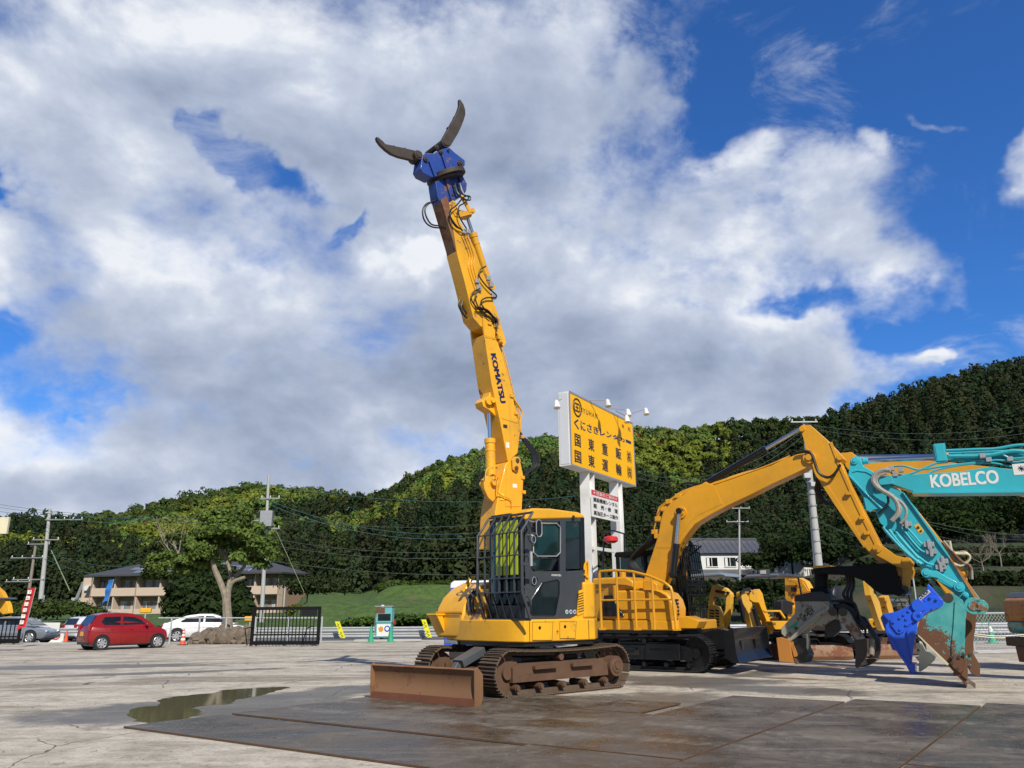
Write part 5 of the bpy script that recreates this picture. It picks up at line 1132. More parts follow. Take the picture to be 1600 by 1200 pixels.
# =============================================================== plain crawler base for machines that stand beyond the right edge
def base_machine(t,m,mt,zc=.45,s=1.):
    track(t,2.9*s,.40*s,-1.05*s,.5*s,-1,mt,m_blackd,zc=.43*s,n=40,sag=.02,slot=False); track(t,2.9*s,.40*s,1.05*s,.5*s,1,mt,m_blackd,zc=.43*s,n=40,sag=.02,slot=False)
    g=MB(); g.cyl((0,0,.4*s),(0,0,.95*s),.55*s,n=24); P('slew_ring',g,m_blackd,t)
    pl=[(1.2,-1.3),(-.9,-1.3),(-1.6,-1.05),(-1.9,0),(-1.6,1.05),(-.9,1.3),(1.2,1.3)]
    g=MB(); g.prism([(x*s,y*s) for x,y in pl],.93*s,1.25*s,'z'); P('deck_skirt',g,m,t,bev=.03,seg=2)
    g=MB(); g.prism([(-.5*s,-1.26*s),(-1.58*s,-1.02*s),(-1.86*s,0),(-1.58*s,1.02*s),(-.5*s,1.26*s)],1.25*s,2.15*s,'z'); P('counterweight',g,m,t,bev=.08,seg=3)
    g=MB(); g.box(-.5*s,1.1*s,-1.25*s,-.35*s,1.25*s,1.95*s); P('side_body',g,m,t,bev=.08,seg=3)
    g=MB(); g.box(-.5*s,1.25*s,.3*s,1.25*s,1.25*s,2.0*s); P('cab_wall',g,m_grey,t,bev=.03,seg=2)
    g=MB(); g.box(-.44*s,1.2*s,.34*s,1.21*s,2.0*s,2.85*s); P('window',g,m_glass,t,bev=.02)
    g=MB(); g.box(-.5*s,1.25*s,.3*s,1.25*s,2.85*s,2.95*s); P('cab_roof',g,m,t,bev=.04,seg=2)
# =============================================================== yellow machine behind the teal one, holding a bright blue crusher
Y3=Fr(15.5,15.8,150); t=thing('crusher_excavator','orange-yellow excavator arm behind the teal arm, holding a bright blue crusher','excavator',Y3.o,Y3.deg)
base_machine(t,m_yel2,m_tblk)
YB3=.24
g=MB(); g.prism(Y3.xz([(1345,745),(1350,722),(1400,716),(1480,722),(1600,735)],YB3)+[(3.6,4.75),(2.8,4.4),(1.9,3.6),(1.0,2.5),(.4,1.75),(.4,1.45),(.9,1.4),(1.7,2.3),(2.6,3.3),(3.4,3.85)]+Y3.xz([(1640,785),(1590,770),(1500,760),(1380,762)],YB3),YB3-.46,YB3); P('boom',g,m_yel2,t,bev=.012,seg=2)
pz(Y3,'stick',[(1338,742),(1344,730),(1364,726),(1390,745),(1440,805),(1490,868),(1512,905),(1505,925),(1480,930),(1420,850),(1375,800)],YB3-.02,-.40,m_yel2,t)
p=Y3.loc(1312,713,y=0);q=Y3.loc(1640,712,y=0); 
g=MB(); g.cyl(p,Y3.loc(1470,712,y=0),.055,n=14); g.cyl(Y3.loc(1405,713,y=0),Y3.loc(1470,712,y=0),.07,n=14)
cylinder(t,q,Y3.loc(1318,714,y=0),.10,.055,m_yel2,.5)
g=MB(); a_=Y3.loc(1316,706,y=.1); g.prism(Y3.xz([(1312,708),(1330,706),(1352,722),(1362,745),(1340,748),(1322,730)],YB3),-.2,.22); P('stick_bracket',g,m_yel2,t,bev=.01)
cylinder(t,Y3.loc(1395,795,y=.3),Y3.loc(1432,850,y=.3),.09,.05,m_yel2,.3)
cylinder(t,Y3.loc(1372,785,y=.3),Y3.loc(1422,875,y=.3),.04,.045,m_yel2,.2)
for k in range(3): hy2(Y3,[(1478+k*3,845),(1490,862+k),(1508+k*2,862+k*2),(1513+k,874),(1503,880+k*2),(1490,879+k)],.025,m_cream if k else m_gpl,YB3+.06+k*.04,t)
for k in range(2): hy2(Y3,[(1468+k*6,845),(1495+k*5,875),(1513+k*3,885),(1516+k*3,905)],.03,m_gpl,YB3+.1+k*.05,t)
def cb_(x,y): return (1370+x/6.315,900+y/6.315)
g=MB()
for cx,cy in ((1500,888),(1506,896),(1504,905)): g.cut(); q=Y3.loc(cx,cy,y=YB3); g.ico((q.x,YB3,q.z),.09,2)
P('hose_fitting',g,m_yel2,t)
cr=pz(Y3,'crusher_body',[(60,405),(85,370),(135,364),(210,350),(300,310),(380,260),(415,215),(480,160),(505,130),(508,90),(520,82),(640,215),(670,265),(660,300),(560,330),(450,390),(420,430),(400,500),(385,560),(365,640),(355,760),(350,860),(310,850),(210,720),(150,640)],-.28,.56,m_blueb,t,cb_,.02)
pz(Y3,'crusher_lower_jaw',[(60,405),(82,400),(240,720),(330,845),(395,850),(398,960),(360,962),(300,850),(210,722),(175,715),(140,620)],-.32,.64,m_blueb,t,cb_,.012)
pz(Y3,'cover_plate',[(130,430),(170,400),(320,330),(350,345),(385,420),(380,440),(300,500),(270,545),(235,570),(200,565),(140,490)],.28,.035,m_blueb,cr,cb_,.012)
pz(Y3,'cover_plate',[(445,390),(450,300),(480,230),(530,195),(600,205),(655,240),(668,275),(655,300),(560,330),(470,380)],.28,.02,m_blueb,cr,cb_,.01)
pz(Y3,'jaw_cheek',[(300,540),(330,500),(400,460),(400,520),(375,620),(360,760),(345,850),(325,720),(295,600)],.28,.06,m_blueb,cr,cb_,.01)
for cx,cy,r in ((412,295,.15),(405,395,.12),(410,395,.06)):
    q=Y3.loc(*cb_(cx,cy),y=.3); g=MB(); g.cyl((q.x,.2,q.z),(q.x,.36,q.z),r,n=20); P('pivot_cover',g,m_blueb,cr,bev=.015)
g=MB()
for cx,cy in ((168,455),(228,412),(268,380),(315,345),(292,480),(232,525),(408,270),(470,240),(470,295),(445,345),(530,210),(592,228),(555,325),(293,422),(400,345)):
    g.cut(); q=Y3.loc(*cb_(cx,cy),y=.3); g.cyl((q.x,.29,q.z),(q.x,.345,q.z),.03,n=8)
P('bolt',g,m_blueb,cr)
pz(Y3,'name_plate',[(412,218),(510,135),(530,160),(432,242)],.285,.02,m_lw,cr,cb_,.003)
o_=Y3.loc(*cb_(440,226),y=.308); r_=Y3.loc(*cb_(518,160),y=.308)-o_; u_=Vector((-r_.z,0,r_.x)); u_=u_ if u_.z>0 else -u_
text('plate_lettering','OKADA',m_inkb,cr,o_,r_,u_,w=r_.length,h=.085,off=.06)
g=MB(); q=Y3.loc(*cb_(434,216),y=.306)
g.prism(Y3.xz([cb_(*p) for p in [(424,222),(432,214),(440,224),(432,231)]],.308),.304,.309); P('plate_mark',g,m_inkb,cr)
jw=pz(Y3,'toothed_jaw',[(425,640),(445,650),(490,740),(530,750),(585,800),(570,830),(500,895),(440,935),(420,930),(425,838),(385,795),(428,790),(425,770),(392,745),(428,740),(424,718),(392,705),(430,690)],-.16,.30,m_cream,t,cb_,.01)
# =============================================================== teal machine with the bucket down
K=Fr(15,12.5,150); t=thing('teal_excavator','bright teal excavator arm with a rust-worn bucket resting its teeth on the yard','excavator',K.o,K.deg)
base_machine(t,m_teal,m_tblk)
YK=.28
def c6(x,y): return (1300+x/5.333,660+y/5.333)
def ck(x,y): return (1300+x/7.5,690+y/7.5)
def ck2(x,y): return (1380+x/6.667,820+y/6.667)
def ck5(x,y): return (1460+x/10.9,690+y/10.9)
g=MB(); g.prism(K.xz([ck(545,430),ck(560,408),ck(690,395),ck(800,400),ck(940,385),(1440,740),(1500,737),(1548,729),(1578,733),],YK-.03)+[(5.0,4.33),(4.2,4.42),(3.2,4.25),(2.2,3.6),(1.2,2.6),(.55,1.85),(.35,1.55),(.6,1.35),(.95,1.45),(1.7,2.2),(2.8,3.2),(3.7,3.62),(4.6,3.68)]+K.xz([(1600,768),(1520,769),(1450,769),(1427,768),(1395,757),(1376,752),ck(548,480)],YK-.03),YK-.49,YK-.03); boomk=P('boom',g,m_teal,t,bev=.012,seg=2)
pz(K,'boom_nose',[(545,430),(560,408),(690,395),(712,420),(712,495),(570,510),(545,480)],YK+.05,-.14,m_teal,boomk,ck,.01)
pz(K,'boom_flange',[(1427,767),(1450,768),(1600,765.5),(1604,765.5),(1604,769.5),(1600,769.5),(1450,771),(1425,771)],YK+.01,-.54,m_teal,boomk,None,.003)
o_=K.loc(*c6(832,543),y=YK-.027); r1=K.loc(*c6(1393,505),y=YK-.027); uu=K.loc(*c6(822,437),y=YK-.027)-o_; r_=r1-o_; r_.y=0; u_=Vector((-r_.z,0,r_.x)); u_=u_ if u_.z>0 else -u_
text('boom_lettering','KOBELCO',m_lw,boomk,o_,r_,u_,w=r_.length,h=uu.length*.98,off=.085)
q=K.loc(1594,733,y=YK-.03); g=MB(); g.box(q.x-.12,q.x+.12,YK-.032,YK-.024,q.z-.11,q.z+.11); P('round_emblem_sticker',g,m_lw,boomk)
g=MB(); q=K.loc(1596,732,y=YK-.02); 
for k in range(4): 
    a=k*math.pi/4; g.beam((q.x-math.cos(a)*.06,YK-.022,q.z-math.sin(a)*.06),(q.x+math.cos(a)*.06,YK-.022,q.z+math.sin(a)*.06),.012,.008,up=(0,1,0))
P('emblem_mark',g,m_ink,boomk)
stk=pz(K,'stick',[ck(190,390),ck(215,215),ck(240,182),ck(300,180),ck(335,215),ck(370,290),ck(480,350),ck(640,480),ck(830,590),ck(1000,800),ck(1200,1110),ck2(560,150),ck2(800,480),ck2(1000,760),ck2(1055,840),ck2(1045,890),ck2(980,900),ck2(880,880),ck2(820,790),ck2(760,730),ck2(640,640),ck2(440,480),ck2(300,370),ck2(120,120),ck(560,950),ck(500,800),ck(370,790),ck(365,650)],YK-.08,-.40,m_teal,t,None,.012)
g=MB(); pp=K.xz([ck(190,390),ck(215,215),ck(240,182),ck(300,180),ck(335,215),ck(370,290),ck(480,350),ck(500,420),ck(480,640),ck(420,620),ck(370,580)],YK); g.prism(pp,YK-.05,YK); P('stick_cheek',g,m_teal,stk,bev=.012,seg=2)
g=MB(); pp=K.xz([ck(365,650),ck(480,680),ck(600,780),ck(480,800),ck(450,830),ck(400,800)],YK); g.prism(pp,YK-.06,YK-.01); P('stick_cheek',g,m_teal,stk,bev=.012,seg=2)
for pts in ([ck(190,395),ck(200,380),ck(225,345),ck(290,330),ck(400,345),ck(490,390),ck(480,400),ck(400,358),ck(300,345),ck(240,358),ck(215,395),ck(380,580),ck(372,590)],[ck(370,590),ck(380,580),ck(600,790),ck(590,805)]):
    pz(K,'cheek_rib',pts,YK,.018,m_teal,stk,None,.003)
# worn flange along the back of the stick
for a_,b_,nm in (((830,600),(1200,1090),'s'),):
    pz(K,'stick_flange',[ck(820,590),ck(845,600),ck(1205,1085),ck2(560,130),ck2(700,340),ck2(690,350),ck2(545,160),ck(1190,1110)],YK-.03,-.50,m_teal,stk,None,.003)
pz(K,'worn_edge',[ck2(700,340),ck2(720,370),ck2(860,560),ck2(1020,800),ck2(1045,850),ck2(1035,885),ck2(1015,870),ck2(830,570),ck2(690,350)],YK-.03,-.50,m_orust,stk,None,.003)
def cylr(F_,a,b,y0,y1,r,m,nm,par,n=18):
    q=F_.loc(*a,y=y1); g=MB(); g.cyl((q.x,y0,q.z),(q.x,y1,q.z),r,n=n); return P(nm,g,m,par,bev=.006)
q=K.loc(*ck(264,228),y=YK); g=MB(); g.cyl((q.x,YK-.5,q.z),(q.x,YK+.03,q.z),.075,n=18); g.cyl((q.x,YK+.02,q.z),(q.x,YK+.045,q.z),.04,n=6); P('stick_pin',g,m_teal,stk,bev=.006)
cylinder(t,K.loc(1640,708,y=0),K.loc(*ck(300,228),y=0),.10,.055,m_teal,.48)
q=K.loc(*ck(360,228),y=0); q1=K.loc(*ck(425,226),y=0); g=MB(); g.cyl(q,q1,.075,n=16); P('rod_eye',g,m_teal,stk,bev=.008)
g=MB(); q=K.loc(1467,708,y=.1); 
for i in range(14): g.box(q.x-.14+random.uniform(0,.2),q.x+.1*random.random(),-.15,.12+.1*random.random(),q.z-.22+random.uniform(0,.25),q.z+.2*random.random())
P('valve_block',g,m_teal,t,bev=.008)
# pipes along the boom
for pts,r in (([(1478,704),(1530,702),(1556,701),(1585,696),(1602,695)],.03),([(1482,708),(1560,705),(1600,704)],.024),([ck(640,300),ck(720,380),ck(900,385),(1462,724),(1490,716),(1535,713),(1560,709),(1580,716),(1602,715)],.022),([ck(700,290),ck(830,285),ck(900,300),ck(1000,330),(1445,733),(1478,728),(1540,721),(1560,719),(1585,722),(1602,720)],.022),([ck(720,480),ck(850,480),ck(920,440),ck(1000,440),(1462,735),(1500,727),(1530,724),(1555,724),(1580,729),(1602,727)],.02),([(1482,713),(1540,712),(1580,705),(1602,706)],.045)):
    hy2(K,pts,r,m_teal,YK-.1,t,'pipe')
g=MB()
for cx,cy in ((1535,713),(1545,719),(1578,718),(1393,733),(1399,742),(1408,735)): g.cut(); q=K.loc(cx,cy,y=YK-.08); g.box(q.x-.05,q.x+.05,YK-.16,YK,q.z-.04,q.z+.05)
P('pipe_clamp',g,m_steel,t,bev=.006)
m_braid=plain('grey_spiral_hose_guard',(.30,.29,.26),.6,0,.5,30,bump=.012)
for pts,r in (([ck(680,335),ck(600,335),ck(510,380),ck(480,450),ck(520,520),ck(600,580),ck(700,640),ck(760,710),ck(780,790),ck(760,860),ck(700,930)],.05),([ck(690,350),ck(620,350),ck(530,395),ck(505,450),ck(540,530),ck(640,600),ck(740,660),ck(820,720),ck(870,800),ck(860,890),ck(800,960)],.03),([ck(640,370),ck(560,400),ck(520,460),ck(580,560),ck(700,650),ck(800,760),ck(790,850),ck(730,910)],.03)):
    hy2(K,pts,r,m_braid,YK+.08,t)
hy2(K,[ck(650,640),ck(660,700),ck(640,750),ck(590,800),ck(540,850)],.025,m_rub,YK+.04,t)
for pts,r in (([ck2(0,20),ck2(60,100),ck2(200,250),ck2(330,360),ck2(400,410)],.035),([ck2(110,50),ck2(200,150),ck2(330,300),ck2(390,350),ck2(460,400),ck2(530,420)],.025),([ck2(170,0),ck2(240,90),ck2(320,190),ck2(400,270),ck2(480,290)],.022),([ck2(230,10),ck2(330,120),ck2(380,180),ck2(430,215),ck2(500,225)],.022),([ck2(60,50),ck2(160,180),ck2(300,330),ck2(360,400)],.03),([ck2(150,100),ck2(260,230),ck2(370,350)],.03)):
    hy2(K,pts,r,m_teal,YK-.02,t,'pipe')
for cx,cy in ((475,205),(500,280),(600,440),(620,380),(870,965)):
    conv=ck if cy>900 else ck2; 
    q=K.loc(*conv(cx,cy),y=YK); g=MB(); g.box(q.x-.10,q.x+.10,YK-.08,YK+.02,q.z-.05,q.z+.05); g.box(q.x-.03,q.x+.03,YK-.06,YK+.05,q.z-.10,q.z+.10); P('shut_off_valve',g,m_steel,t,bev=.012)
wl_=plain('warning_yellow',(.75,.42,.02),.5,0,.1)
pz(K,'warning_label',[ck(960,985),ck(1010,958),ck(1080,1050),ck(1030,1088)],YK-.079,.006,wl_,stk,None,0)
pz(K,'warning_mark',[ck(985,1010),ck(1010,985),ck(1030,1015),ck(1000,1030)],YK-.072,.004,m_inkb,stk,None,0)
pz(K,'warning_mark',[ck(1020,1055),ck(1045,1030),ck(1058,1050),ck(1035,1070)],YK-.072,.004,m_inkb,stk,None,0)
# linkage
pz(K,'tipping_link',[ck2(410,500),ck2(420,465),ck2(460,455),ck2(490,475),ck2(560,480),ck2(660,540),ck2(800,615),ck2(835,650),ck2(820,690),ck2(770,690),ck2(700,640),ck2(560,555),ck2(450,535)],YK,.06,m_teal,t,None,.012)
for cx,cy,r in ((447,500,.09),(793,647,.10),(860,732,.055),(940,845,.16),(1010,850,.14)):
    q=K.loc(*ck2(cx,cy),y=YK+.06); g=MB(); g.cyl((q.x,YK-.55,q.z),(q.x,YK+.08,q.z),r,n=22); g.cyl((q.x,YK+.07,q.z),(q.x,YK+.10,q.z),r*.6,n=8); P('link_pin',g,m_tealw if r>.11 else m_teal,t,bev=.008)
pz(K,'bucket_link',[ck2(455,560),ck2(500,560),ck2(640,720),ck2(720,760),ck2(700,800),ck2(640,760),ck2(600,740)],YK-.12,-.30,m_tealw,t,None,.012)
# bucket: side plates, curved back, mouth edge, teeth
def bkp(pts): return [cb_(*p) for p in pts]
side=[(640,190),(720,160),(780,190),(860,270),(880,330),(985,340),(975,420),(960,560),(955,760),(920,900),(880,960),(850,950),(700,880),(410,590),(408,480),(430,410),(500,370),(600,330),(650,290)]
side=[(660,195),(720,160),(770,185),(850,240),(880,340),(876,420),(870,560),(860,760),(880,860),(895,1030),(850,1050),(700,880),(408,590),(404,500),(425,430),(500,372),(600,330),(650,290)]
def bucket_mat():
    m,t_,b=newmat('scratched_teal_bucket'); co=obco(t_); s_=t_.n('ShaderNodeSeparateXYZ',i_Vector=co)
    a=K.loc(*cb_(600,520),y=YK+.16); c=K.loc(*cb_(430,700),y=YK+.16); d=(c-a); L=d.length; d=d/L
    k=t_.math('ADD',t_.math('MULTIPLY',t_.math('SUBTRACT',s_.outputs[0],a.x),d.x/L),t_.math('MULTIPLY',t_.math('SUBTRACT',s_.outputs[2],a.z),d.z/L))
    lowk=t_.math('MULTIPLY',t_.math('SUBTRACT',K.loc(*cb_(860,850),y=YK+.16).z,s_.outputs[2]),3.2)
    k=t_.math('MAXIMUM',k,lowk); n=t_.noise(co,2.2,8,.65,.3); f=t_.noise(co,14,6,.7,1.5)
    e=t_.math('ADD',k,t_.math('ADD',t_.math('MULTIPLY',t_.math('SUBTRACT',n,.5),2.2),t_.math('MULTIPLY',t_.math('SUBTRACT',f,.5),2.2)))
    r=t_.ramp(e,.02,.14); g2=t_.mix(t_.ramp(n,.35,.65),(.045,.30,.31),(.10,.40,.38)); g2=t_.mix(t_.math('MULTIPLY',t_.ramp(f,.58,.66),.7),g2,(.16,.10,.05))
    rr_=t_.mix(f,(.085,.032,.015),(.17,.075,.035)); t_.link(t_.mix(r,g2,rr_),b.inputs['Base Color']); t_.link(t_.math('ADD',t_.math('MULTIPLY',r,.3),.45),b.inputs['Roughness'])
    bp=t_.n('ShaderNodeBump',i_Strength=.4,i_Distance=.01,i_Height=f); t_.link(bp.outputs[0],b.inputs['Normal']); return m
m_bkt=bucket_mat()
bs=K.xz(bkp(side),YK+.18); bkt_w=1.0; y1=YK+.16;y0=y1-bkt_w
g=MB(); g.prism(bs,y1-.035,y1); bkt=P('bucket_side',g,m_bkt,t,bev=.006)
g=MB(); g.prism(bs,y0,y0+.035); P('bucket_side',g,m_bkt,t,bev=.006)
m_brust=paint('rust_over_teal',(.13,.06,.03),.65,.4,(.08,.035,.018),chip=.12,chipc=(.05,.25,.24),coat=0)
back=[(640,300),(600,330),(500,372),(425,430),(404,500),(408,590),(700,880),(850,1050),(890,1100)]
bb=K.xz(bkp(back),YK+.16); g=MB()
n=len(bb); vs=[(x,y,z) for y in (y0+.03,y1-.03) for x,z in bb]; 
cxm=sum(b[0] for b in bb)/n; czm=sum(b[1] for b in bb)/n
vs+= [((x-(x-cxm)*.035),y,(z-(z-czm)*.035)) for y in (y0+.03,y1-.03) for x,z in bb]
fs=[(i,i+1,n+i+1,n+i) for i in range(n-1)]+[(2*n+i,3*n+i,3*n+i+1,2*n+i+1) for i in range(n-1)]
g.add(vs,fs); P('bucket_shell',g,m_brust,bkt)
pz(K,'shell_edge',[cb_(*p) for p in [(404,588),(410,580),(712,868),(703,880),(690,880)]],y1,.02,m_cream,bkt,None,.003)
pz(K,'side_reinforcement',[cb_(*p) for p in [(770,250),(800,248),(850,300),(875,345),(872,560),(860,740),(740,850),(735,700),(755,500)]],y1+.004,.022,m_bkt,bkt,None,.006)
pz(K,'side_reinforcement',[cb_(*p) for p in [(745,800),(800,770),(850,800),(862,850),(850,930),(830,960),(780,930),(735,880)]],y1+.01,.035,m_bkt,bkt,None,.006)
pz(K,'side_cutter',[cb_(*p) for p in [(850,760),(880,830),(900,930),(895,1030),(830,975),(850,930),(862,850)]],y1+.005,.03,m_brust,bkt,None,.006)
far=[(880,340),(985,345),(975,500),(958,600),(950,760),(1020,880),(1020,990),(1000,995),(930,960),(870,860),(860,760),(870,560)]
bf=K.xz([cb_(*p) for p in far],y0)
g=MB(); g.prism(bf,y0-.03,y0+.01); P('side_cutter',g,m_brust,bkt,bev=.006)
g=MB(); g.prism(K.xz([cb_(*p) for p in [(885,340),(985,345),(970,560),(890,590)]],y0-.03),y0-.05,y0-.03); P('side_reinforcement',g,m_tealw,bkt,bev=.006)
for cx,cy in ((858,780),(920,780),(912,893),(742,800),(812,800),(740,860),(795,918)):
    yy=y1+.04 if cx<870 else y0-.0
    q=K.loc(*cb_(cx,cy),y=yy); g=MB(); g.cyl((q.x,yy-.02,q.z),(q.x,yy+.03,q.z),.03,n=10); P('bolt',g,m_jaw,bkt)
ea=K.xz([cb_(840,1030)],y1)[0]
for i in range(5):
    y=y1-.06-(bkt_w-.12)*i/4; x0,z0_=ea
    g=MB(); g.loft([[(x0+.05,y-.055,z0_+.10),(x0+.05,y+.055,z0_+.10),(x0-.03,y+.055,z0_+.02),(x0-.03,y-.055,z0_+.02)],[(x0-.19,y-.02,.012),(x0-.19,y+.02,.012),(x0-.215,y+.02,.004),(x0-.215,y-.02,.004)]])
    P('bucket_tooth',g,m_rust,bkt,bev=.006)
g=MB(); g.beam((x0+.05,y0+.02,z0_+.1),(x0+.05,y1-.02,z0_+.1),.16,.04); P('lip_plate',g,m_brust,bkt)
g=MB(); tp=K.xz([cb_(*p) for p in [(700,300),(760,215),(850,270),(880,340),(840,380),(740,360)]],YK); g.prism(tp,y1-.2,y1-.14); g.cut(); g.prism(tp,y0+.14,y0+.2); P('bucket_ear',g,m_tealw,bkt,bev=.008)
q=K.loc(*cb_(705,215),y=y1); g=MB(); g.cyl((q.x,y0+.1,q.z),(q.x,y1+.01,q.z),.09,n=18); P('bucket_pin',g,m_jaw,bkt)
# =============================================================== sign tower
SG=Fr(1.75,23.6,math.degrees(math.atan2(4.5,2.7)))   # local x runs along the board to the right, y = behind (left of x)
SG.o=A(890,740,24.0); SG.o.z=0
sp=lambda px,py,y=0.: SG.loc(px,py,y=y)
t=thing('advertising_sign','big yellow double-post roadside sign with dark Japanese lettering and lamps along its top','sign',SG.o,SG.deg)
TL,TRr,BL_,BR_=sp(889,617),sp(989,656),sp(893,732),sp(992,756)
zt=(TL.z+TRr.z)/2; zb=(BL_.z+BR_.z)/2; x0,x1=TL.x,(TRr.x+BR_.x)/2; th_=.42
m_signy=plain('sign_yellow',(.90,.46,.003),.5,0,.05,1.2,spec=.2)
g=MB(); g.box(x0,x1,0,th_,zb,zt); bd=P('sign_box',g,m_white,t,bev=.01)
g=MB(); g.box(x0+.05,x1-.05,-.006,0,zb+.05,zt-.05); fc=P('sign_face',g,m_signy,bd)
g=MB()
for a in ((x0,x1,zt-.05,zt+.01),(x0,x1,zb-.01,zb+.05)): g.cut(); g.box(a[0],a[1],-.02,.0,a[2],a[3])
for a in ((x0-.01,x0+.05,zb+.051,zt-.051),(x1-.05,x1+.01,zb+.051,zt-.051)): g.cut(); g.box(a[0],a[1],-.02,.0,a[2],a[3])
P('face_trim',g,m_steel,bd)
g=MB(); g.box(x0-.012,x0,.05,th_-.05,zb+.06,zt-.06); P('end_panel',g,plain('milky_panel',(.62,.64,.68),.4,0,.04),bd)
W_=x1-x0; H_=zt-zb
def st_(body,u0,u1,v0,v1,off=.03,m=None,nm='sign_lettering',par=None):
    "u along board 0..1, v from top 0..1"
    return text(nm,body,m or m_ink,par or fc,(x0+W_*u0,-.009,zt-H_*v1),(1,0,0),(0,0,1),h=H_*(v1-v0),w=W_*(u1-u0),off=off,ext=.001)
def uv(cx,cy):
    q=SG.loc(850+cx/4,600+cy/4,y=0); return (q.x-x0)/W_,(zt-q.z)/H_
def row(chars,c0,c1,off=.03,m=None,par=None,nm='sign_lettering'):
    "characters spread from crop box c0 (x,y top left, x,y bottom right of the first) to c1"
    n=len(chars)
    for i,ch in enumerate(chars):
        k=i/(n-1) if n>1 else 0
        a=[c0[j]+(c1[j]-c0[j])*k for j in range(4)]
        u0,v0=uv(a[0],a[1]); u1,v1=uv(a[2],a[3])
        cu=(u0+u1)/2
        st_(ch,u0,u1,v0,v1,off,m,nm,par)
row('くにさきレンタカー',(187,212,216,285),(510,345,543,378) ,.06)
row('国東重販',(190,308,228,398),(446,395,482,475),.06,m_inkb); row('国東運輸',(190,412,232,500),(448,495,484,575),.06,m_inkb)
row('㈱',(516,414,546,500),(516,414,546,500),.02,m_inkb); row('㈱',(518,510,550,597),(518,510,550,597),.02,m_inkb)
row('本社',(484,248,500,280),(522,266,540,300),.025,m_inkb)
u0,v0=uv(222,140);u1,v1=uv(332,222); 
row('JYUHAN',(222,142,238,180),(318,182,332,220),.01,m_inkb)
# ring emblem
ua,va=uv(205,147); cx_=x0+W_*ua; cz_=zt-H_*va; g=MB()
for r_ in (.30,): g.tube([(cx_+math.cos(k*math.pi/16)*r_*.98,-.012,cz_+math.sin(k*math.pi/16)*r_*.98) for k in range(33)],.025,6)
for a in ((-.16,.16,.10,.15),(-.16,.16,-.15,-.10),(-.025,.025,-.12,.12),(-.10,.10,-.02,.02),(-.20,-.16,-.12,.12),(.16,.20,-.12,.12)): g.box(cx_+a[0],cx_+a[1],-.014,-.008,cz_+a[2],cz_+a[3])
P('emblem',g,m_inkb,fc)
# posts: each an H section seen as two flanges
for (px_,wd_) in ((921,.40),(965,.36)):
    q=sp(px_,760,.12); g=MB(); w2=wd_/2
    g.box(q.x-w2,q.x-w2+.02,.02,.38,0,zb); g.box(q.x+w2-.02,q.x+w2,.02,.38,0,zb); g.box(q.x-w2+.02,q.x+w2-.02,.19,.21,0,zb); P('post',g,m_white,t,bev=.004)
qa=sp(921,855,.1); qb=sp(965,855,.1)
g=MB(); g.box(qa.x+.2,qb.x-.18,.1,.2,qa.z-.06,qa.z+.05); P('cross_bar',g,m_white,t,bev=.004)
# lower notice board
n0=sp(850+293/4,600+662/4,-.02); n1=sp(850+470/4,600+862/4,-.02); nx0,nx1=n0.x,n1.x; nzt=(n0.z+sp(850+465/4,600+702/4,-.02).z)/2; nzb=(sp(850+298/4,600+832/4,-.02).z+n1.z)/2
g=MB(); g.box(nx0,nx1,-.03,.0,nzb,nzt); nb=P('notice_board',g,m_lw,t,bev=.004)
g=MB(); g.box(nx0+.01,nx1-.01,-.034,-.03,nzt-(nzt-nzb)*.2,nzt-.01); P('red_band',g,m_redp,nb)
hN=nzt-nzb; wN=nx1-nx0
def nt(body,v0,v1,m,off): 
    text('notice_lettering',body,m,nb,(nx0+wN*.06,-.037,nzt-hN*v1),(1,0,0),(0,0,1),h=hN*(v1-v0),w=wN*.88,off=off,ext=.001)
nt('＊営業のご案内＊',.04,.17,m_lw,.02); nt('建設機械レンタル',.27,.43,m_inkb,.045); nt('販　売・修　理',.51,.67,m_inkb,.045); nt('高油圧ホース製作',.76,.92,m_inkb,.045)
# flood lamps on arms
for bx,by,lx,ly in ((877,624,869,632),(915,625,949,630),(950,638,981,645),(975,650,1009,643),(962,642,979,655)):
    p=sp(bx,by,.1); q=sp(lx,ly,-.55 if lx!=869 else -.1)
    g=MB(); g.cyl(q+Vector((.05,.02,.12)),q+Vector((0,-.03,-.12)),.07,.11,n=16); g.cyl(q+Vector((.06,.02,.14)),q+Vector((.05,.02,.12)),.05,n=12); lm=P('flood_lamp',g,m_white,t,bev=.005)
    g=MB(); g.tube([p,q+Vector((.05,.02,.12))],.018,6); P('lamp_arm',g,m_steel,lm)
# =============================================================== poles
def upole(label,base,top,rb,rt,arms,m=None,group='utility poles',extra=None,name='utility_pole',cat='utility pole'):
    t=thing(name,label,cat,base,group=group); tp=Vector(top)-Vector(base)
    g=MB(); g.cyl((0,0,-.5),tp,rb,rt,n=14); P('pole_shaft',g,m or m_conc,t,sm=50)
    for z,l,ins,off in arms:
        c=tp*(z/tp.z); g=MB(); g.beam(c+Vector((-l/2+off,-.18,0)),c+Vector((l/2+off,-.18,0)),.09,.09); ar=P('cross_arm',g,m_steel,t)
        for k in range(ins):
            x=-l/2+off+.12+(l-.24)*k/max(ins-1,1); g=MB(); g.lathe([(.02,.04),(.05,.07),(.05,.12),(.03,.13),(.05,.16),(.05,.2),(.02,.24)],c+Vector((x,-.18,0)),n=8); P('insulator',g,m_lw,ar)
    return t
pb=A(60,978,75);pt=A(78,795,75); PA=upole('tall leaning grey concrete pole behind the silver car at left',pb,pt,.25,.14,[(9.8,3.6,5,1.6),(7.9,2.6,2,0),(4.2,3.0,3,-1.3)],m_conc)
z_=pt.z-pb.z
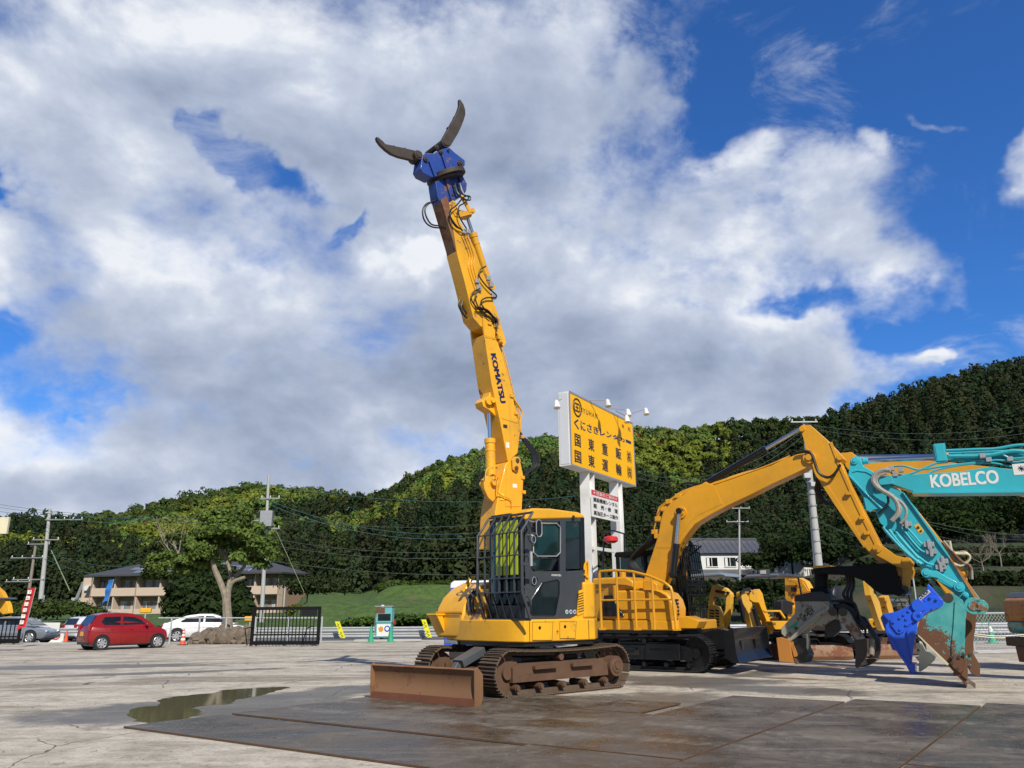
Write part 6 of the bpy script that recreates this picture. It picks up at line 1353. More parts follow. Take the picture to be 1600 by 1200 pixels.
PA2=upole('thinner rust-topped utility pole just left of the tall leaning one',A(38,975,82),A(56,850,82),.2,.12,[(6.6,3.4,4,-.6),(8.0,2.4,2,.4),(4.2,2.6,3,-1.2)],plain('weathered_pole',(.24,.21,.18),.9))
b2=A(408,985,70); b2.z=-.2; t2=A(420,742,70); PB=upole('grey concrete utility pole with a transformer box above the black gate',b2,t2,.20,.12,[(11.6,1.8,3,.3),(9.6,3.4,5,-2.0),(8.9,1.6,2,.5)],m_conc)
tp=t2-b2
c=tp*((A(414,812,70).z-b2.z)/tp.z); g=MB(); g.box(c.x-.45,c.x+.65,c.y-.6,c.y-.15,c.z-.65,c.z+.75); P('transformer_box',g,m_steel,PB,bev=.04)
g=MB(); g.box(c.x-.25,c.x+.3,c.y-.3,c.y-.1,c.z-1.5,c.z-.65); P('lower_box',g,m_grey,PB,bev=.03)
bx=A(1155,925,110);tx=A(1155,796,110); PC=upole('thin grey utility pole standing in front of the white-walled house',bx,tx,.19,.12,[(11.5,2.6,3,.2),(9.6,3.2,3,-.3)],m_conc)
bD=A(1291,1005,36);bD.z=0;tD=A(1264,733,36); PD=upole('thick pale concrete pole rising behind the raised orange arm',bD,tD,.22,.14,[],m_conc)
tpD=tD-bD
g=MB(); c=tpD*.96; g.box(c.x-.35,c.x+.0,c.y-.25,c.y-.1,c.z-.15,c.z+.1); g.box(c.x-.1,c.x+.25,c.y-.3,c.y-.15,c.z-.55,c.z-.35); P('bracket',g,m_steel,PD,bev=.02)
for k in range(7):
    c=tpD*(.50+.07*k); g=MB(); g.cyl(c-Vector((0,0,.03)),c+Vector((0,0,.03)),.20,n=14); P('steel_band',g,m_steel,PD)
g=MB(); tl=A(1258,655,36.)-bD
pE=upole('short pole top with small arms just above the orange arm cylinder',Vector((A(1256,760,62).x,62,0)),A(1255,657,62),.16,.10,[(A(1255,660,62).z,2.2,3,0)],m_conc)
pF=upole('thin wooden post beside the base of the tall leaning pole',A(66,972,78),A(69,930,78),.12,.1,[],m_conc,name='post',cat='post',group=None)
pG=upole('thin pale post right of the apartment block',A(443,950,90),A(446,908,90),.10,.09,[],m_conc,name='post',cat='post',group=None)
# power lines: catenaries between poles and beyond the frame
WC={}
ORD=['highest','second from the top','third from the top','fourth from the top','fifth from the top','sixth from the top','seventh from the top','eighth from the top','ninth from the top','tenth from the top','eleventh from the top','twelfth from the top','thirteenth from the top','lowest']
def wire(label,p,q,sag,r=.022,group='power lines',m=None):
    WC.setdefault(label,[]); 
    p=Vector(p);q=Vector(q);g=MB(); n=22; pts=[]
    for i in range(n+1):
        k=i/n; v=p.lerp(q,k); v.z-=sag*4*k*(1-k); pts.append(v-p)
    g.tube(pts,r,5); o=P('power_line',g,m or m_wire,None); o.location=p; tag(o,label,'power line',group); WC[label].append(((p.z+q.z-2*CH)/(p.y+q.y)-sag/q.y,o)); return o
m_wire=plain('wire_grey_green',(.07,.10,.09),.6,.0,.1,spec=.2); m_wblu=plain('wire_blue',(.05,.13,.16),.6,0,.1,spec=.2)
WL='wires crossing the hill left of the excavator'
for a_,b_,s_,Y0,Y1,m in (((-60,778),(420,800),1.,75,70,m_wire),((-60,783),(430,803),1.,75,70,m_wblu),((-60,788),(440,806),1.2,75,70,m_wblu),((78,800),(420,800),.8,75,70,m_wire),((78,864),(418,812),2.5,75,70,m_wblu),((60,868),(410,822),3.,75,70,m_wblu),((-60,862),(60,868),.6,75,75,m_wire)):
    wire(WL,A(*a_,Y0),A(*b_,Y1),s_,.017,m=m)
WM='wires running right from the transformer pole'
for a_,b_,s_ in (((420,782),(800,826),1.5),((420,788),(800,832),1.6),((420,757),(900,775),1.),((422,806),(900,800),1.2),((425,842),(880,850),1.),((425,852),(880,858),1.),((420,876),(900,890),.8)):
    wire(WM,A(*a_,70),A(*b_,70),s_,.019,m=m_wblu if a_[1]<790 else m_wire)
WR='wires crossing the right-hand hill'
for a_,b_,Y0,Y1,s_ in (((980,735),(1258,668),60,62,2.),((990,745),(1258,678),60,62,2.),((1255,662),(1700,640),62,70,1.5),((1255,668),(1700,655),62,70,1.5),((900,820),(1155,800),80,110,.8),((1157,808),(1290,780),110,90,1.),((1157,822),(1440,850),110,90,1.2),((980,850),(1155,815),90,110,1.),((1000,860),(1264,757),60,36,.8),((1270,760),(1700,830),36,50,1.),((1280,815),(1700,880),60,60,1.5),((1440,815),(1700,835),70,70,1.),((1440,830),(1700,845),70,70,1.),((880,880),(1150,850),90,110,1.)):
    wire(WR,A(*a_,Y0),A(*b_,Y1),s_,.016)
g=MB(); p=A(80,860,75);q=A(109,923,75); g.tube([(0,0,0),q-p],.05,6); o=P('guy_wire',g,plain('guy_guard',(.18,.22,.12),.6)); o.location=p; tag(o,'guy wire slanting down right from the tall leaning pole','guy wire')
g=MB(); p=A(425,815,70);q=A(475,925,70); g.tube([(0,0,0),q-p],.03,6); o=P('guy_wire',g,plain('guy_guard',(.18,.22,.12),.6)); o.location=p; tag(o,'guy wire slanting down right from the transformer pole','guy wire')

for lb,ws in WC.items():
    ws.sort(key=lambda a:-a[0])
    for i,(k_,o) in enumerate(ws):
        o['label']=('lowest' if i==len(ws)-1 else ORD[i])+' of the '+lb.replace('overhead ','').replace('thin ','')
# =============================================================== apartment block
DA=118.
a0=A(137,960,DA); a0.z=.9; a1=A(432,960,DA-6); ang=math.degrees(math.atan2(a1.y-a0.y,a1.x-a0.x))
AP=Fr(a0.x,a0.y,ang,.9); WA=(a1-a0).length
t=thing('apartment_building','long two-storey beige apartment block with a dark hipped roof and solar panels','building',a0,ang)
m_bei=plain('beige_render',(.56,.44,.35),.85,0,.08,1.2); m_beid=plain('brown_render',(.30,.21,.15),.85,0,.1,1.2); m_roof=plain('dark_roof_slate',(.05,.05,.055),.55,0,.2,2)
m_solar=glass('solar_panel',(.02,.025,.05),.12); m_win=glass('curtained_window',(.10,.12,.13),.08)
zz1=lambda py,px=280: AP.loc(px,py,y=0).z
z_r=zz1(893); z_top=zz1(877); s1=3.0; DP=9.
z_r=6.0; z_top=7.9
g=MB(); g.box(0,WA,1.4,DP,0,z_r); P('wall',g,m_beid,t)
g=MB(); v=[(-.9,-.9,z_r),(WA+.9,-.9,z_r),(WA+.9,DP+.9,z_r),(-.9,DP+.9,z_r),(4.6,DP/2,z_top),(WA-4.6,DP/2,z_top),(-.9,-.9,z_r-.22),(WA+.9,-.9,z_r-.22),(WA+.9,DP+.9,z_r-.22),(-.9,DP+.9,z_r-.22)]
g.add(v,[(0,1,5,4),(1,2,5),(2,3,4,5),(3,0,4),(6,9,8,7),(0,6,7,1),(1,7,8,2),(2,8,9,3),(3,9,6,0)]); rf=P('roof',g,m_roof,t,sm=0)
for k in range(10):
    for j in range(3):
        if (k*7+j*3)%5==0: continue
        kx=4.6+k*(WA-9.2)/10+j*.5; u0=.12+j*.27; u1=u0+.22
        def rp_(x,u): return (x,-.9+(DP/2+.9)*u,z_r+(z_top-z_r)*u+.06)
        wd2=(WA-9.2)/10*.92; g=MB(); q=[rp_(kx,u0),rp_(kx+wd2,u0),rp_(kx+wd2,u1),rp_(kx,u1)]; g.add(q+[(a,b,c-.05) for a,b,c in q],[(0,1,2,3),(7,6,5,4),(0,4,5,1),(1,5,6,2),(2,6,7,3),(3,7,4,0)]); P('solar_panel',g,m_solar,rf)
        g=MB(); g.beam(rp_(kx+wd2+.04,u0),rp_(kx+wd2+.04,u1),.06,.05); P('panel_rail',g,m_lw,rf)
nu=8; bw_=WA/nu
for f in range(2):
    zf=f*s1
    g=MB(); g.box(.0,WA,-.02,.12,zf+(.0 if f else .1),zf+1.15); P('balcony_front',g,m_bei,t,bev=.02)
    g=MB(); g.box(.0,WA,.12,1.4,zf-.12,zf+.02) if f else g.box(.0,WA,.12,1.4,-.1,.1); P('balcony_floor',g,m_bei,t)
    for k in range(nu+1):
        x=min(max(k*bw_,.12),WA-.12); g=MB(); g.box(x-.1,x+.1,.125,1.395,zf+.03,zf+s1-.13); P('balcony_partition',g,m_bei,t)
    for k in range(nu):
        for (u0,u1) in ((.12,.42),(.56,.86)):
            xa=k*bw_+bw_*u0; xb=k*bw_+bw_*u1
            g=MB(); g.box(xa,xb,1.36,1.395,zf+.35,zf+2.15); wn=P('window',g,m_win,t)
            g=MB(); xm=(xa+xb)/2; g.box(xa-.05,xb+.05,1.33,1.355,zf+.28,zf+.35); g.box(xa-.05,xb+.05,1.33,1.355,zf+2.15,zf+2.22); g.box(xm-.04,xm+.04,1.33,1.355,zf+.35,zf+2.15); P('window_frame',g,m_lw if k%3 else m_grey,wn)
            if (k+f)%2: g=MB(); g.box(xa+.1,xm-.1,1.345,1.358,zf+.4,zf+2.1); P('curtain',g,plain('curtain',(.42,.43,.42),.9),wn)
for x in (.02,WA*.25,WA*.5,WA*.75,WA-.02):
    g=MB(); g.cyl((x,-.1,0),(x,-.1,z_r-.2),.06,n=8); P('downpipe',g,m_beid,t)
g=MB(); g.box(-3.2,-.02,2,7.5,0,5.8); P('stair_wing',g,m_bei,t); g=MB(); g.box(-5.4,-3.3,2.6,3.4,0,2.9); P('stair_wall',g,m_conc,t)
g=MB(); g.beam((-5.2,2.3,0),(-3.4,2.3,5.2),.5,.1,up=(0,1,0)); P('outside_stair',g,m_steel,t)
for x,z in ((-2.6,1.2),(-2.6,3.9),(-1.2,3.9),(-1.2,1.2)):
    g=MB(); g.box(x,x+.9,1.6,1.98,z,z+.7); P('air_conditioner',g,m_lw,t,bev=.02)
# =============================================================== tiled houses on the right
m_tile=plain('grey_roof_tile',(.075,.08,.095),.35,0,.3,9,coat=.2,bump=.03); m_plas=plain('white_plaster',(.68,.68,.66),.85,0,.06); m_wood=plain('dark_timber',(.07,.05,.04),.8)
def gable(t,x0,x1,y0,y1,z0,z1,m,name='roof',ov=.5,rows=14):
    "tiled gable roof, ridge along x"
    ym=(y0+y1)/2; g=MB()
    for s,(ya,yb) in ((-1,(y0-ov,ym)),(1,(y1+ov,ym))):
        for k in range(rows):
            a=k/rows;b=(k+1)/rows+.02; za=z0+(z1-z0)*a;zb_=z0+(z1-z0)*b; P0=(ya+(yb-ya)*a);P1=(ya+(yb-ya)*b)
            g.add([(x0-ov,P0,za+.10),(x1+ov,P0,za+.10),(x1+ov,P1,zb_+.04),(x0-ov,P1,zb_+.04),(x0-ov,P0,za),(x1+ov,P0,za),(x1+ov,P1,zb_-.06),(x0-ov,P1,zb_-.06)],[(0,1,2,3),(4,7,6,5),(0,4,5,1),(0,3,7,4),(1,5,6,2)])
    n=int((x1-x0+2*ov)/.9)
    for k in range(n+1):
        x=x0-ov+k*(x1-x0+2*ov)/n
        for ya in (y0-ov,y1+ov): g.beam((x,ya,z0+.10),(x,ym,z1+.10),.10,.07)
    r=P(name,g,m,t); g=MB(); g.beam((x0-ov-.1,ym,z1+.16),(x1+ov+.1,ym,z1+.16),.4,.34); P('ridge_tiles',g,m,r,bev=.05); return r
def house(label,px,py,D,deg,L,Wd,h1,h2,lower=True,two=True):
    b=A(px,py,D); t=thing('tiled_house',label,'house',b,deg,'tiled houses at the foot of the hill')
    g=MB(); g.box(0,L,0,Wd,-3,h1); P('wall',g,m_plas,t); gable(t,0,L,0,Wd,h1,h2,m_tile)
    g=MB(); g.prism([(.0,h1),(Wd,h1),(Wd/2,h2-.1)],.02,L-.02,'x'); P('gable_wall',g,m_plas,t)
    if two:
        n=int(L/3.2)
        for k in range(n):
            xa=.8+k*(L-1.2)/n; g=MB(); g.box(xa,xa+1.9,-.05,.0,h1-2.1,h1-.7); w_=P('window',g,m_glass,t); g=MB(); g.box(xa-.1,xa+2.0,-.12,-.055,h1-2.22,h1-2.1); g.box(xa+.9,xa+.98,-.08,-.052,h1-2.1,h1-.7); P('window_frame',g,m_lw,w_)
            g=MB(); g.box(xa+.12,xa+.55,-.06,-.052,h1-2.05,h1-.75); P('curtain',g,m_plas,w_)
    if lower:
        g=MB(); 
        for k in range(7):
            a=k/7;b_=(k+1)/7+.03; g.add([(-.6,-2.2+2.2*a,h1-3.6+1.0*a+.08),(L+.6,-2.2+2.2*a,h1-3.6+1.0*a+.08),(L+.6,-2.2+2.2*b_,h1-3.6+1.0*b_+.03),(-.6,-2.2+2.2*b_,h1-3.6+1.0*b_+.03),(-.6,-2.2+2.2*a,h1-3.6+a),(L+.6,-2.2+2.2*a,h1-3.6+a)],[(0,1,2,3),(4,5,1,0)])
        P('lower_roof',g,m_tile,t); g=MB(); g.box(.4,L-.4,-1.6,-.01,-3,h1-3.65); P('lower_wall',g,m_wood,t)
    return t
house('white-walled two-storey house with a long grey tiled roof between the cage and the thin pole',1098,910,128,4,10.3,7,4.6,7.0)
house('house with a grey tiled gable half hidden by shrubs right of the thin pole',1205,912,134,-28,7,6,3.8,6.2,two=False)
house('small low tiled house with a white gable behind the thick pale pole',1258,905,126,38,6,6.5,2.3,4.4,lower=False)
# =============================================================== roadside: guardrail, fences, gate
def guardrail(label,p,q,n,zt=.75,two=2,grp=None,z0=ROAD_Z):
    p=Vector(p);q=Vector(q); d=q-p; L=d.length; a=math.degrees(math.atan2(d.y,d.x)); t=thing('guardrail',label,'guardrail',(p.x,p.y,z0),a,grp)
    for r in range(two):
        zc=zt-.17-r*.36; prof=[(0,-.155),(-.045,-.12),(-.055,-.075),(0,-.02),(0,.02),(-.055,.075),(-.045,.12),(0,.155),(.012,.155),(.012,-.155)]
        g=MB(); g.prism([(y,zc+z) for y,z in prof],0,L,'x'); P('rail',g,m_galv,t)
    for k in range(n+1):
        x=L*k/n; g=MB(); g.cyl((x,.10,0),(x,.10,zt),.06,n=10); P('post',g,m_galv,t)
    return t
m_galv=plain('galvanised_rail',(.50,.51,.53),.4,.3,.12,3)
gA=G(385,997,ROAD_Z); 
guardrail('two-beam steel guardrail beyond the road, left of the tall excavator',(-62,57.5,0),(3,51.2,0),22)
guardrail('steel guardrail beyond the chain-link fence on the right',(3.2,51.2,0),(42,50.,0),14,grp=None)
guardrail('pale steel guardrail end left of the red car',(-62,49.,0),(-26,48.5,0),14,zt=.9,two=1)
# low pipe fence with posts at the yard edge
fy=40.8
def lf(px,Y): return A(px,990,Y).x
t=thing('pipe_fence','low galvanised pipe fence running behind the white sedan and the rock pile','fence',(lf(245,40.8),40.8,0))
xx=[lf(p,40.8) for p in (266,310,352,398,450,502)]; x0_=lf(245,40.8)
g=MB(); g.tube([(0,0,1.25),(xx[-1]-x0_,0,1.18)],.03,8); P('top_rail',g,m_galv,t)
for x in xx: g=MB(); g.cyl((x-x0_,0,0),(x-x0_,0,1.25),.045,n=10); P('post',g,m_galv,t)
g=MB(); g.tube([(0,0,.35),(xx[-1]-x0_,0,.3)],.012,6); P('lower_wire',g,m_galv,t)
# black sliding gates
def gate(label,p,q,h,n,extra=True):
    p=Vector(p);q=Vector(q);d=q-p;L=d.length; t=thing('sliding_gate',label,'gate',(p.x,p.y,0),math.degrees(math.atan2(d.y,d.x)))
    g=MB(); fr=.14
    g.box(0,fr,-.04,.04,.06,h); g.cut(); g.box(L-fr,L,-.04,.04,.06,h); g.cut(); g.box(fr,L-fr,-.04,.04,h-fr,h); g.cut(); g.box(fr,L-fr,-.04,.04,.06,.06+fr*1.2); g.cut(); g.box(fr,L-fr,-.03,.03,h*.27,h*.27+.07); P('gate_frame',g,m_matte,t,bev=.01)
    for k in range(1,n): x=fr+(L-2*fr)*k/n; g=MB(); g.box(x-.018,x+.018,-.018,.018,.2,h-fr); P('gate_bar',g,m_matte,t)
    if extra:
        for s,x in ((1,L-.7),(-1,.0)):
            g=MB(); g.tube([(x,-.3,.05),(x+s*.15+ (0 if s>0 else -.05),-.2,h*.45),(x+s*.15+(.25 if s>0 else .3),-.1,h*.5)],.03,6); P('brace',g,m_matte,t)
        g=MB(); g.box(L*.72,L*.95,-.06,-.04,h-.42,h-.14); P('gate_plate',g,m_black,t)
    for x in (.3,L/2,L-.3): g=MB(); g.cyl((x,-.03,.05),(x,.03,.05),.05,n=12); P('gate_wheel',g,m_grey,t)
    return t
p=G(390,1010);q=G(501,1009); gate('black slatted sliding gate standing open right of the rock pile',(p.x,p.y,0),(q.x,q.y-.3,0),1.72,18)
p=G(-30,1007);q=G(29,1007); gate('black gate end at the far left edge, in front of the silver car',(p.x,p.y,0),(q.x,q.y,0),1.28,8,False)
# rocks
B=G(345,1006); B=Vector((B.x,B.y,0)); k=B.y/1240
m_rock=plain('brown_rock',(.17,.135,.10),.9,0,.7,3.5,bump=.12)
rd=random.Random(3); rocks=[(308,1000,12,9),(322,993,12,9),(335,999,14,12),(343,988,14,9),(352,1003,16,12),(362,993,12,8),(372,1001,15,14),(381,994,10,11),(383,1006,9,6),(316,1007,8,5),(300,1006,6,4),(330,1009,7,4),(346,1011,8,4),(362,1011,7,4),(376,1010,7,4),(327,986,8,6),(350,980,9,5),(372,985,8,7),(386,986,7,9),(338,1005,9,6),(305,1010,5,3),(392,1010,5,3)]
ROCKL=['wide low boulder at the left shoulder of the pile, behind the cone', 'small peaked boulder above the left end of the pile', 'tall rounded boulder left of the tree trunk', 'boulder leaning on the left side of the trunk', 'largest boulder in front of the trunk', 'boulder just right of the trunk base', 'tallest boulder at the right of the pile beside the gate', 'upper right boulder touching the gate', 'low boulder at the foot of the pile by the gate', 'flat stone at the lower left foot of the pile', 'leftmost small stone of the pile, nearest the cone', 'small low stone under the tall left boulder', 'long flat stone at the front foot, left of centre', 'long flat stone at the front foot, right of centre', 'front foot stone below the tallest right boulder', 'small round stone high on the left of the pile', 'flat boulder behind the trunk on top of the pile', 'boulder on top of the pile right of the trunk', 'upright pale stone at the top right end of the pile', 'middle stone wedged between the two left boulders', 'tiny flat stone lying left in front of the pile', 'tiny stone against the gate foot']
for i,(px,py,rx,rz) in enumerate(rocks):
    yy=B.y+(1012-py)*.045-.4+rd.uniform(-.1,.1); c=A(px,py,yy); r=rx*k
    g=MB(); g.ico((0,0,0),r*1.05,2,.07,(1,rd.uniform(.7,1.1),rz/rx),rd)
    sd=rd.uniform(0,9)
    g.v=[tuple(Vector(v)*(1+.22*math.sin(v[0]/r*3+sd)*math.cos(v[1]/r*2.6+sd*2)+.14*math.sin(v[2]/r*5+v[0]/r*4+sd)-.12*max(0,abs(v[0]/r)-.5))) for v in g.v]
    zc=max(c.z,rz*k*.7); o=P('rock',g,m_rock,None,sm=22); o.location=(c.x,yy,zc); o.rotation_euler=(0,0,rd.uniform(0,6)) 
    tag(o,ROCKL[i],'rock','boulders piled round the tree')
# cones
def cone(name,label,loc,h,m,bands,m2=None,grp=None):
    t=thing(name,label,'traffic cone',loc,group=grp); r=h*.19
    g=MB(); g.lathe([(r*1.0,.03),(h*.045,h),(0.0005,h+.005)],n=20); P('cone_body',g,m,t)
    g=MB(); g.box(-r*1.45,r*1.45,-r*1.45,r*1.45,0,.035); P('cone_base',g,m2 or m,t,bev=.01)
    for a,b in bands:
        ra=r+(h*.045-r)*((a-.03)/(h-.03)); rb=r+(h*.045-r)*((b-.03)/(h-.03)); g=MB(); g.lathe([(ra-.01,a),(ra+.006,a),(rb+.006,b),(rb-.01,b)],n=20); P('cone_band',g,m_lw,t)
    return t
cone('traffic_cone','orange cone with white bands left of the rock pile',G(285,1008),.72,m_orange,[(.22,.32),(.42,.50),(.58,.64)],m_black)
cone('traffic_cone','plain orange-red cone behind the red car at left',A(104,1000,46)*1. if False else Vector((A(103,1000,45).x,45,0)),.6,m_orange,[])
cone('traffic_cone','green cone standing on the left of the fuel pump island',Vector((G(577,1004).x,40.6,0)),.78,m_green,[])
cone('traffic_cone','green cone in front of the fuel pump',Vector((G(612,1003).x,40.4,0)),.78,m_green,[])
c=G(1551,1005); cone('traffic_cone','green cone with a worn white top behind the chain-link fence at right',c,.8,m_green,[(.45,.70)])
for q in ((-.7,.2),(.75,-.25)):
    hose(None,[A(1540,955,c.y),A(1540+q[0]*8,975,c.y),Vector((c.x+q[0],c.y,.02))],.012,m_green,'rope',4)
for o,lb in zip([x for x in col.objects if x.name.startswith('rope')],('green rope running down to the left of the green cone','green rope running down to the right of the green cone')): tag(o,lb,'rope','green ropes by the cone')
# =============================================================== fuel pump on its island
PX=G(608,1001); PX=Vector((PX.x,40.9,0)); t=thing('fuel_pump','old turquoise fuel pump with a dark display and round signs on its white front','fuel pump',PX,-6)
m_turq=paint('turquoise_paint',(.12,.42,.44),.5,.4,chip=.1)
g=MB(); g.box(-.40,.40,-.22,.22,.10,.78); P('lower_cabinet',g,m_turq,t,bev=.015); g=MB(); g.box(-.34,.36,-.235,-.22,.16,.74); pnl=P('front_panel',g,m_lw,t,bev=.004)
g=MB(); g.box(-.42,.42,-.24,.24,.80,1.56); uc=P('upper_cabinet',g,m_turq,t,bev=.02); g=MB(); g.box(-.30,.36,-.255,-.24,.90,1.24); P('display',g,m_glass,uc,bev=.006); g=MB(); g.box(-.40,.05,-.25,-.24,1.27,1.54); P('rusty_panel',g,m_rust,uc); g=MB(); g.box(-.48,.45,-.28,.28,1.58,1.63); P('top_plate',g,m_steel,uc,bev=.008)
g=MB(); g.cyl((-.12,-.24,.50),(-.12,-.245,.50),.14,n=6); P('orange_sign_mark',g,plain('orange_ink',(.62,.30,.03),.5),pnl); g=MB(); g.cyl((.20,-.24,.52),(.20,-.245,.52),.15,n=20); P('blue_sign_mark',g,plain('blue_ink',(.01,.08,.45),.5),pnl); g=MB(); g.cyl((.20,-.245,.52),(.20,-.25,.52),.09,n=20); P('white_sign_centre',g,m_lw,pnl)
g=MB(); g.box(-.50,-.42,-.1,.1,.3,1.2); P('nozzle_holder',g,m_steel,t,bev=.01); hose(t,[(-.46,0,1.1),(-.62,-.05,.7),(-.58,-.05,.35),(-.46,0,.5)],.025,m_rub)
g=MB(); g.box(.44,.52,-.08,.08,.75,.9); P('red_nozzle',g,m_redp,t,bev=.01)
g=MB(); g.prism([(-1.5,-.5),(-1.5,.5),(1.1,.5),(1.9,.0),(1.1,-.5)],0,.12,'z'); o=P('pump_island',g,m_conc,None,bev=.03); o.location=PX+Vector((0,.2,.001)); tag(o,'low concrete island under the fuel pump','kerb island'); t.location.z=.121
# yellow chevron markers on the guardrail
def marker(label,px0,py0,px1,py1,Y):
    a=A(px1,py1,Y);b=A(px0,py0,Y); t=thing('chevron_marker',label,'road marker',a,group='yellow curve markers on the guardrail'); d=b-a
    g=MB(); g.beam((0,0,0),d,.28,.03,up=(1,0,0)); 
    g=MB(); L=d.length; u=d.normalized(); s=Vector((1,0,0))
    g.loft([[s*-.15+Vector((0,-.02,0)),s*.15+Vector((0,-.02,0)),s*.15+Vector((0,.02,0)),s*-.15+Vector((0,.02,0))],[d+s*-.15+Vector((0,-.02,0)),d+s*.15+Vector((0,-.02,0)),d+s*.15+Vector((0,.02,0)),d+s*-.15+Vector((0,.02,0))]])
    P('marker_plate',g,plain('marker_yellow',(.75,.72,.02),.5,0,.1),t)
    for k in (.12,.30,.62,.80):
        c=d*k; g=MB(); g.tube([c+Vector((-.08,-.025,.08)),c+Vector((.06,-.025,0)),c+Vector((-.08,-.025,-.08))],.02,5); P('chevron',g,m_inkb,t)
marker('leaning yellow chevron marker left of the fuel pump',527,971,536,997,51.8); marker('leaning yellow chevron marker right of the fuel pump',662,968,671,996,51.3)
# =============================================================== chain-link fence at right
p=Vector((A(1523,1018,27.2).x,27.2,0)); q=Vector((A(1680,1012,29).x,28.6,0)); d=q-p;L=d.length
t=thing('chain_link_fence','galvanised chain-link fence panel at the right edge of the yard','fence',p,math.degrees(math.atan2(d.y,d.x)))
H1=1.25
g=MB(); g.tube([(0,0,H1+.02),(L,0,H1+.02)],.028,8); g.cut(); g.tube([(0,0,.06),(L,0,.06)],.028,8); P('fence_rail',g,m_galv,t)
for x in (0,L*.5,L): g=MB(); g.cyl((x,0,0),(x,0,H1),.03,n=8); P('post',g,m_galv,t)
g=MB(); s=.075; n=int(L/(2*s))+8
for i in range(-8,n+8):
    for sg in (1,-1):
        xs0=i*2*s; pts=[]
        x0f,z0f=xs0,.06; x1f,z1f=xs0+sg*(H1-.06),H1
        ka,kb=0,1
        if x0f<0 : ka=(0-x0f)/(x1f-x0f) if sg>0 else 2
        if x0f>L : ka=(L-x0f)/(x1f-x0f) if sg<0 else 2
        if x1f>L : kb=(L-x0f)/(x1f-x0f)
        if x1f<0 : kb=(0-x0f)/(x1f-x0f)
        if ka<kb<=1 and ka<1: g.beam((x0f+(x1f-x0f)*ka,sg*.004,z0f+(z1f-z0f)*ka),(x0f+(x1f-x0f)*kb,sg*.004,z0f+(z1f-z0f)*kb),.007,.007,up=(0,1,0))
P('mesh',g,m_galv,t,sm=0)
g=MB(); g.box(-.3,L,-.15,.15,0,.05); P('base_strip',g,m_conc,t)
for k,zz_ in enumerate((.62,.56)):
    v=[Vector((A(1518,985+k*3,26.5).x,26.5,zz_+.02)),Vector((A(1560,989,26.4).x,26.4,zz_-.06)),Vector((A(1610,986,26.3).x,26.3,zz_))]
    o=hose(None,v,.014,m_cream,'rope',6); tag(o,('upper','lower')[k]+' of two pale ropes strung in front of the chain-link fence','rope','pale ropes by the fence')
# =============================================================== banners, small signs
def banner(label,px0,py0,px1,py1,Y,w_px,m,txt=None,lean=0,name='banner_flag'):
    b=A(px1,py1,Y);tpp=A(px0,py0,Y); b.z=max(b.z,0); t=thing(name,label,'banner',b); d=tpp-b
    g=MB(); g.tube([(0,0,0),d],.02,6); P('flag_pole',g,m_steel,t)
    h=Vector((0,0,1)); Lf=d.length*.72; g=MB(); k=w_px*Y/1300; n=12; vs=[];
    for i in range(n+1):
        c=d*(1-.72*i/n); wv=math.sin(i*.9)*.08
        vs+=[c+Vector((0,.0,0)),c+Vector((k*.5,wv*.6,-.02)),c+Vector((k,wv,-.04-(i/n)*.1))]
    fs=[]
    for i in range(n): 
        for j in range(2): a=i*3+j; fs.append((a,a+1,a+4,a+3))
    off=[v+Vector((0,.012,0)) for v in vs]; N=len(vs); fs2=fs+[tuple(x+N for x in f[::-1]) for f in fs]
    g.add(vs+off,fs2); fl=P('flag_cloth',g,m,t)
    if txt:
        # the writing is too small to read in the photo: a pale vertical band of broken dark strokes
        rr=random.Random(5)
        for i in range(6):
            c=d*(1-.72*(i+.75)/6.6)+Vector((k*.5,-.10,0)); s=abs(k)*.24
            g=MB(); g.box(c.x-s,c.x+s,c.y-.004,c.y,c.z-s*.95,c.z+s*.95); b_=P('flag_mark',g,m_lw,fl)
            for _ in range(4):
                x=rr.uniform(-.6,.5)*s; z=rr.uniform(-.7,.6)*s; l=rr.uniform(.3,.8)*s; g=MB()
                if rr.random()<.5: g.box(c.x+x,c.x+min(x+l,s*.8),c.y-.008,c.y-.004,c.z+z,c.z+z+s*.18)
                else: g.box(c.x+x,c.x+x+s*.18,c.y-.009,c.y-.004,c.z+z,c.z+min(z+l,s*.8))
                P('flag_stroke',g,m_inkb,b_)
    return t
banner('red banner with small white vertical lettering on a thin pole at the left gate',56,918,34,1005,38,-13,plain('red_cloth',(.50,.02,.02),.85),'のぼり旗')
banner('blue banner on a white pole behind the red car',178,905,166,952,46,-9,plain('blue_cloth',(.02,.14,.42),.85))
g=MB(); x=A(0,820,30); g.box(x.x-2.5,A(12,820,30).x,30,30.12,A(6,834,30).z,A(6,808,30).z); ct=Vector((x.x-1.2,30.06,0))
t=thing('cream_sign','cream sign panel cut off by the left edge, halfway up the hill','sign',(x.x-1.2,30.06,0)); g.v=[(a-t.location.x,b-t.location.y,c) for a,b,c in g.v]; P('sign_panel',g,m_cream,t,bev=.01)
g=MB(); g.cyl((-.3,.12,0),(-.3,.12,A(6,834,30).z+.2),.08,n=10); P('post',g,m_steel,t)
g=MB(); x=A(335,1,52); 
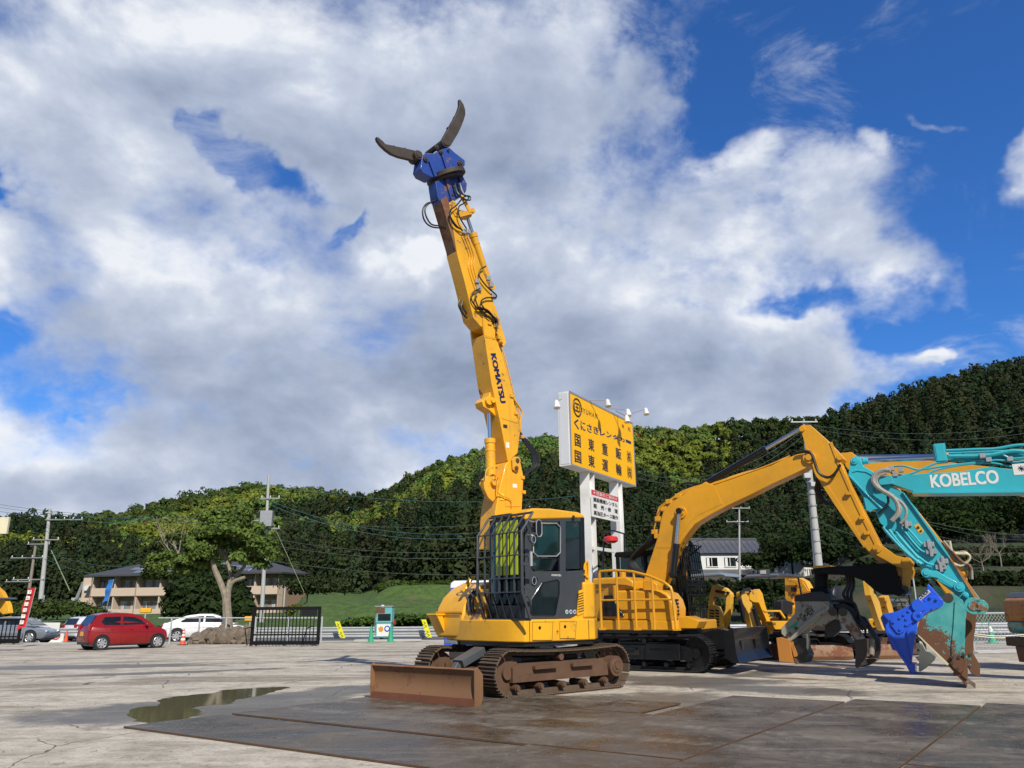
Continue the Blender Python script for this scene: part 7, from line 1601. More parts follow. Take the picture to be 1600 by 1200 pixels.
for i,(px,py,Y,lb) in enumerate(((228,893+60,50,'yellow direction light on a post behind the red car'),(391,966,50,'yellow direction light on the fence left of the black gate'))):
    a=A(px,py,Y); g=MB(); g.box(-.35,.35,-.1,.1,-.18,.12); t=thing('yellow_lamp',lb,'warning light',(a.x,a.y,ROAD_Z)); g.v=[(x_,y_,z_+a.z-ROAD_Z) for x_,y_,z_ in g.v]; P('lamp_housing',g,plain('lamp_yellow',(.75,.40,.02),.5),t,bev=.05); g=MB(); g.cyl((0,0,0),(0,0,a.z-ROAD_Z-.18),.04,n=8); P('post',g,m_galv,t)
# barrier bits left of the red car
for i,(px,w_,m,lb,ct_) in enumerate(((88,.9,m_lw,'white plastic road barrier left of the red cone','barrier'),(78,1.6,m_lw,'pale board sign leaning on the guardrail at left','board'))):
    a=A(px,1000 if i==0 else 975,50); g=MB(); 
    if i==0: g.box(-w_/2,w_/2,-.05,.05,.0,.8); g.box(-w_/2-.1,w_/2+.1,-.2,.2,-.02,.05); zz_=ROAD_Z+.02
    else: g.box(-w_,w_,-.03,.03,0,.5); zz_=a.z-.4
    t=thing('road_barrier' if i==0 else 'notice_panel',lb,ct_,(a.x,50 if i==0 else 48.3,zz_)); P('panel',g,m,t,bev=.02)
    if i==0: g=MB(); g.tube([(math.cos(k*math.pi/8)*.22,-.07,.4+math.sin(k*math.pi/8)*.22) for k in range(17)],.03,6); P('red_ring',g,m_redp,t); g=MB(); g.box(-.1,.1,-.08,-.05,.72,.95); P('green_mark',g,m_green,t)
    else: g=MB(); g.cyl((-1,0,-.6),(-1,0,0),.04,n=8); g.cut(); g.cyl((1,0,-.6),(1,0,0),.04,n=8); P('leg',g,m_galv,t)
# =============================================================== cars
def car(name,label,cat,loc,deg,L,W,H,paintm,prof,glassz,plate=None,hatch=True,rims=None,lampred=True):
    """prof: dict with outlines in x (rear 0 .. front L), z. body side outline lofted across the width."""
    t=thing(name,label,cat,loc,deg)
    # stations across half-width: (y fraction, scale inward)
    lower=prof['lower']; upper=prof['upper']
    ys=[(-W/2,.80,.0),(-W/2+.03,.93,.0),(-W/2+.12,1.,.0),(0,1.0,.03),(W/2-.12,1.,.0),(W/2-.03,.93,.0),(W/2,.80,.0)]
    cx=L/2; cz=.62
    secs=[]
    for y,s,add in ys:
        bl=(1-abs(y)/(W/2))
        secs.append([(cx+(x-cx)*(1-.035*(1-min(1,bl*4))**2) , y, cz+(z-cz)*(s if z>cz else .5+.5*s)) for x,z in lower])
    g=MB(); g.loft(secs); body=P('body',g,paintm,t,sm=50)
    # greenhouse: tapered inwards to the roof
    ym=W/2-.05; rf=W/2-.22
    zb=min(z for x,z in upper); ztp=max(z for x,z in upper)
    g=MB(); secs=[]
    for side in (-1,1):
        secs.append([(x,side*(ym+(rf-ym)*((z-zb)/(ztp-zb))**1.3),z) for x,z in upper])
    mid=[(x,0,z+(.03 if z>zb+.2 else 0)) for x,z in upper]
    g.loft([secs[0],mid,secs[1]]); cabn=P('cabin',g,paintm,body,sm=40)
    def sidey(z): return ym+(rf-ym)*max(0,(z-zb)/(ztp-zb))**1.3
    for side in (-1,1):
        for w_ in prof['windows']:
            g=MB(); o=[(x,side*(sidey(z)+.004),z) for x,z in w_]; i_=[(x,side*(sidey(z)-.03),z) for x,z in w_]; g.loft([i_,o]); P('side_window',g,m_glass,body)
    for nm,w_ in (('rear_window',prof['rearwin']),('windscreen',prof['frontwin'])):
        (xa,za),(xb,zb2)=w_; dx=xb-xa;dz=zb2-za; n=Vector((-dz,0,dx)).normalized(); n=n if n.z>0 else -n; n=n*.03
        ya=sidey(za)-.10; yb=sidey(zb2)-.07
        vs=[(xa+n.x,-ya,za+n.z),(xa+n.x,ya,za+n.z),(xb+n.x,yb,zb2+n.z),(xb+n.x,-yb,zb2+n.z)]; g=MB(); g.add(vs+[(a-n.x*2,b,c-n.z*2) for a,b,c in vs],[(0,1,2,3),(0,4,5,1),(1,5,6,2),(2,6,7,3),(3,7,4,0)]); P(nm,g,m_glass,body)
    R=prof['R']
    for x in prof['axles']:
        for side in (-1,1):
            g=MB(); y=side*(W/2-.005); g.cyl((x,side*(W/2-.12),R+.03),(x,side*(W/2+.003),R+.03),R*1.20,n=24); P('wheel_arch',g,m_rub,body)
            g=MB(); g.cyl((x,side*(W/2-.2),R),(x,side*(W/2+.015),R),R,n=24); wh=P('wheel',g,m_tyre,t,bev=.02)
            g=MB(); yo=side*(W/2+.017)
            g.cyl((x,yo-side*.02,R),(x,yo,R),R*.66,n=24); P('rim',g,m_black,wh)
            g=MB(); 
            for k in range(7): a=k*2*math.pi/7; g.beam((x,yo+side*.006,R),(x+math.cos(a)*R*.62,yo+side*.004,R+math.sin(a)*R*.62),.075*R/.28,.02,up=(0,1,0))
            P('rim_spokes',g,rims or m_rim,wh)
            g=MB(); a_=[(x+math.cos(a)*R*.66,yo+side*.004,R+math.sin(a)*R*.66) for a in [k*math.pi/10 for k in range(21)]]; g.tube(a_,.012,5); P('rim_lip',g,m_rim,wh)
    for side in (-1,1):
        x,z=prof['mirror']; g=MB(); g.ico((x,side*(W/2+.10),z),.10,2,0,(.7,1.,.75)); P('mirror',g,paintm,body)
        for nm,m,(x0,x1,z0,z1,yy) in prof['lamps']: 
            g=MB(); y=side*(W/2-yy); g.box(x0,x1,min(y,y-side*.25),max(y,y-side*.25),z0,z1); P(nm,g,m,body,bev=.03,seg=2)
        for x,z in prof['handles']: g=MB(); y=side*(W/2+.005); g.box(x-.09,x+.09,y-.015,y+.015,z-.015,z+.015); P('handle',g,paintm,body,bev=.008)
    for xs_ in prof['seams']:
        for side in (-1,1):
            g=MB(); y=side*(W/2+.001); g.tube([(x,y*(1 if z<cz+.05 else .998),z) for x,z in xs_],.006,4); P('door_seam',g,m_rub,body)
    if plate: x,z,m=plate; g=MB(); g.box(x-.02,x,-.17,.17,z-.085,z+.085); P('number_plate',g,m,body,bev=.004)
    g=MB(); g.box(.05,.12,-W/2+.12,W/2-.12,.22,.36); P('rear_bumper_trim',g,m_rub,body,bev=.02)
    g=MB(); g.box(.3,L-.3,-W/2+.15,W/2-.15,.16,.34); P('underbody',g,m_black,body)
    return t
tail=plain('tail_lamp_red',(.35,.01,.01),.15,0,.1,coat=.6); headl=plain('head_lamp',(.6,.62,.65),.1,.3,.1)
kei=dict(lower=[(.02,.35),(.0,.55),(.03,.80),(.10,.98),(.35,1.0),(1.2,.97),(2.2,.95),(2.65,.93),(3.0,.88),(3.25,.78),(3.36,.62),(3.38,.40),(3.30,.25),(2.9,.20),(.45,.20),(.12,.24)],
 upper=[(.08,.95),(.16,1.15),(.34,1.42),(.6,1.49),(1.2,1.50),(1.8,1.47),(2.15,1.36),(2.55,1.10),(2.78,.93)],
 windows=[[(.62,1.02),(.48,1.14),(.62,1.34),(1.28,1.36),(1.28,1.0)],[(1.40,1.0),(1.40,1.36),(1.85,1.33),(2.15,1.20),(2.35,1.03)]],
 rearwin=((.09,1.02),(.31,1.40)),frontwin=((2.70,.98),(2.12,1.38)),R=.28,axles=(.58,2.92),mirror=(2.32,1.02),
 lamps=[('tail_lamp',tail,(.02,.22,.78,1.05,.03)),('head_lamp',headl,(3.02,3.34,.62,.78,.10))],handles=((.95,.82),(1.75,.82)),
 seams=[[(1.33,.25),(1.33,1.38)],[(2.42,.28),(2.44,.95)],[(.62,1.0),(.75,.75),(.85,.6)],[(.3,.70),(1.5,.73),(3.0,.68)]])
p=G(150,1012); q=G(236,1006); a=math.degrees(math.atan2(q.y-p.y,q.x-p.x))
m_yplate=plain('yellow_plate',(.75,.42,.02),.5,0,.05); m_wplate=plain('white_plate',(.7,.7,.7),.5,0,.05)
rear=Vector((G(148,1011).x-.25,G(148,1011).y-.3,0))
rr_=A(125,1012,34.3); REDP=Vector((rr_.x,34.3,0))
red=car('parked_car','small red hatchback with a yellow number plate parked at the yard entrance','car',REDP,47,3.4,1.48,1.5,m_cred,kei,None,(-.0,.66,m_yplate))
sed=dict(lower=[(.03,.35),(.0,.62),(.05,.92),(.15,1.0),(.8,1.0),(1.6,.97),(3.2,.93),(3.9,.84),(4.4,.70),(4.52,.55),(4.5,.35),(4.35,.24),(.3,.24),(.1,.28)],
 upper=[(.25,.97),(.7,1.16),(1.25,1.36),(1.9,1.44),(2.5,1.43),(3.0,1.30),(3.5,1.05),(3.75,.92)],
 windows=[[(.95,1.08),(1.35,1.28),(2.1,1.34),(2.1,1.02),(1.05,1.02)],[(2.2,1.02),(2.2,1.34),(2.6,1.32),(3.0,1.17),(3.2,1.0)]],
 rearwin=((.42,1.05),(1.22,1.34)),frontwin=((3.62,.98),(2.85,1.36)),R=.33,axles=(.85,3.65),mirror=(3.15,1.02),
 lamps=[('tail_lamp',tail,(.0,.55,.80,.92,.02)),('head_lamp',headl,(4.1,4.5,.60,.72,.12))],handles=((1.5,.86),(2.7,.86)),
 seams=[[(2.15,.28),(2.15,1.36)],[(3.3,.3),(3.35,.95)],[(1.1,1.0),(1.2,.7),(1.3,.5)],[(.3,.72),(2.5,.74),(4.0,.66)]])
b=Vector((A(254,1000,43.5).x,43.5,ROAD_Z+.2)); car('parked_car','white saloon car behind the pipe fence and the rock pile','car',b,12,4.6,1.75,1.45,m_cwhite,sed,None,(0,.6,m_wplate),rims=m_rim)
kei2=dict(sed); b=Vector((A(83,1003,46).x,46,ROAD_Z+.12)); car('parked_car','silver saloon car behind the black gate at the left edge','car',b-Vector((4.5,.3,0)),3,4.5,1.75,1.42,m_silver,sed,None,None)
b=Vector((A(104,1000,52).x,52,ROAD_Z)); car('parked_car','white hatchback mostly hidden behind the red car','car',b,60,3.6,1.6,1.5,m_cwhite,kei,None,None)
# =============================================================== mini excavators
def mini(label,loc,deg,body,booms,canopy=(-.75,.75,2.45),blade=True,name='mini_excavator',lamp=False,seat=True,roll_bar=False,s=1.,canm=None,mtxt=None,grille=False):
    """booms: list of (part name, pixel outline, plane y, width, material) in the machine frame given by its own yaw"""
    t=thing(name,label,'mini excavator',loc,deg)
    F_=Fr(loc[0],loc[1],deg,loc[2])
    for y,sd in ((-.6*s,-1),(.6*s,1)): track(t,1.5*s,.25*s,y,.3*s,sd,m_tblk,m_blackd,n=34,sag=.01,slot=False,big=False)
    g=MB(); g.cyl((0,0,.3*s),(0,0,.62*s),.32*s,n=20); P('slew_ring',g,m_blackd,t)
    pl=[(.7,-.72),(-.5,-.75),(-.85,-.45),(-.92,0),(-.85,.45),(-.5,.75),(.7,.72)]
    g=MB(); g.prism([(x*s,y*s) for x,y in pl],.62*s,.80*s,'z'); P('deck_skirt',g,m_grey,t,bev=.03,seg=2)
    g=MB(); g.prism([(x*s,y*s) for x,y in [(-.1,-.7),(-.5,-.72),(-.82,-.43),(-.89,0),(-.82,.43),(-.5,.72),(-.1,.7)]],.80*s,1.22*s,'z'); bd_=P('engine_cover',g,body,t,bev=.06,seg=3)
    g=MB(); g.box(-.1*s,.55*s,-.7*s,-.38*s,.80*s,1.12*s); P('side_cover',g,body,t,bev=.05,seg=2)
    if mtxt:
        text('cover_lettering','YANMAR',m_inkb,bd_,mtxt[0],mtxt[1],(0,0,1),w=mtxt[2],h=.06,off=.02)
    if seat:
        g=MB(); g.box(-.15*s,.25*s,-.22*s,.22*s,.95*s,1.08*s); g.box(-.24*s,-.12*s,-.2*s,.2*s,1.05*s,1.5*s); P('seat',g,m_rub,t,bev=.05,seg=2)
    for y in (-.3,.3): g=MB(); g.box(.3*s,.42*s,y*s-.06,y*s+.06,.8*s,1.25*s); g.cyl((.36*s,y*s,1.25*s),(.36*s,y*s,1.4*s),.02); P('lever_box',g,m_black,t,bev=.02)
    if canopy:
        x0,x1,zc=canopy; g=MB(); w_=.62*s; pr=[(x0,zc-.02),(x0+.08,zc+.05),(x1-.15,zc+.09),(x1+.05,zc+.03),(x1+.08,zc-.04),(x1-.1,zc-.01),(x0+.1,zc-.03)]
        g.prism(pr,-w_,w_); P('canopy',g,canm or m_grey,t,bev=.03,seg=2)
        for y in (-w_*.85,w_*.85): g=MB(); g.tube([(x0+.12,y,.9*s),(x0+.15,y,1.8),(x0+.25,y,zc)],.03,8,smooth=3); P('canopy_post',g,m_black,t)
        if lamp: g=MB(); g.box(x1-.3,x1-.1,-.12,.14,zc+.05,zc+.24); lm=P('roof_lamp',g,m_grey,t,bev=.03); g=MB(); g.box(x1-.105,x1-.09,-.09,.11,zc+.09,zc+.2); P('lamp_glass',g,m_lw,lm)
    if roll_bar: g=MB(); g.tube([(.5*s,-.7*s,.8*s),(.52*s,-.68*s,1.22*s),(.5*s,-.4*s,1.27*s),(-.1*s,-.4*s,1.27*s)],.03,8); P('grab_rail',g,body,t)
    if blade:
        g=MB(); secs=[[(1.25*s+p[0],y,.05+p[1]*s) for p in [(.06,0),(-.03,.15),(-.02,.3),(.05,.4),(0,.41),(-.08,.3),(-.09,.15),(0,0)]] for y in (-.78*s,.78*s)]; g.loft(secs); P('blade',g,m_rust,t,bev=.005)
        g=MB(); g.beam((1.2*s,0,.25*s),(.4*s,0,.32*s),.5*s,.12); P('blade_arm',g,m_blackd,t)
    for nm,pts,y,w_,m in booms:
        g=MB(); g.prism(F_.xz(pts,y),y,y+w_); P(nm,g,m,t,bev=.012,seg=2)
    return t,F_
cm=lambda x,y:(1060+x/4.444,780+y/4.444)
L_=lambda *p:[cm(*q) for q in p]
# A: pale yellow with a tall grille and a text-marked boom
loc=Vector((A(1120,995,24.8).x-.1,24.8,0))
tA,FA=mini('pale yellow mini excavator with a slatted engine cover, nearest the black cage',loc,-38,m_ymini,[
 ('boom',L_((205,770),(210,690),(232,600),(262,590),(330,620),(365,655),(368,680),(345,690),(300,672),(262,670),(240,700),(235,770)),-.1,.22,m_ymini),
 ('stick',L_((335,640),(365,660),(362,760),(330,880),(318,915),(300,915),(305,850),(325,760),(330,690)),-.12,.22,m_ymini)],grille=True,canm=plain('pale_blue_canopy',(.20,.24,.30),.5,0,.1))
pz(FA,'engine_grille_cover',L_((180,900),(210,730),(270,745),(292,800),(290,945),(190,925)),-.9,.25,m_ymini,tA,None,.012)
for k in range(7):
    for x0,x1 in ((215,248),(255,282)): 
        if x0==255 and k>5: continue
        pz(FA,'vent_slot',L_((x0,765+k*20),(x1,770+k*20),(x1,782+k*20),(x0,776+k*20)),-.905,.006,m_inkb,tA,None,0)
hy2(FA,[cm(250,690),cm(270,680),cm(290,700),cm(280,730),cm(255,720)],.03,m_rub,-.2,tA)
p_=FA.loc(*cm(265,640),y=-.16);q_=FA.loc(*cm(345,650),y=-.16); cylinder(tA,p_,q_,.04,.02,m_black,.6)
# B: canopy with lamp, arm folded down in front
loc=Vector((A(1210,995,25.6).x+.2,25.6,0))
tB,FB=mini('mini excavator under a grey canopy with a roof lamp, arm folded down to the left',loc,-140,m_yel,[
 ('stick',L_((398,650),(420,640),(440,660),(470,700),(490,790),(508,915),(480,915),(455,800),(410,720)),.3,.18,m_ymini),
 ('boom',L_((455,650),(470,630),(500,640),(525,625),(545,655),(560,720),(600,850),(622,900),(615,935),(600,935),(590,880),(545,780),(520,720),(480,715),(460,700)),.32,.2,m_yel)],lamp=True,roll_bar=True)
pz(FB,'boom_cylinder',L_((505,760),(520,750),(570,905),(545,910)),.6,.1,m_black,tB,None,.02); pz(FB,'stick_cylinder',L_((410,700),(425,690),(450,780),(450,850),(440,860)),.55,.08,m_black,tB,None,.02)
g=MB(); q=FB.loc(*cm(485,640),y=.3); g.ico((q.x,.3,q.z),.12,2,.2); P('hose_bundle',g,m_rub,tB)
hy2(FB,[cm(430,650),cm(470,628),(1060+500/4.444,780+640/4.444)],.035,m_rub,.55,tB)
# name on its cover, made upright for the camera side
pz(FB,'side_guard',L_((580,770),(700,770),(735,820),(728,830),(695,782),(590,782)),.5,.05,m_yel,tB,None,.005)
cv=pz(FB,'front_cover',L_((600,845),(715,845),(722,905),(620,905)),.5,.25,m_yel,tB,None,.02)
o_=FB.loc(*cm(612,876),y=.752); r_=FB.loc(*cm(678,876),y=.752)-o_
yv=.752
o_=FB.loc(*cm(612,876),y=.498);r_=FB.loc(*cm(678,876),y=.498)-o_
nrm_=1
for yv in (.495,.755):
    o_=FB.loc(*cm(612,876),y=yv);r_=FB.loc(*cm(678,876),y=yv)-o_
    if (FB.w(*o_)-CO).length<(FB.w(FB.loc(*cm(612,876),y=.63).x,.63,1)-CO).length: text('cover_lettering','YANMAR',m_inkb,cv,o_,r_,(0,0,1),w=r_.length,h=.09,off=.02)
pz(FB,'seat_back',L_((660,710),(690,700),(740,715),(735,800),(660,800)),.2,.3,m_rub,tB,None,.04)
# C: upright chunky yellow arm behind the grapple
loc=Vector((A(1290,1000,26.5).x,26.5,0))
tC,FC=mini('mini excavator behind the grapple, chunky yellow arm folded upright, round seat back',loc,-50,m_yel,[
 ('boom',L_((738,550),(760,540),(835,545),(862,560),(880,570),(918,640),(830,665),(800,655),(795,700),(790,790),(760,800),(740,700)),-.3,.3,m_yel),
 ('boom_side_plate',L_((800,600),(860,570),(905,640),(830,660),(795,640)),-.32,.03,m_ydirt)],canopy=None,s=1.25)
for k in range(3): hy2(FC,[cm(770+k*18,560),cm(800+k*16,570),cm(835,585+k*6)],.035,m_yel,-.4,tC,'pipe')
hy2(FC,[cm(745,700),cm(720,705),cm(715,730),cm(760,735),cm(800,725)],.045,m_rub,-.4,tC)
hy2(FC,[cm(755,800),cm(775,770),cm(800,760)],.06,m_rub,-.4,tC)
g=MB(); q=FC.loc(1308,930,y=.0); g.ico((q.x,.0,q.z-.1),.36,3,0,(.35,1,1.15)); P('seat_back',g,m_rub,tC)
g=MB(); q=FC.loc(1240,921,y=-.34); g.box(q.x-.09,q.x+.09,-.36,-.33,q.z-.07,q.z+.07); P('lamp',g,m_rub,tC)
# D: two yellow arm members between the claw and the blue crusher
cd=lambda x,y:(1180+x/3.81,840+y/3.81)
Ld=lambda *p:[cd(*q) for q in p]
loc=Vector((A(1400,1000,27.5).x,27.5,0))
tD_,FD=mini('mini excavator between the grapple and the blue crusher, twin yellow arm members',loc,-125,m_yel,[
 ('stick',Ld((640,262),(650,250),(664,262),(670,330),(684,340),(705,380),(742,540),(735,555),(722,545),(695,470),(672,400),(652,345)),.3,.16,m_ymini),
 ('boom',Ld((728,355),(752,342),(772,400),(790,470),(792,545),(778,550),(765,480),(745,420)),.34,.2,m_yel)],canopy=(-.6,.6,2.2),canm=m_black)
for a_,b_ in (((1352,915),(1368,975)),((1378,935),(1388,978))):
    cylinder(tD_,FD.loc(*a_,y=.28),FD.loc(*b_,y=.28),.06,.03,m_ydirt,.5)
g=MB(); q=FD.loc(1402,942,y=0); 
for i in range(9): g.box(q.x-.4+random.uniform(0,.3),q.x+.2+random.uniform(0,.3),-.35,.35,q.z-.3+.05*i,q.z-.27+.05*i)
P('engine_parts',g,m_steel,tD_,bev=.01)
for k in range(2): hy2(FD,[(1385+k*10,950),(1390+k*10,936),(1405+k*12,936),(1412+k*12,955)],.02,m_black,.4,tD_,'guard_hoop')
g=MB(); q=FD.loc(1414,925,y=0); g.tube([(q.x-.2,.3,q.z-1.2),(q.x-.25,.3,q.z-.3),(q.x-.35,.3,q.z+.6)],.03,8); P('canopy_post',g,m_steel,tD_)
# long rusty blades lying in front of them
def slab(label,px0,px1,pyb,Y,h,deg=0):
    a=A(px0,pyb,Y);b=A(px1,pyb,Y); L=b.x-a.x; g=MB(); g.loft([[(x,.0,0.01),(x,-.05,.12*h/.5),(x,-.03,.35*h/.5),(x,.03,h),(x,.08,h),(x,.05,.3*h/.5),(x,.07,.02)] for x in (0,L)])
    t=thing('dozer_blade',label,'dozer blade',(a.x,Y,0),deg,'rusty blades across the mini excavators'); P('blade_plate',g,m_bl,t,bev=.006)
    g=MB(); g.box(L-.12,L,.09,.5,.1,.3); g.cut(); g.box(.1,.25,.09,.5,.1,.3); P('blade_arm',g,m_rust,t)
slab('long rusty dozer blade on the ground under the grapple',1259,1334,1032,24.2,.42); slab('rusty dozer blade between the grapple and the blue crusher',1374,1425,1032,24.4,.42,4); slab('rusty dozer blade end left of the orange claw',1190,1218,1031,24.6,.42,-3)
# yellow digger boom at the left edge
loc=Vector((A(-8,1000,50).x,50,0)); tE,FE=mini('yellow mini excavator peeking over the gate at the left edge',loc,-20,m_yel,[('boom',[(-20,905),(2,925),(12,945),(14,958),(4,960),(-20,935)],-.1,.3,m_yel)],canopy=(-.7,.5,2.4))
# edge machine at the right border
t=thing('work_machine','edge of a black and orange machine with a rusty blade at the right border','machine',(A(1612,1035,20).x,20,0))
q=lambda px,py:A(px,py,20)-t.location
g=MB(); g.prism([(q(x,y).x,q(x,y).z) for x,y in [(1590,938),(1596,932),(1680,930),(1680,978),(1599,976),(1592,968)]],-.4,.6); P('orange_cover',g,m_orust,t,bev=.04,seg=2)
g=MB(); g.prism([(q(x,y).x,q(x,y).z) for x,y in [(1593,934),(1600,925),(1680,922),(1680,931),(1600,933),(1597,936)]],-.42,.62); P('black_hood',g,m_black,t,bev=.04,seg=2)
g=MB(); g.prism([(q(x,y).x,q(x,y).z) for x,y in [(1592,972),(1680,972),(1680,992),(1598,990),(1593,983)]],-.38,.5); P('teal_panel',g,m_tealw,t,bev=.03)
g=MB(); g.prism([(q(x,y).x,q(x,y).z) for x,y in [(1586,996),(1680,994),(1680,1010),(1588,1010)]],-.5,.4); P('blade_top',g,m_jaw,t,bev=.01)
g=MB(); g.prism([(q(x,y).x,q(x,y).z) for x,y in [(1586,1010),(1680,1010),(1680,1036),(1592,1034)]],-.45,.0); P('blade',g,m_rust,t,bev=.01)
g=MB(); g.box(.3,1.6,-.2,.5,0,.7); P('machine_body',g,m_blackd,t,bev=.1,seg=2)
# white-roofed vehicle behind the tall excavator
t=thing('canopy_truck','white roofed light truck with a blue pillar, just visible behind the yellow tank cover','truck',(A(735,1000,24).x,24,0))
q=lambda px,py:A(px,py,24)-t.location
g=MB(); z=q(720,912).z; xl=q(703,912).x; g.prism([(xl,z-.14),(xl+.02,z+.02),(xl+.12,z+.09),(xl+1.5,z+.10),(xl+1.6,z-.14)],0,1.4); P('cab_roof',g,m_cwhite,t,bev=.04,seg=2)
g=MB(); g.prism([(xl+.02,z-.14),(xl+.14,z-.14),(xl+.04,z-.75),(xl-.12,z-.75)],0,1.4); P('pillar',g,m_blueb,t,bev=.02); g=MB(); g.box(xl+.3,xl+1.6,.05,1.35,z-.9,z-.15); P('window',g,m_glass,t); g=MB(); g.box(xl-.15,xl+1.7,0,1.4,.35,z-.9); P('cab_wall',g,m_blueb,t,bev=.04)
for x in (xl+.3,xl+1.3):
    for y in (0.,1.25): g=MB(); g.cyl((x,y,.3),(x,y+.18,.3),.3,n=20); P('wheel',g,m_tyre,t)
# dark cab with red beacon behind the sign post
t=thing('dark_machine_cab','black framed machine cab with a red beacon light between the sign posts','machine',(A(960,1000,24.5).x,24.5,0))
q=lambda px,py:A(px,py,24.5)-t.location
g=MB(); a=q(942,890);b=q(944,832);c=q(958,829);d=q(975,834);e=q(976,890); g.tube([(a.x,0,.9),(a.x,0,a.z),(b.x,0,b.z),(c.x,0,c.z),(d.x,0,d.z),(e.x,0,e.z),(e.x,0,.9)],.03,8); P('cab_frame',g,m_black,t)
g=MB(); a=q(954,845); g.lathe([(.0,-.08),(.12,-.08),(.22,-.02),(.22,.08),(.18,.12),(.05,.14),(0.001,.14)],(a.x,-.1,a.z),n=20); P('beacon',g,m_redp,t)
g=MB(); a=q(978,862);b=q(1010,925); g.box(a.x,b.x,.2,1.4,.5,a.z); P('cab_wall',g,m_black,t,bev=.03); g=MB(); a=q(985,868);b=q(1003,885); g.box(a.x,b.x,.16,.2,b.z,a.z-.1); P('window',g,m_glassg,t)
g=MB(); g.box(-.6,1.6,0,1.4,.0,1.3); P('machine_body',g,m_blackd,t,bev=.05)
# =============================================================== person beside the pump
def person(label,loc,deg,pose,shirt,trou,skin,hairm,hat=None):
    t=thing('person',label,'person',loc,deg)
    g=MB(); pts=dict(pel=(0,0,.92),wa=(0,.0,1.08),ch=(-.02,0,1.32),nk=(0,0,1.47),hd=(.02,0,1.62))
    def skin_obj(nm,edges,mat,par,sub=2):
        vs=[];rs=[];idx={};es=[]
        for chain in edges:
            prev=None
            for (k,c,r) in chain:
                if k not in idx: idx[k]=len(vs); vs.append(c); rs.append(r)
                if prev is not None: es.append((prev,idx[k]))
                prev=idx[k]
        me=bpy.data.meshes.new(nm); me.from_pydata(vs,es,[]); o=bpy.data.objects.new(nm,me); col.objects.link(o)
        md=o.modifiers.new('skin','SKIN'); me.skin_vertices.new() if not me.skin_vertices else None
        for i,r in enumerate(rs): me.skin_vertices[0].data[i].radius=r if isinstance(r,tuple) else (r,r)
        me.skin_vertices[0].data[0].use_root=True
        sb=o.modifiers.new('sub','SUBSURF'); sb.levels=sub; sb.render_levels=sub
        dg=bpy.context.evaluated_depsgraph_get(); dg.update(); m2=bpy.data.meshes.new_from_object(o.evaluated_get(dg)); bpy.data.objects.remove(o)
        m2.materials.clear(); m2.materials.append(mat); m2.shade_smooth(); m2.name=nm; o=bpy.data.objects.new(nm,m2); col.objects.link(o); o.parent=par; return o
    legs=[[('p',(0,0,.93),(.13,.15)),('hl',(0,.09,.86),.10),('kl',(.03,.10,.49),.065),('al',(-.02,.11,.10),.042),('fl',(.12,.12,.05),.04)],[('p',(0,0,.93),(.13,.15)),('hr',(0,-.09,.86),.10),('kr',(.05,-.10,.49),.065),('ar',(.0,-.11,.10),.042),('fr',(.15,-.12,.05),.04)],[('p',(0,0,.93),(.13,.15)),('w',(.0,0,1.05),(.11,.14)),('c',(-.01,0,1.28),(.12,.16)),('n0',(0,0,1.44),.07),('n',(.01,0,1.50),.055),('h0',(.03,0,1.58),(.085,.075)),('h1',(.02,0,1.70),(.085,.075))],
      [('c',(-.01,0,1.28),.12),('sl',(0,.17,1.40),.06),('el',(.02,.24,1.13),.042),('wl',(.18,.20,.98),.03),('pl',(.25,.19,.95),(.02,.035))],[('c',(-.01,0,1.28),.12),('sr',(0,-.17,1.40),.06),('er',(.06,-.24,1.14),.042),('wr',(.24,-.20,1.10),.03),('pr',(.31,-.19,1.12),(.02,.035))]]
    body=skin_obj('body',legs,skin,t)
    skin_obj('shirt',[[('p',(0,0,.95),(.145,.165)),('w',(.0,0,1.05),(.13,.16)),('c',(-.01,0,1.28),(.14,.175)),('n0',(0,0,1.43),.08)],[('c',(-.01,0,1.28),.13),('sl',(0,.17,1.40),.075),('el',(.02,.24,1.15),.056)],[('c',(-.01,0,1.28),.13),('sr',(0,-.17,1.40),.075),('er',(.06,-.24,1.16),.056)]],shirt,body)
    skin_obj('trousers',[[('p',(0,0,.94),(.145,.165)),('hl',(0,.09,.86),.115),('kl',(.03,.10,.49),.08),('al',(-.02,.11,.10),.062)],[('p',(0,0,.94),(.145,.165)),('hr',(0,-.09,.86),.115),('kr',(.05,-.10,.49),.08),('ar',(.0,-.11,.10),.062)]],trou,body)
    for y,x in ((.115,.05),(-.115,.07)): g=MB(); g.ico((x,y,.045),.13,2,0,(1,.4,.38)); P('shoe',g,m_rub,body)
    g=MB(); g.ico((.0,0,1.73),.115,2,0,(1,.9,.75)); P('hat',g,hat,body); g=MB(); g.ico((.115,0,1.635),.022,1); P('nose',g,skin,body)
    for y in (.03,-.03): g=MB(); g.ico((.10,y,1.66),.010,1); P('eye',g,m_rub,body)
    for y in (.085,-.085): g=MB(); g.ico((.02,y,1.64),.028,1,0,(.6,.4,1)); P('ear',g,skin,body)
    for hx,hy,hz,s_ in ((.25,.19,.95,1),(.31,-.19,1.12,-1)):
        for k in range(4): g=MB(); g.tube([(hx,hy-.03+k*.02,hz),(hx+.05,hy-.033+k*.022,hz-.005),(hx+.085-abs(k-1.5)*.008,hy-.035+k*.023,hz-.03)],[.011,.008],6,smooth=2); P('finger',g,skin,body)
        g=MB(); g.tube([(hx-.01,hy-s_*.03,hz),(hx+.03,hy-s_*.06,hz-.01)],[.012,.009],6); P('thumb',g,skin,body)
    return t
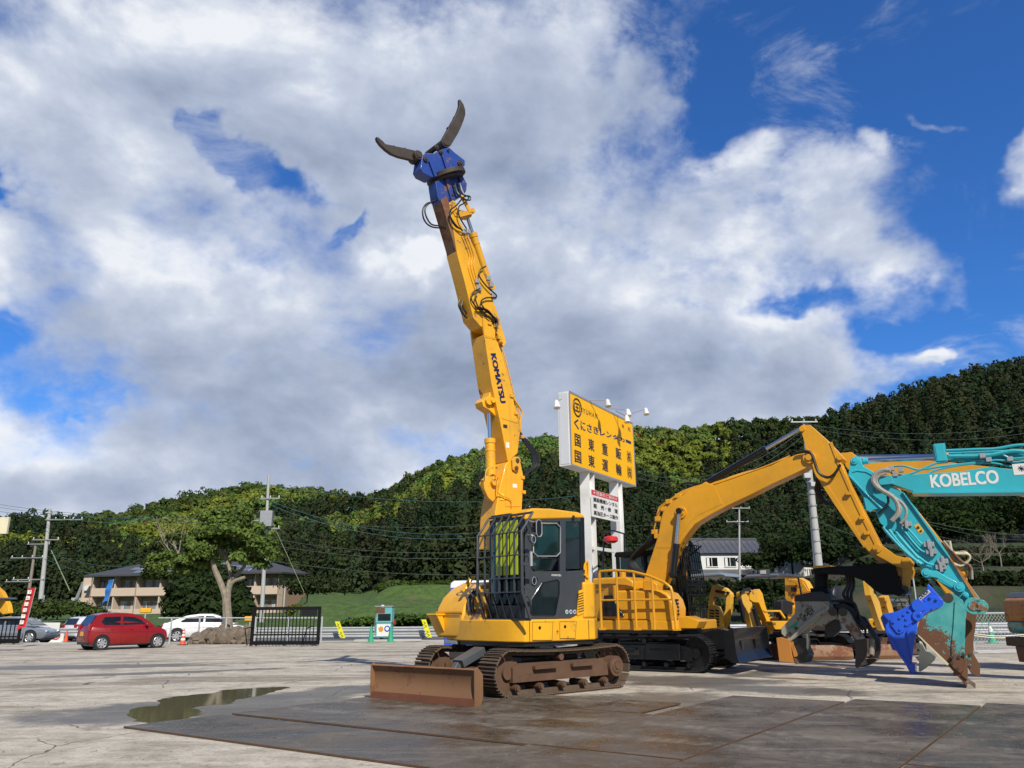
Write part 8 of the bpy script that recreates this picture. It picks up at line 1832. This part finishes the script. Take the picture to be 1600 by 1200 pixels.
b=Vector((A(596,1000,42.3).x,42.3,ROAD_Z+.2)); person('person in a white shirt, pale cap and dark trousers half hidden behind the fuel pump',(b.x,42.3,0),-20,None,plain('white_shirt',(.62,.64,.68),.85),plain('navy_trousers',(.03,.04,.08),.85),plain('skin',(.45,.27,.19),.5),None,plain('pale_cap',(.6,.62,.65),.7))
# =============================================================== tea hedges, shrubs, bare trees
def hedge(label,p,q,h,w_,n,c,z=0,size=.28):
    p=Vector(p);q=Vector(q);L=(q-p).length; t=thing('tea_hedge',label,'hedge',p,math.degrees(math.atan2(q.y-p.y,q.x-p.x)),'clipped hedge rows on the bank')
    ks=int(L/1.1); lbs=[(L*(i+.5)/ks,0,h*.5+random.uniform(-.04,.04),L/ks*.75,w_/2,h*.52*random.uniform(.85,1.15)) for i in range(ks)]
    shrub_crown('foliage',lbs,n,size,c,t,.35,.25)
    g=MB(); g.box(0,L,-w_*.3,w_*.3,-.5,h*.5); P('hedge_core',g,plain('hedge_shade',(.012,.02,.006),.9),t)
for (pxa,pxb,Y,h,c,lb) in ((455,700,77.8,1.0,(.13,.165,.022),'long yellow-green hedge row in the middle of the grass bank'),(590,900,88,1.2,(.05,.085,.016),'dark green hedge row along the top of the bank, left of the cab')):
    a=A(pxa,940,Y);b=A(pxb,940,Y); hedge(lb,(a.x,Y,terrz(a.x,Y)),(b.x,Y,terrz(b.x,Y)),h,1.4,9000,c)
for (px,Y,rx,h,c,lb) in ((592,66,1.6,.9,(.06,.11,.02),'dark low shrub on the bank left of the pump'),(560,66.5,2.6,.7,(.06,.12,.02),'broad green shrub on the bank behind the pump'),(640,68,2.2,.8,(.055,.10,.02),'green shrub on the bank right of the pump'),(1180,60,2.2,2.0,(.025,.05,.012),'leafy bush beneath the thin pole'),(1205,72,3.,3.,(.018,.035,.01),'dark bush hiding the second tiled house'),(1225,112,3.6,5.2,(.016,.03,.01),'dark rounded garden tree beside the white-walled house'),(1190,112,2.6,3.4,(.02,.04,.012),'clipped garden tree under the house windows'),(1320,104,4.5,6.5,(.02,.042,.014),'rounded garden tree right of the small low house'),(1365,108,5,6,(.016,.034,.012),'dark bushy tree behind the orange arm'),(1060,70,3.,3.2,(.016,.03,.01),'dark bush behind the railed excavator'),(1100,66,3.,1.6,(.03,.055,.012),'green bush behind the pale yellow mini excavator'),(128,72,3.,1.6,(.05,.09,.02),'bush at the foot of the outside stair, left of the apartment block'),(90,84,4.,2.2,(.07,.10,.03),'yellowish bush behind the tall leaning pole'),(478,84,5,3.4,(.035,.055,.02),'loose grey-green bush at the wood edge right of the apartment block'),(20,66,4,2.6,(.05,.08,.02),'leafy bush behind the silver car')):
    x=A(px,960,Y).x; z=terrz(x,Y) if Y>57 else -.2; t=thing('garden_tree' if h>4 else 'shrub',lb,'tree' if h>4 else 'shrub',(x,Y,z))
    r=random.Random(int(px)); lbs=[(r.uniform(-.5,.5)*rx,r.uniform(-.3,.3)*rx,h*r.uniform(.35,.7),rx*r.uniform(.35,.6),rx*r.uniform(.35,.6),h*r.uniform(.22,.36)) for _ in range(7)]
    shrub_crown('foliage' if h<=4 else 'crown',lbs,2600 if h>2.5 else 1800,.26 if Y<90 else .4,c,t)
    g=MB(); g.tube([(0,0,-.2),(.05,0,h*.3),(0,.05,h*.6)],[.10,.04],7); P('trunk',g,m_barkd,t)
for k,(pxa,pxb,Y,h,lb) in enumerate(((1370,1720,69,1.0,'lowest dark hedge line along the right terraces'),(1350,1720,77,1.1,'second dark hedge line up the right terraces'),(1340,1720,91,1.3,'third dark hedge line up the right terraces'),(1330,1720,108,1.6,'highest dark hedge line on the right terraces'),(1050,1330,75,1.2,'dark hedge line between the thin pole and the orange arm'))):
    a=A(pxa,940,Y);b=A(pxb,940,Y); hedge(lb,(a.x,Y,terrz(a.x,Y)),(b.x,Y,terrz(b.x,Y)),h,1.8,5000,(.016,.030,.009),size=.4)
for k,(px,Y,rx,h,lb) in enumerate(((1400,118,6,8,'dark rounded tree behind the teal arm elbow'),(1450,122,7,9,'broad dark tree seen under the teal boom'),(1500,118,6,7,'dark tree on the terraces right of the teal stick'),(1560,122,8,9,'dark tree at the top of the terraces near the right edge'),(1640,118,8,9,'dark tree cut by the right edge of the photo'),(1280,118,5,7,'dark tree behind the thick pale pole'),(1245,122,6,8,'dark tree between the tiled houses'),(1165,140,6,9,'dark tree behind the white-walled house'))):
    x=A(px,960,Y).x; z=terrz(x,Y); t=thing('garden_tree',lb,'tree',(x,Y,z)); r=random.Random(px)
    lbs=[(r.uniform(-.55,.55)*rx,r.uniform(-.3,.3)*rx,h*r.uniform(.3,.75),rx*r.uniform(.3,.55),rx*r.uniform(.3,.55),h*r.uniform(.16,.3)) for _ in range(9)]
    shrub_crown('crown',lbs,3200,.42,(.018*r.uniform(.8,1.5),.034*r.uniform(.8,1.4),.011),t); g=MB(); g.tube([(0,0,-.2),(.1,0,h*.3),(0,.05,h*.6)],[.2,.08],7); P('trunk',g,m_barkd,t)
for px,Y,lb in ((1532,74,'bare twiggy tree on the right terraces, leftmost of two'),(1562,76,'bare twiggy tree on the right terraces, nearest the right edge')):
    z=terrz(A(px,870,Y).x,Y); DB=Y; B=Vector((A(px,870,Y).x,Y,z)); t=thing('bare_tree',lb,'tree',B); g=MB(); h=2.8; r=random.Random(px)
    P('trunk',MB().tube([(0,0,0),(.05,0,.8),(0,0,1.3)],[.08,.05],6),m_bark,t)
    def br_(g,p,d,l,rad,k):
        q=p+d*l; g.tube([p,p.lerp(q,.5)+Vector((r.uniform(-.05,.05),0,.04)),q],[rad,rad*.5],5)
        if k:
            for _ in range(3): br_(g,p.lerp(q,r.uniform(.5,1)),(d+Vector((r.uniform(-.8,.8),r.uniform(-.4,.4),r.uniform(-.1,.5)))).normalized(),l*.65,rad*.55,k-1)
    for k in range(6): g=MB(); br_(g,Vector((0,0,1.2)),Vector((r.uniform(-1,1),r.uniform(-.5,.5),r.uniform(.4,1))).normalized(),1.1,.03,3); P('branch',g,m_bark,t)
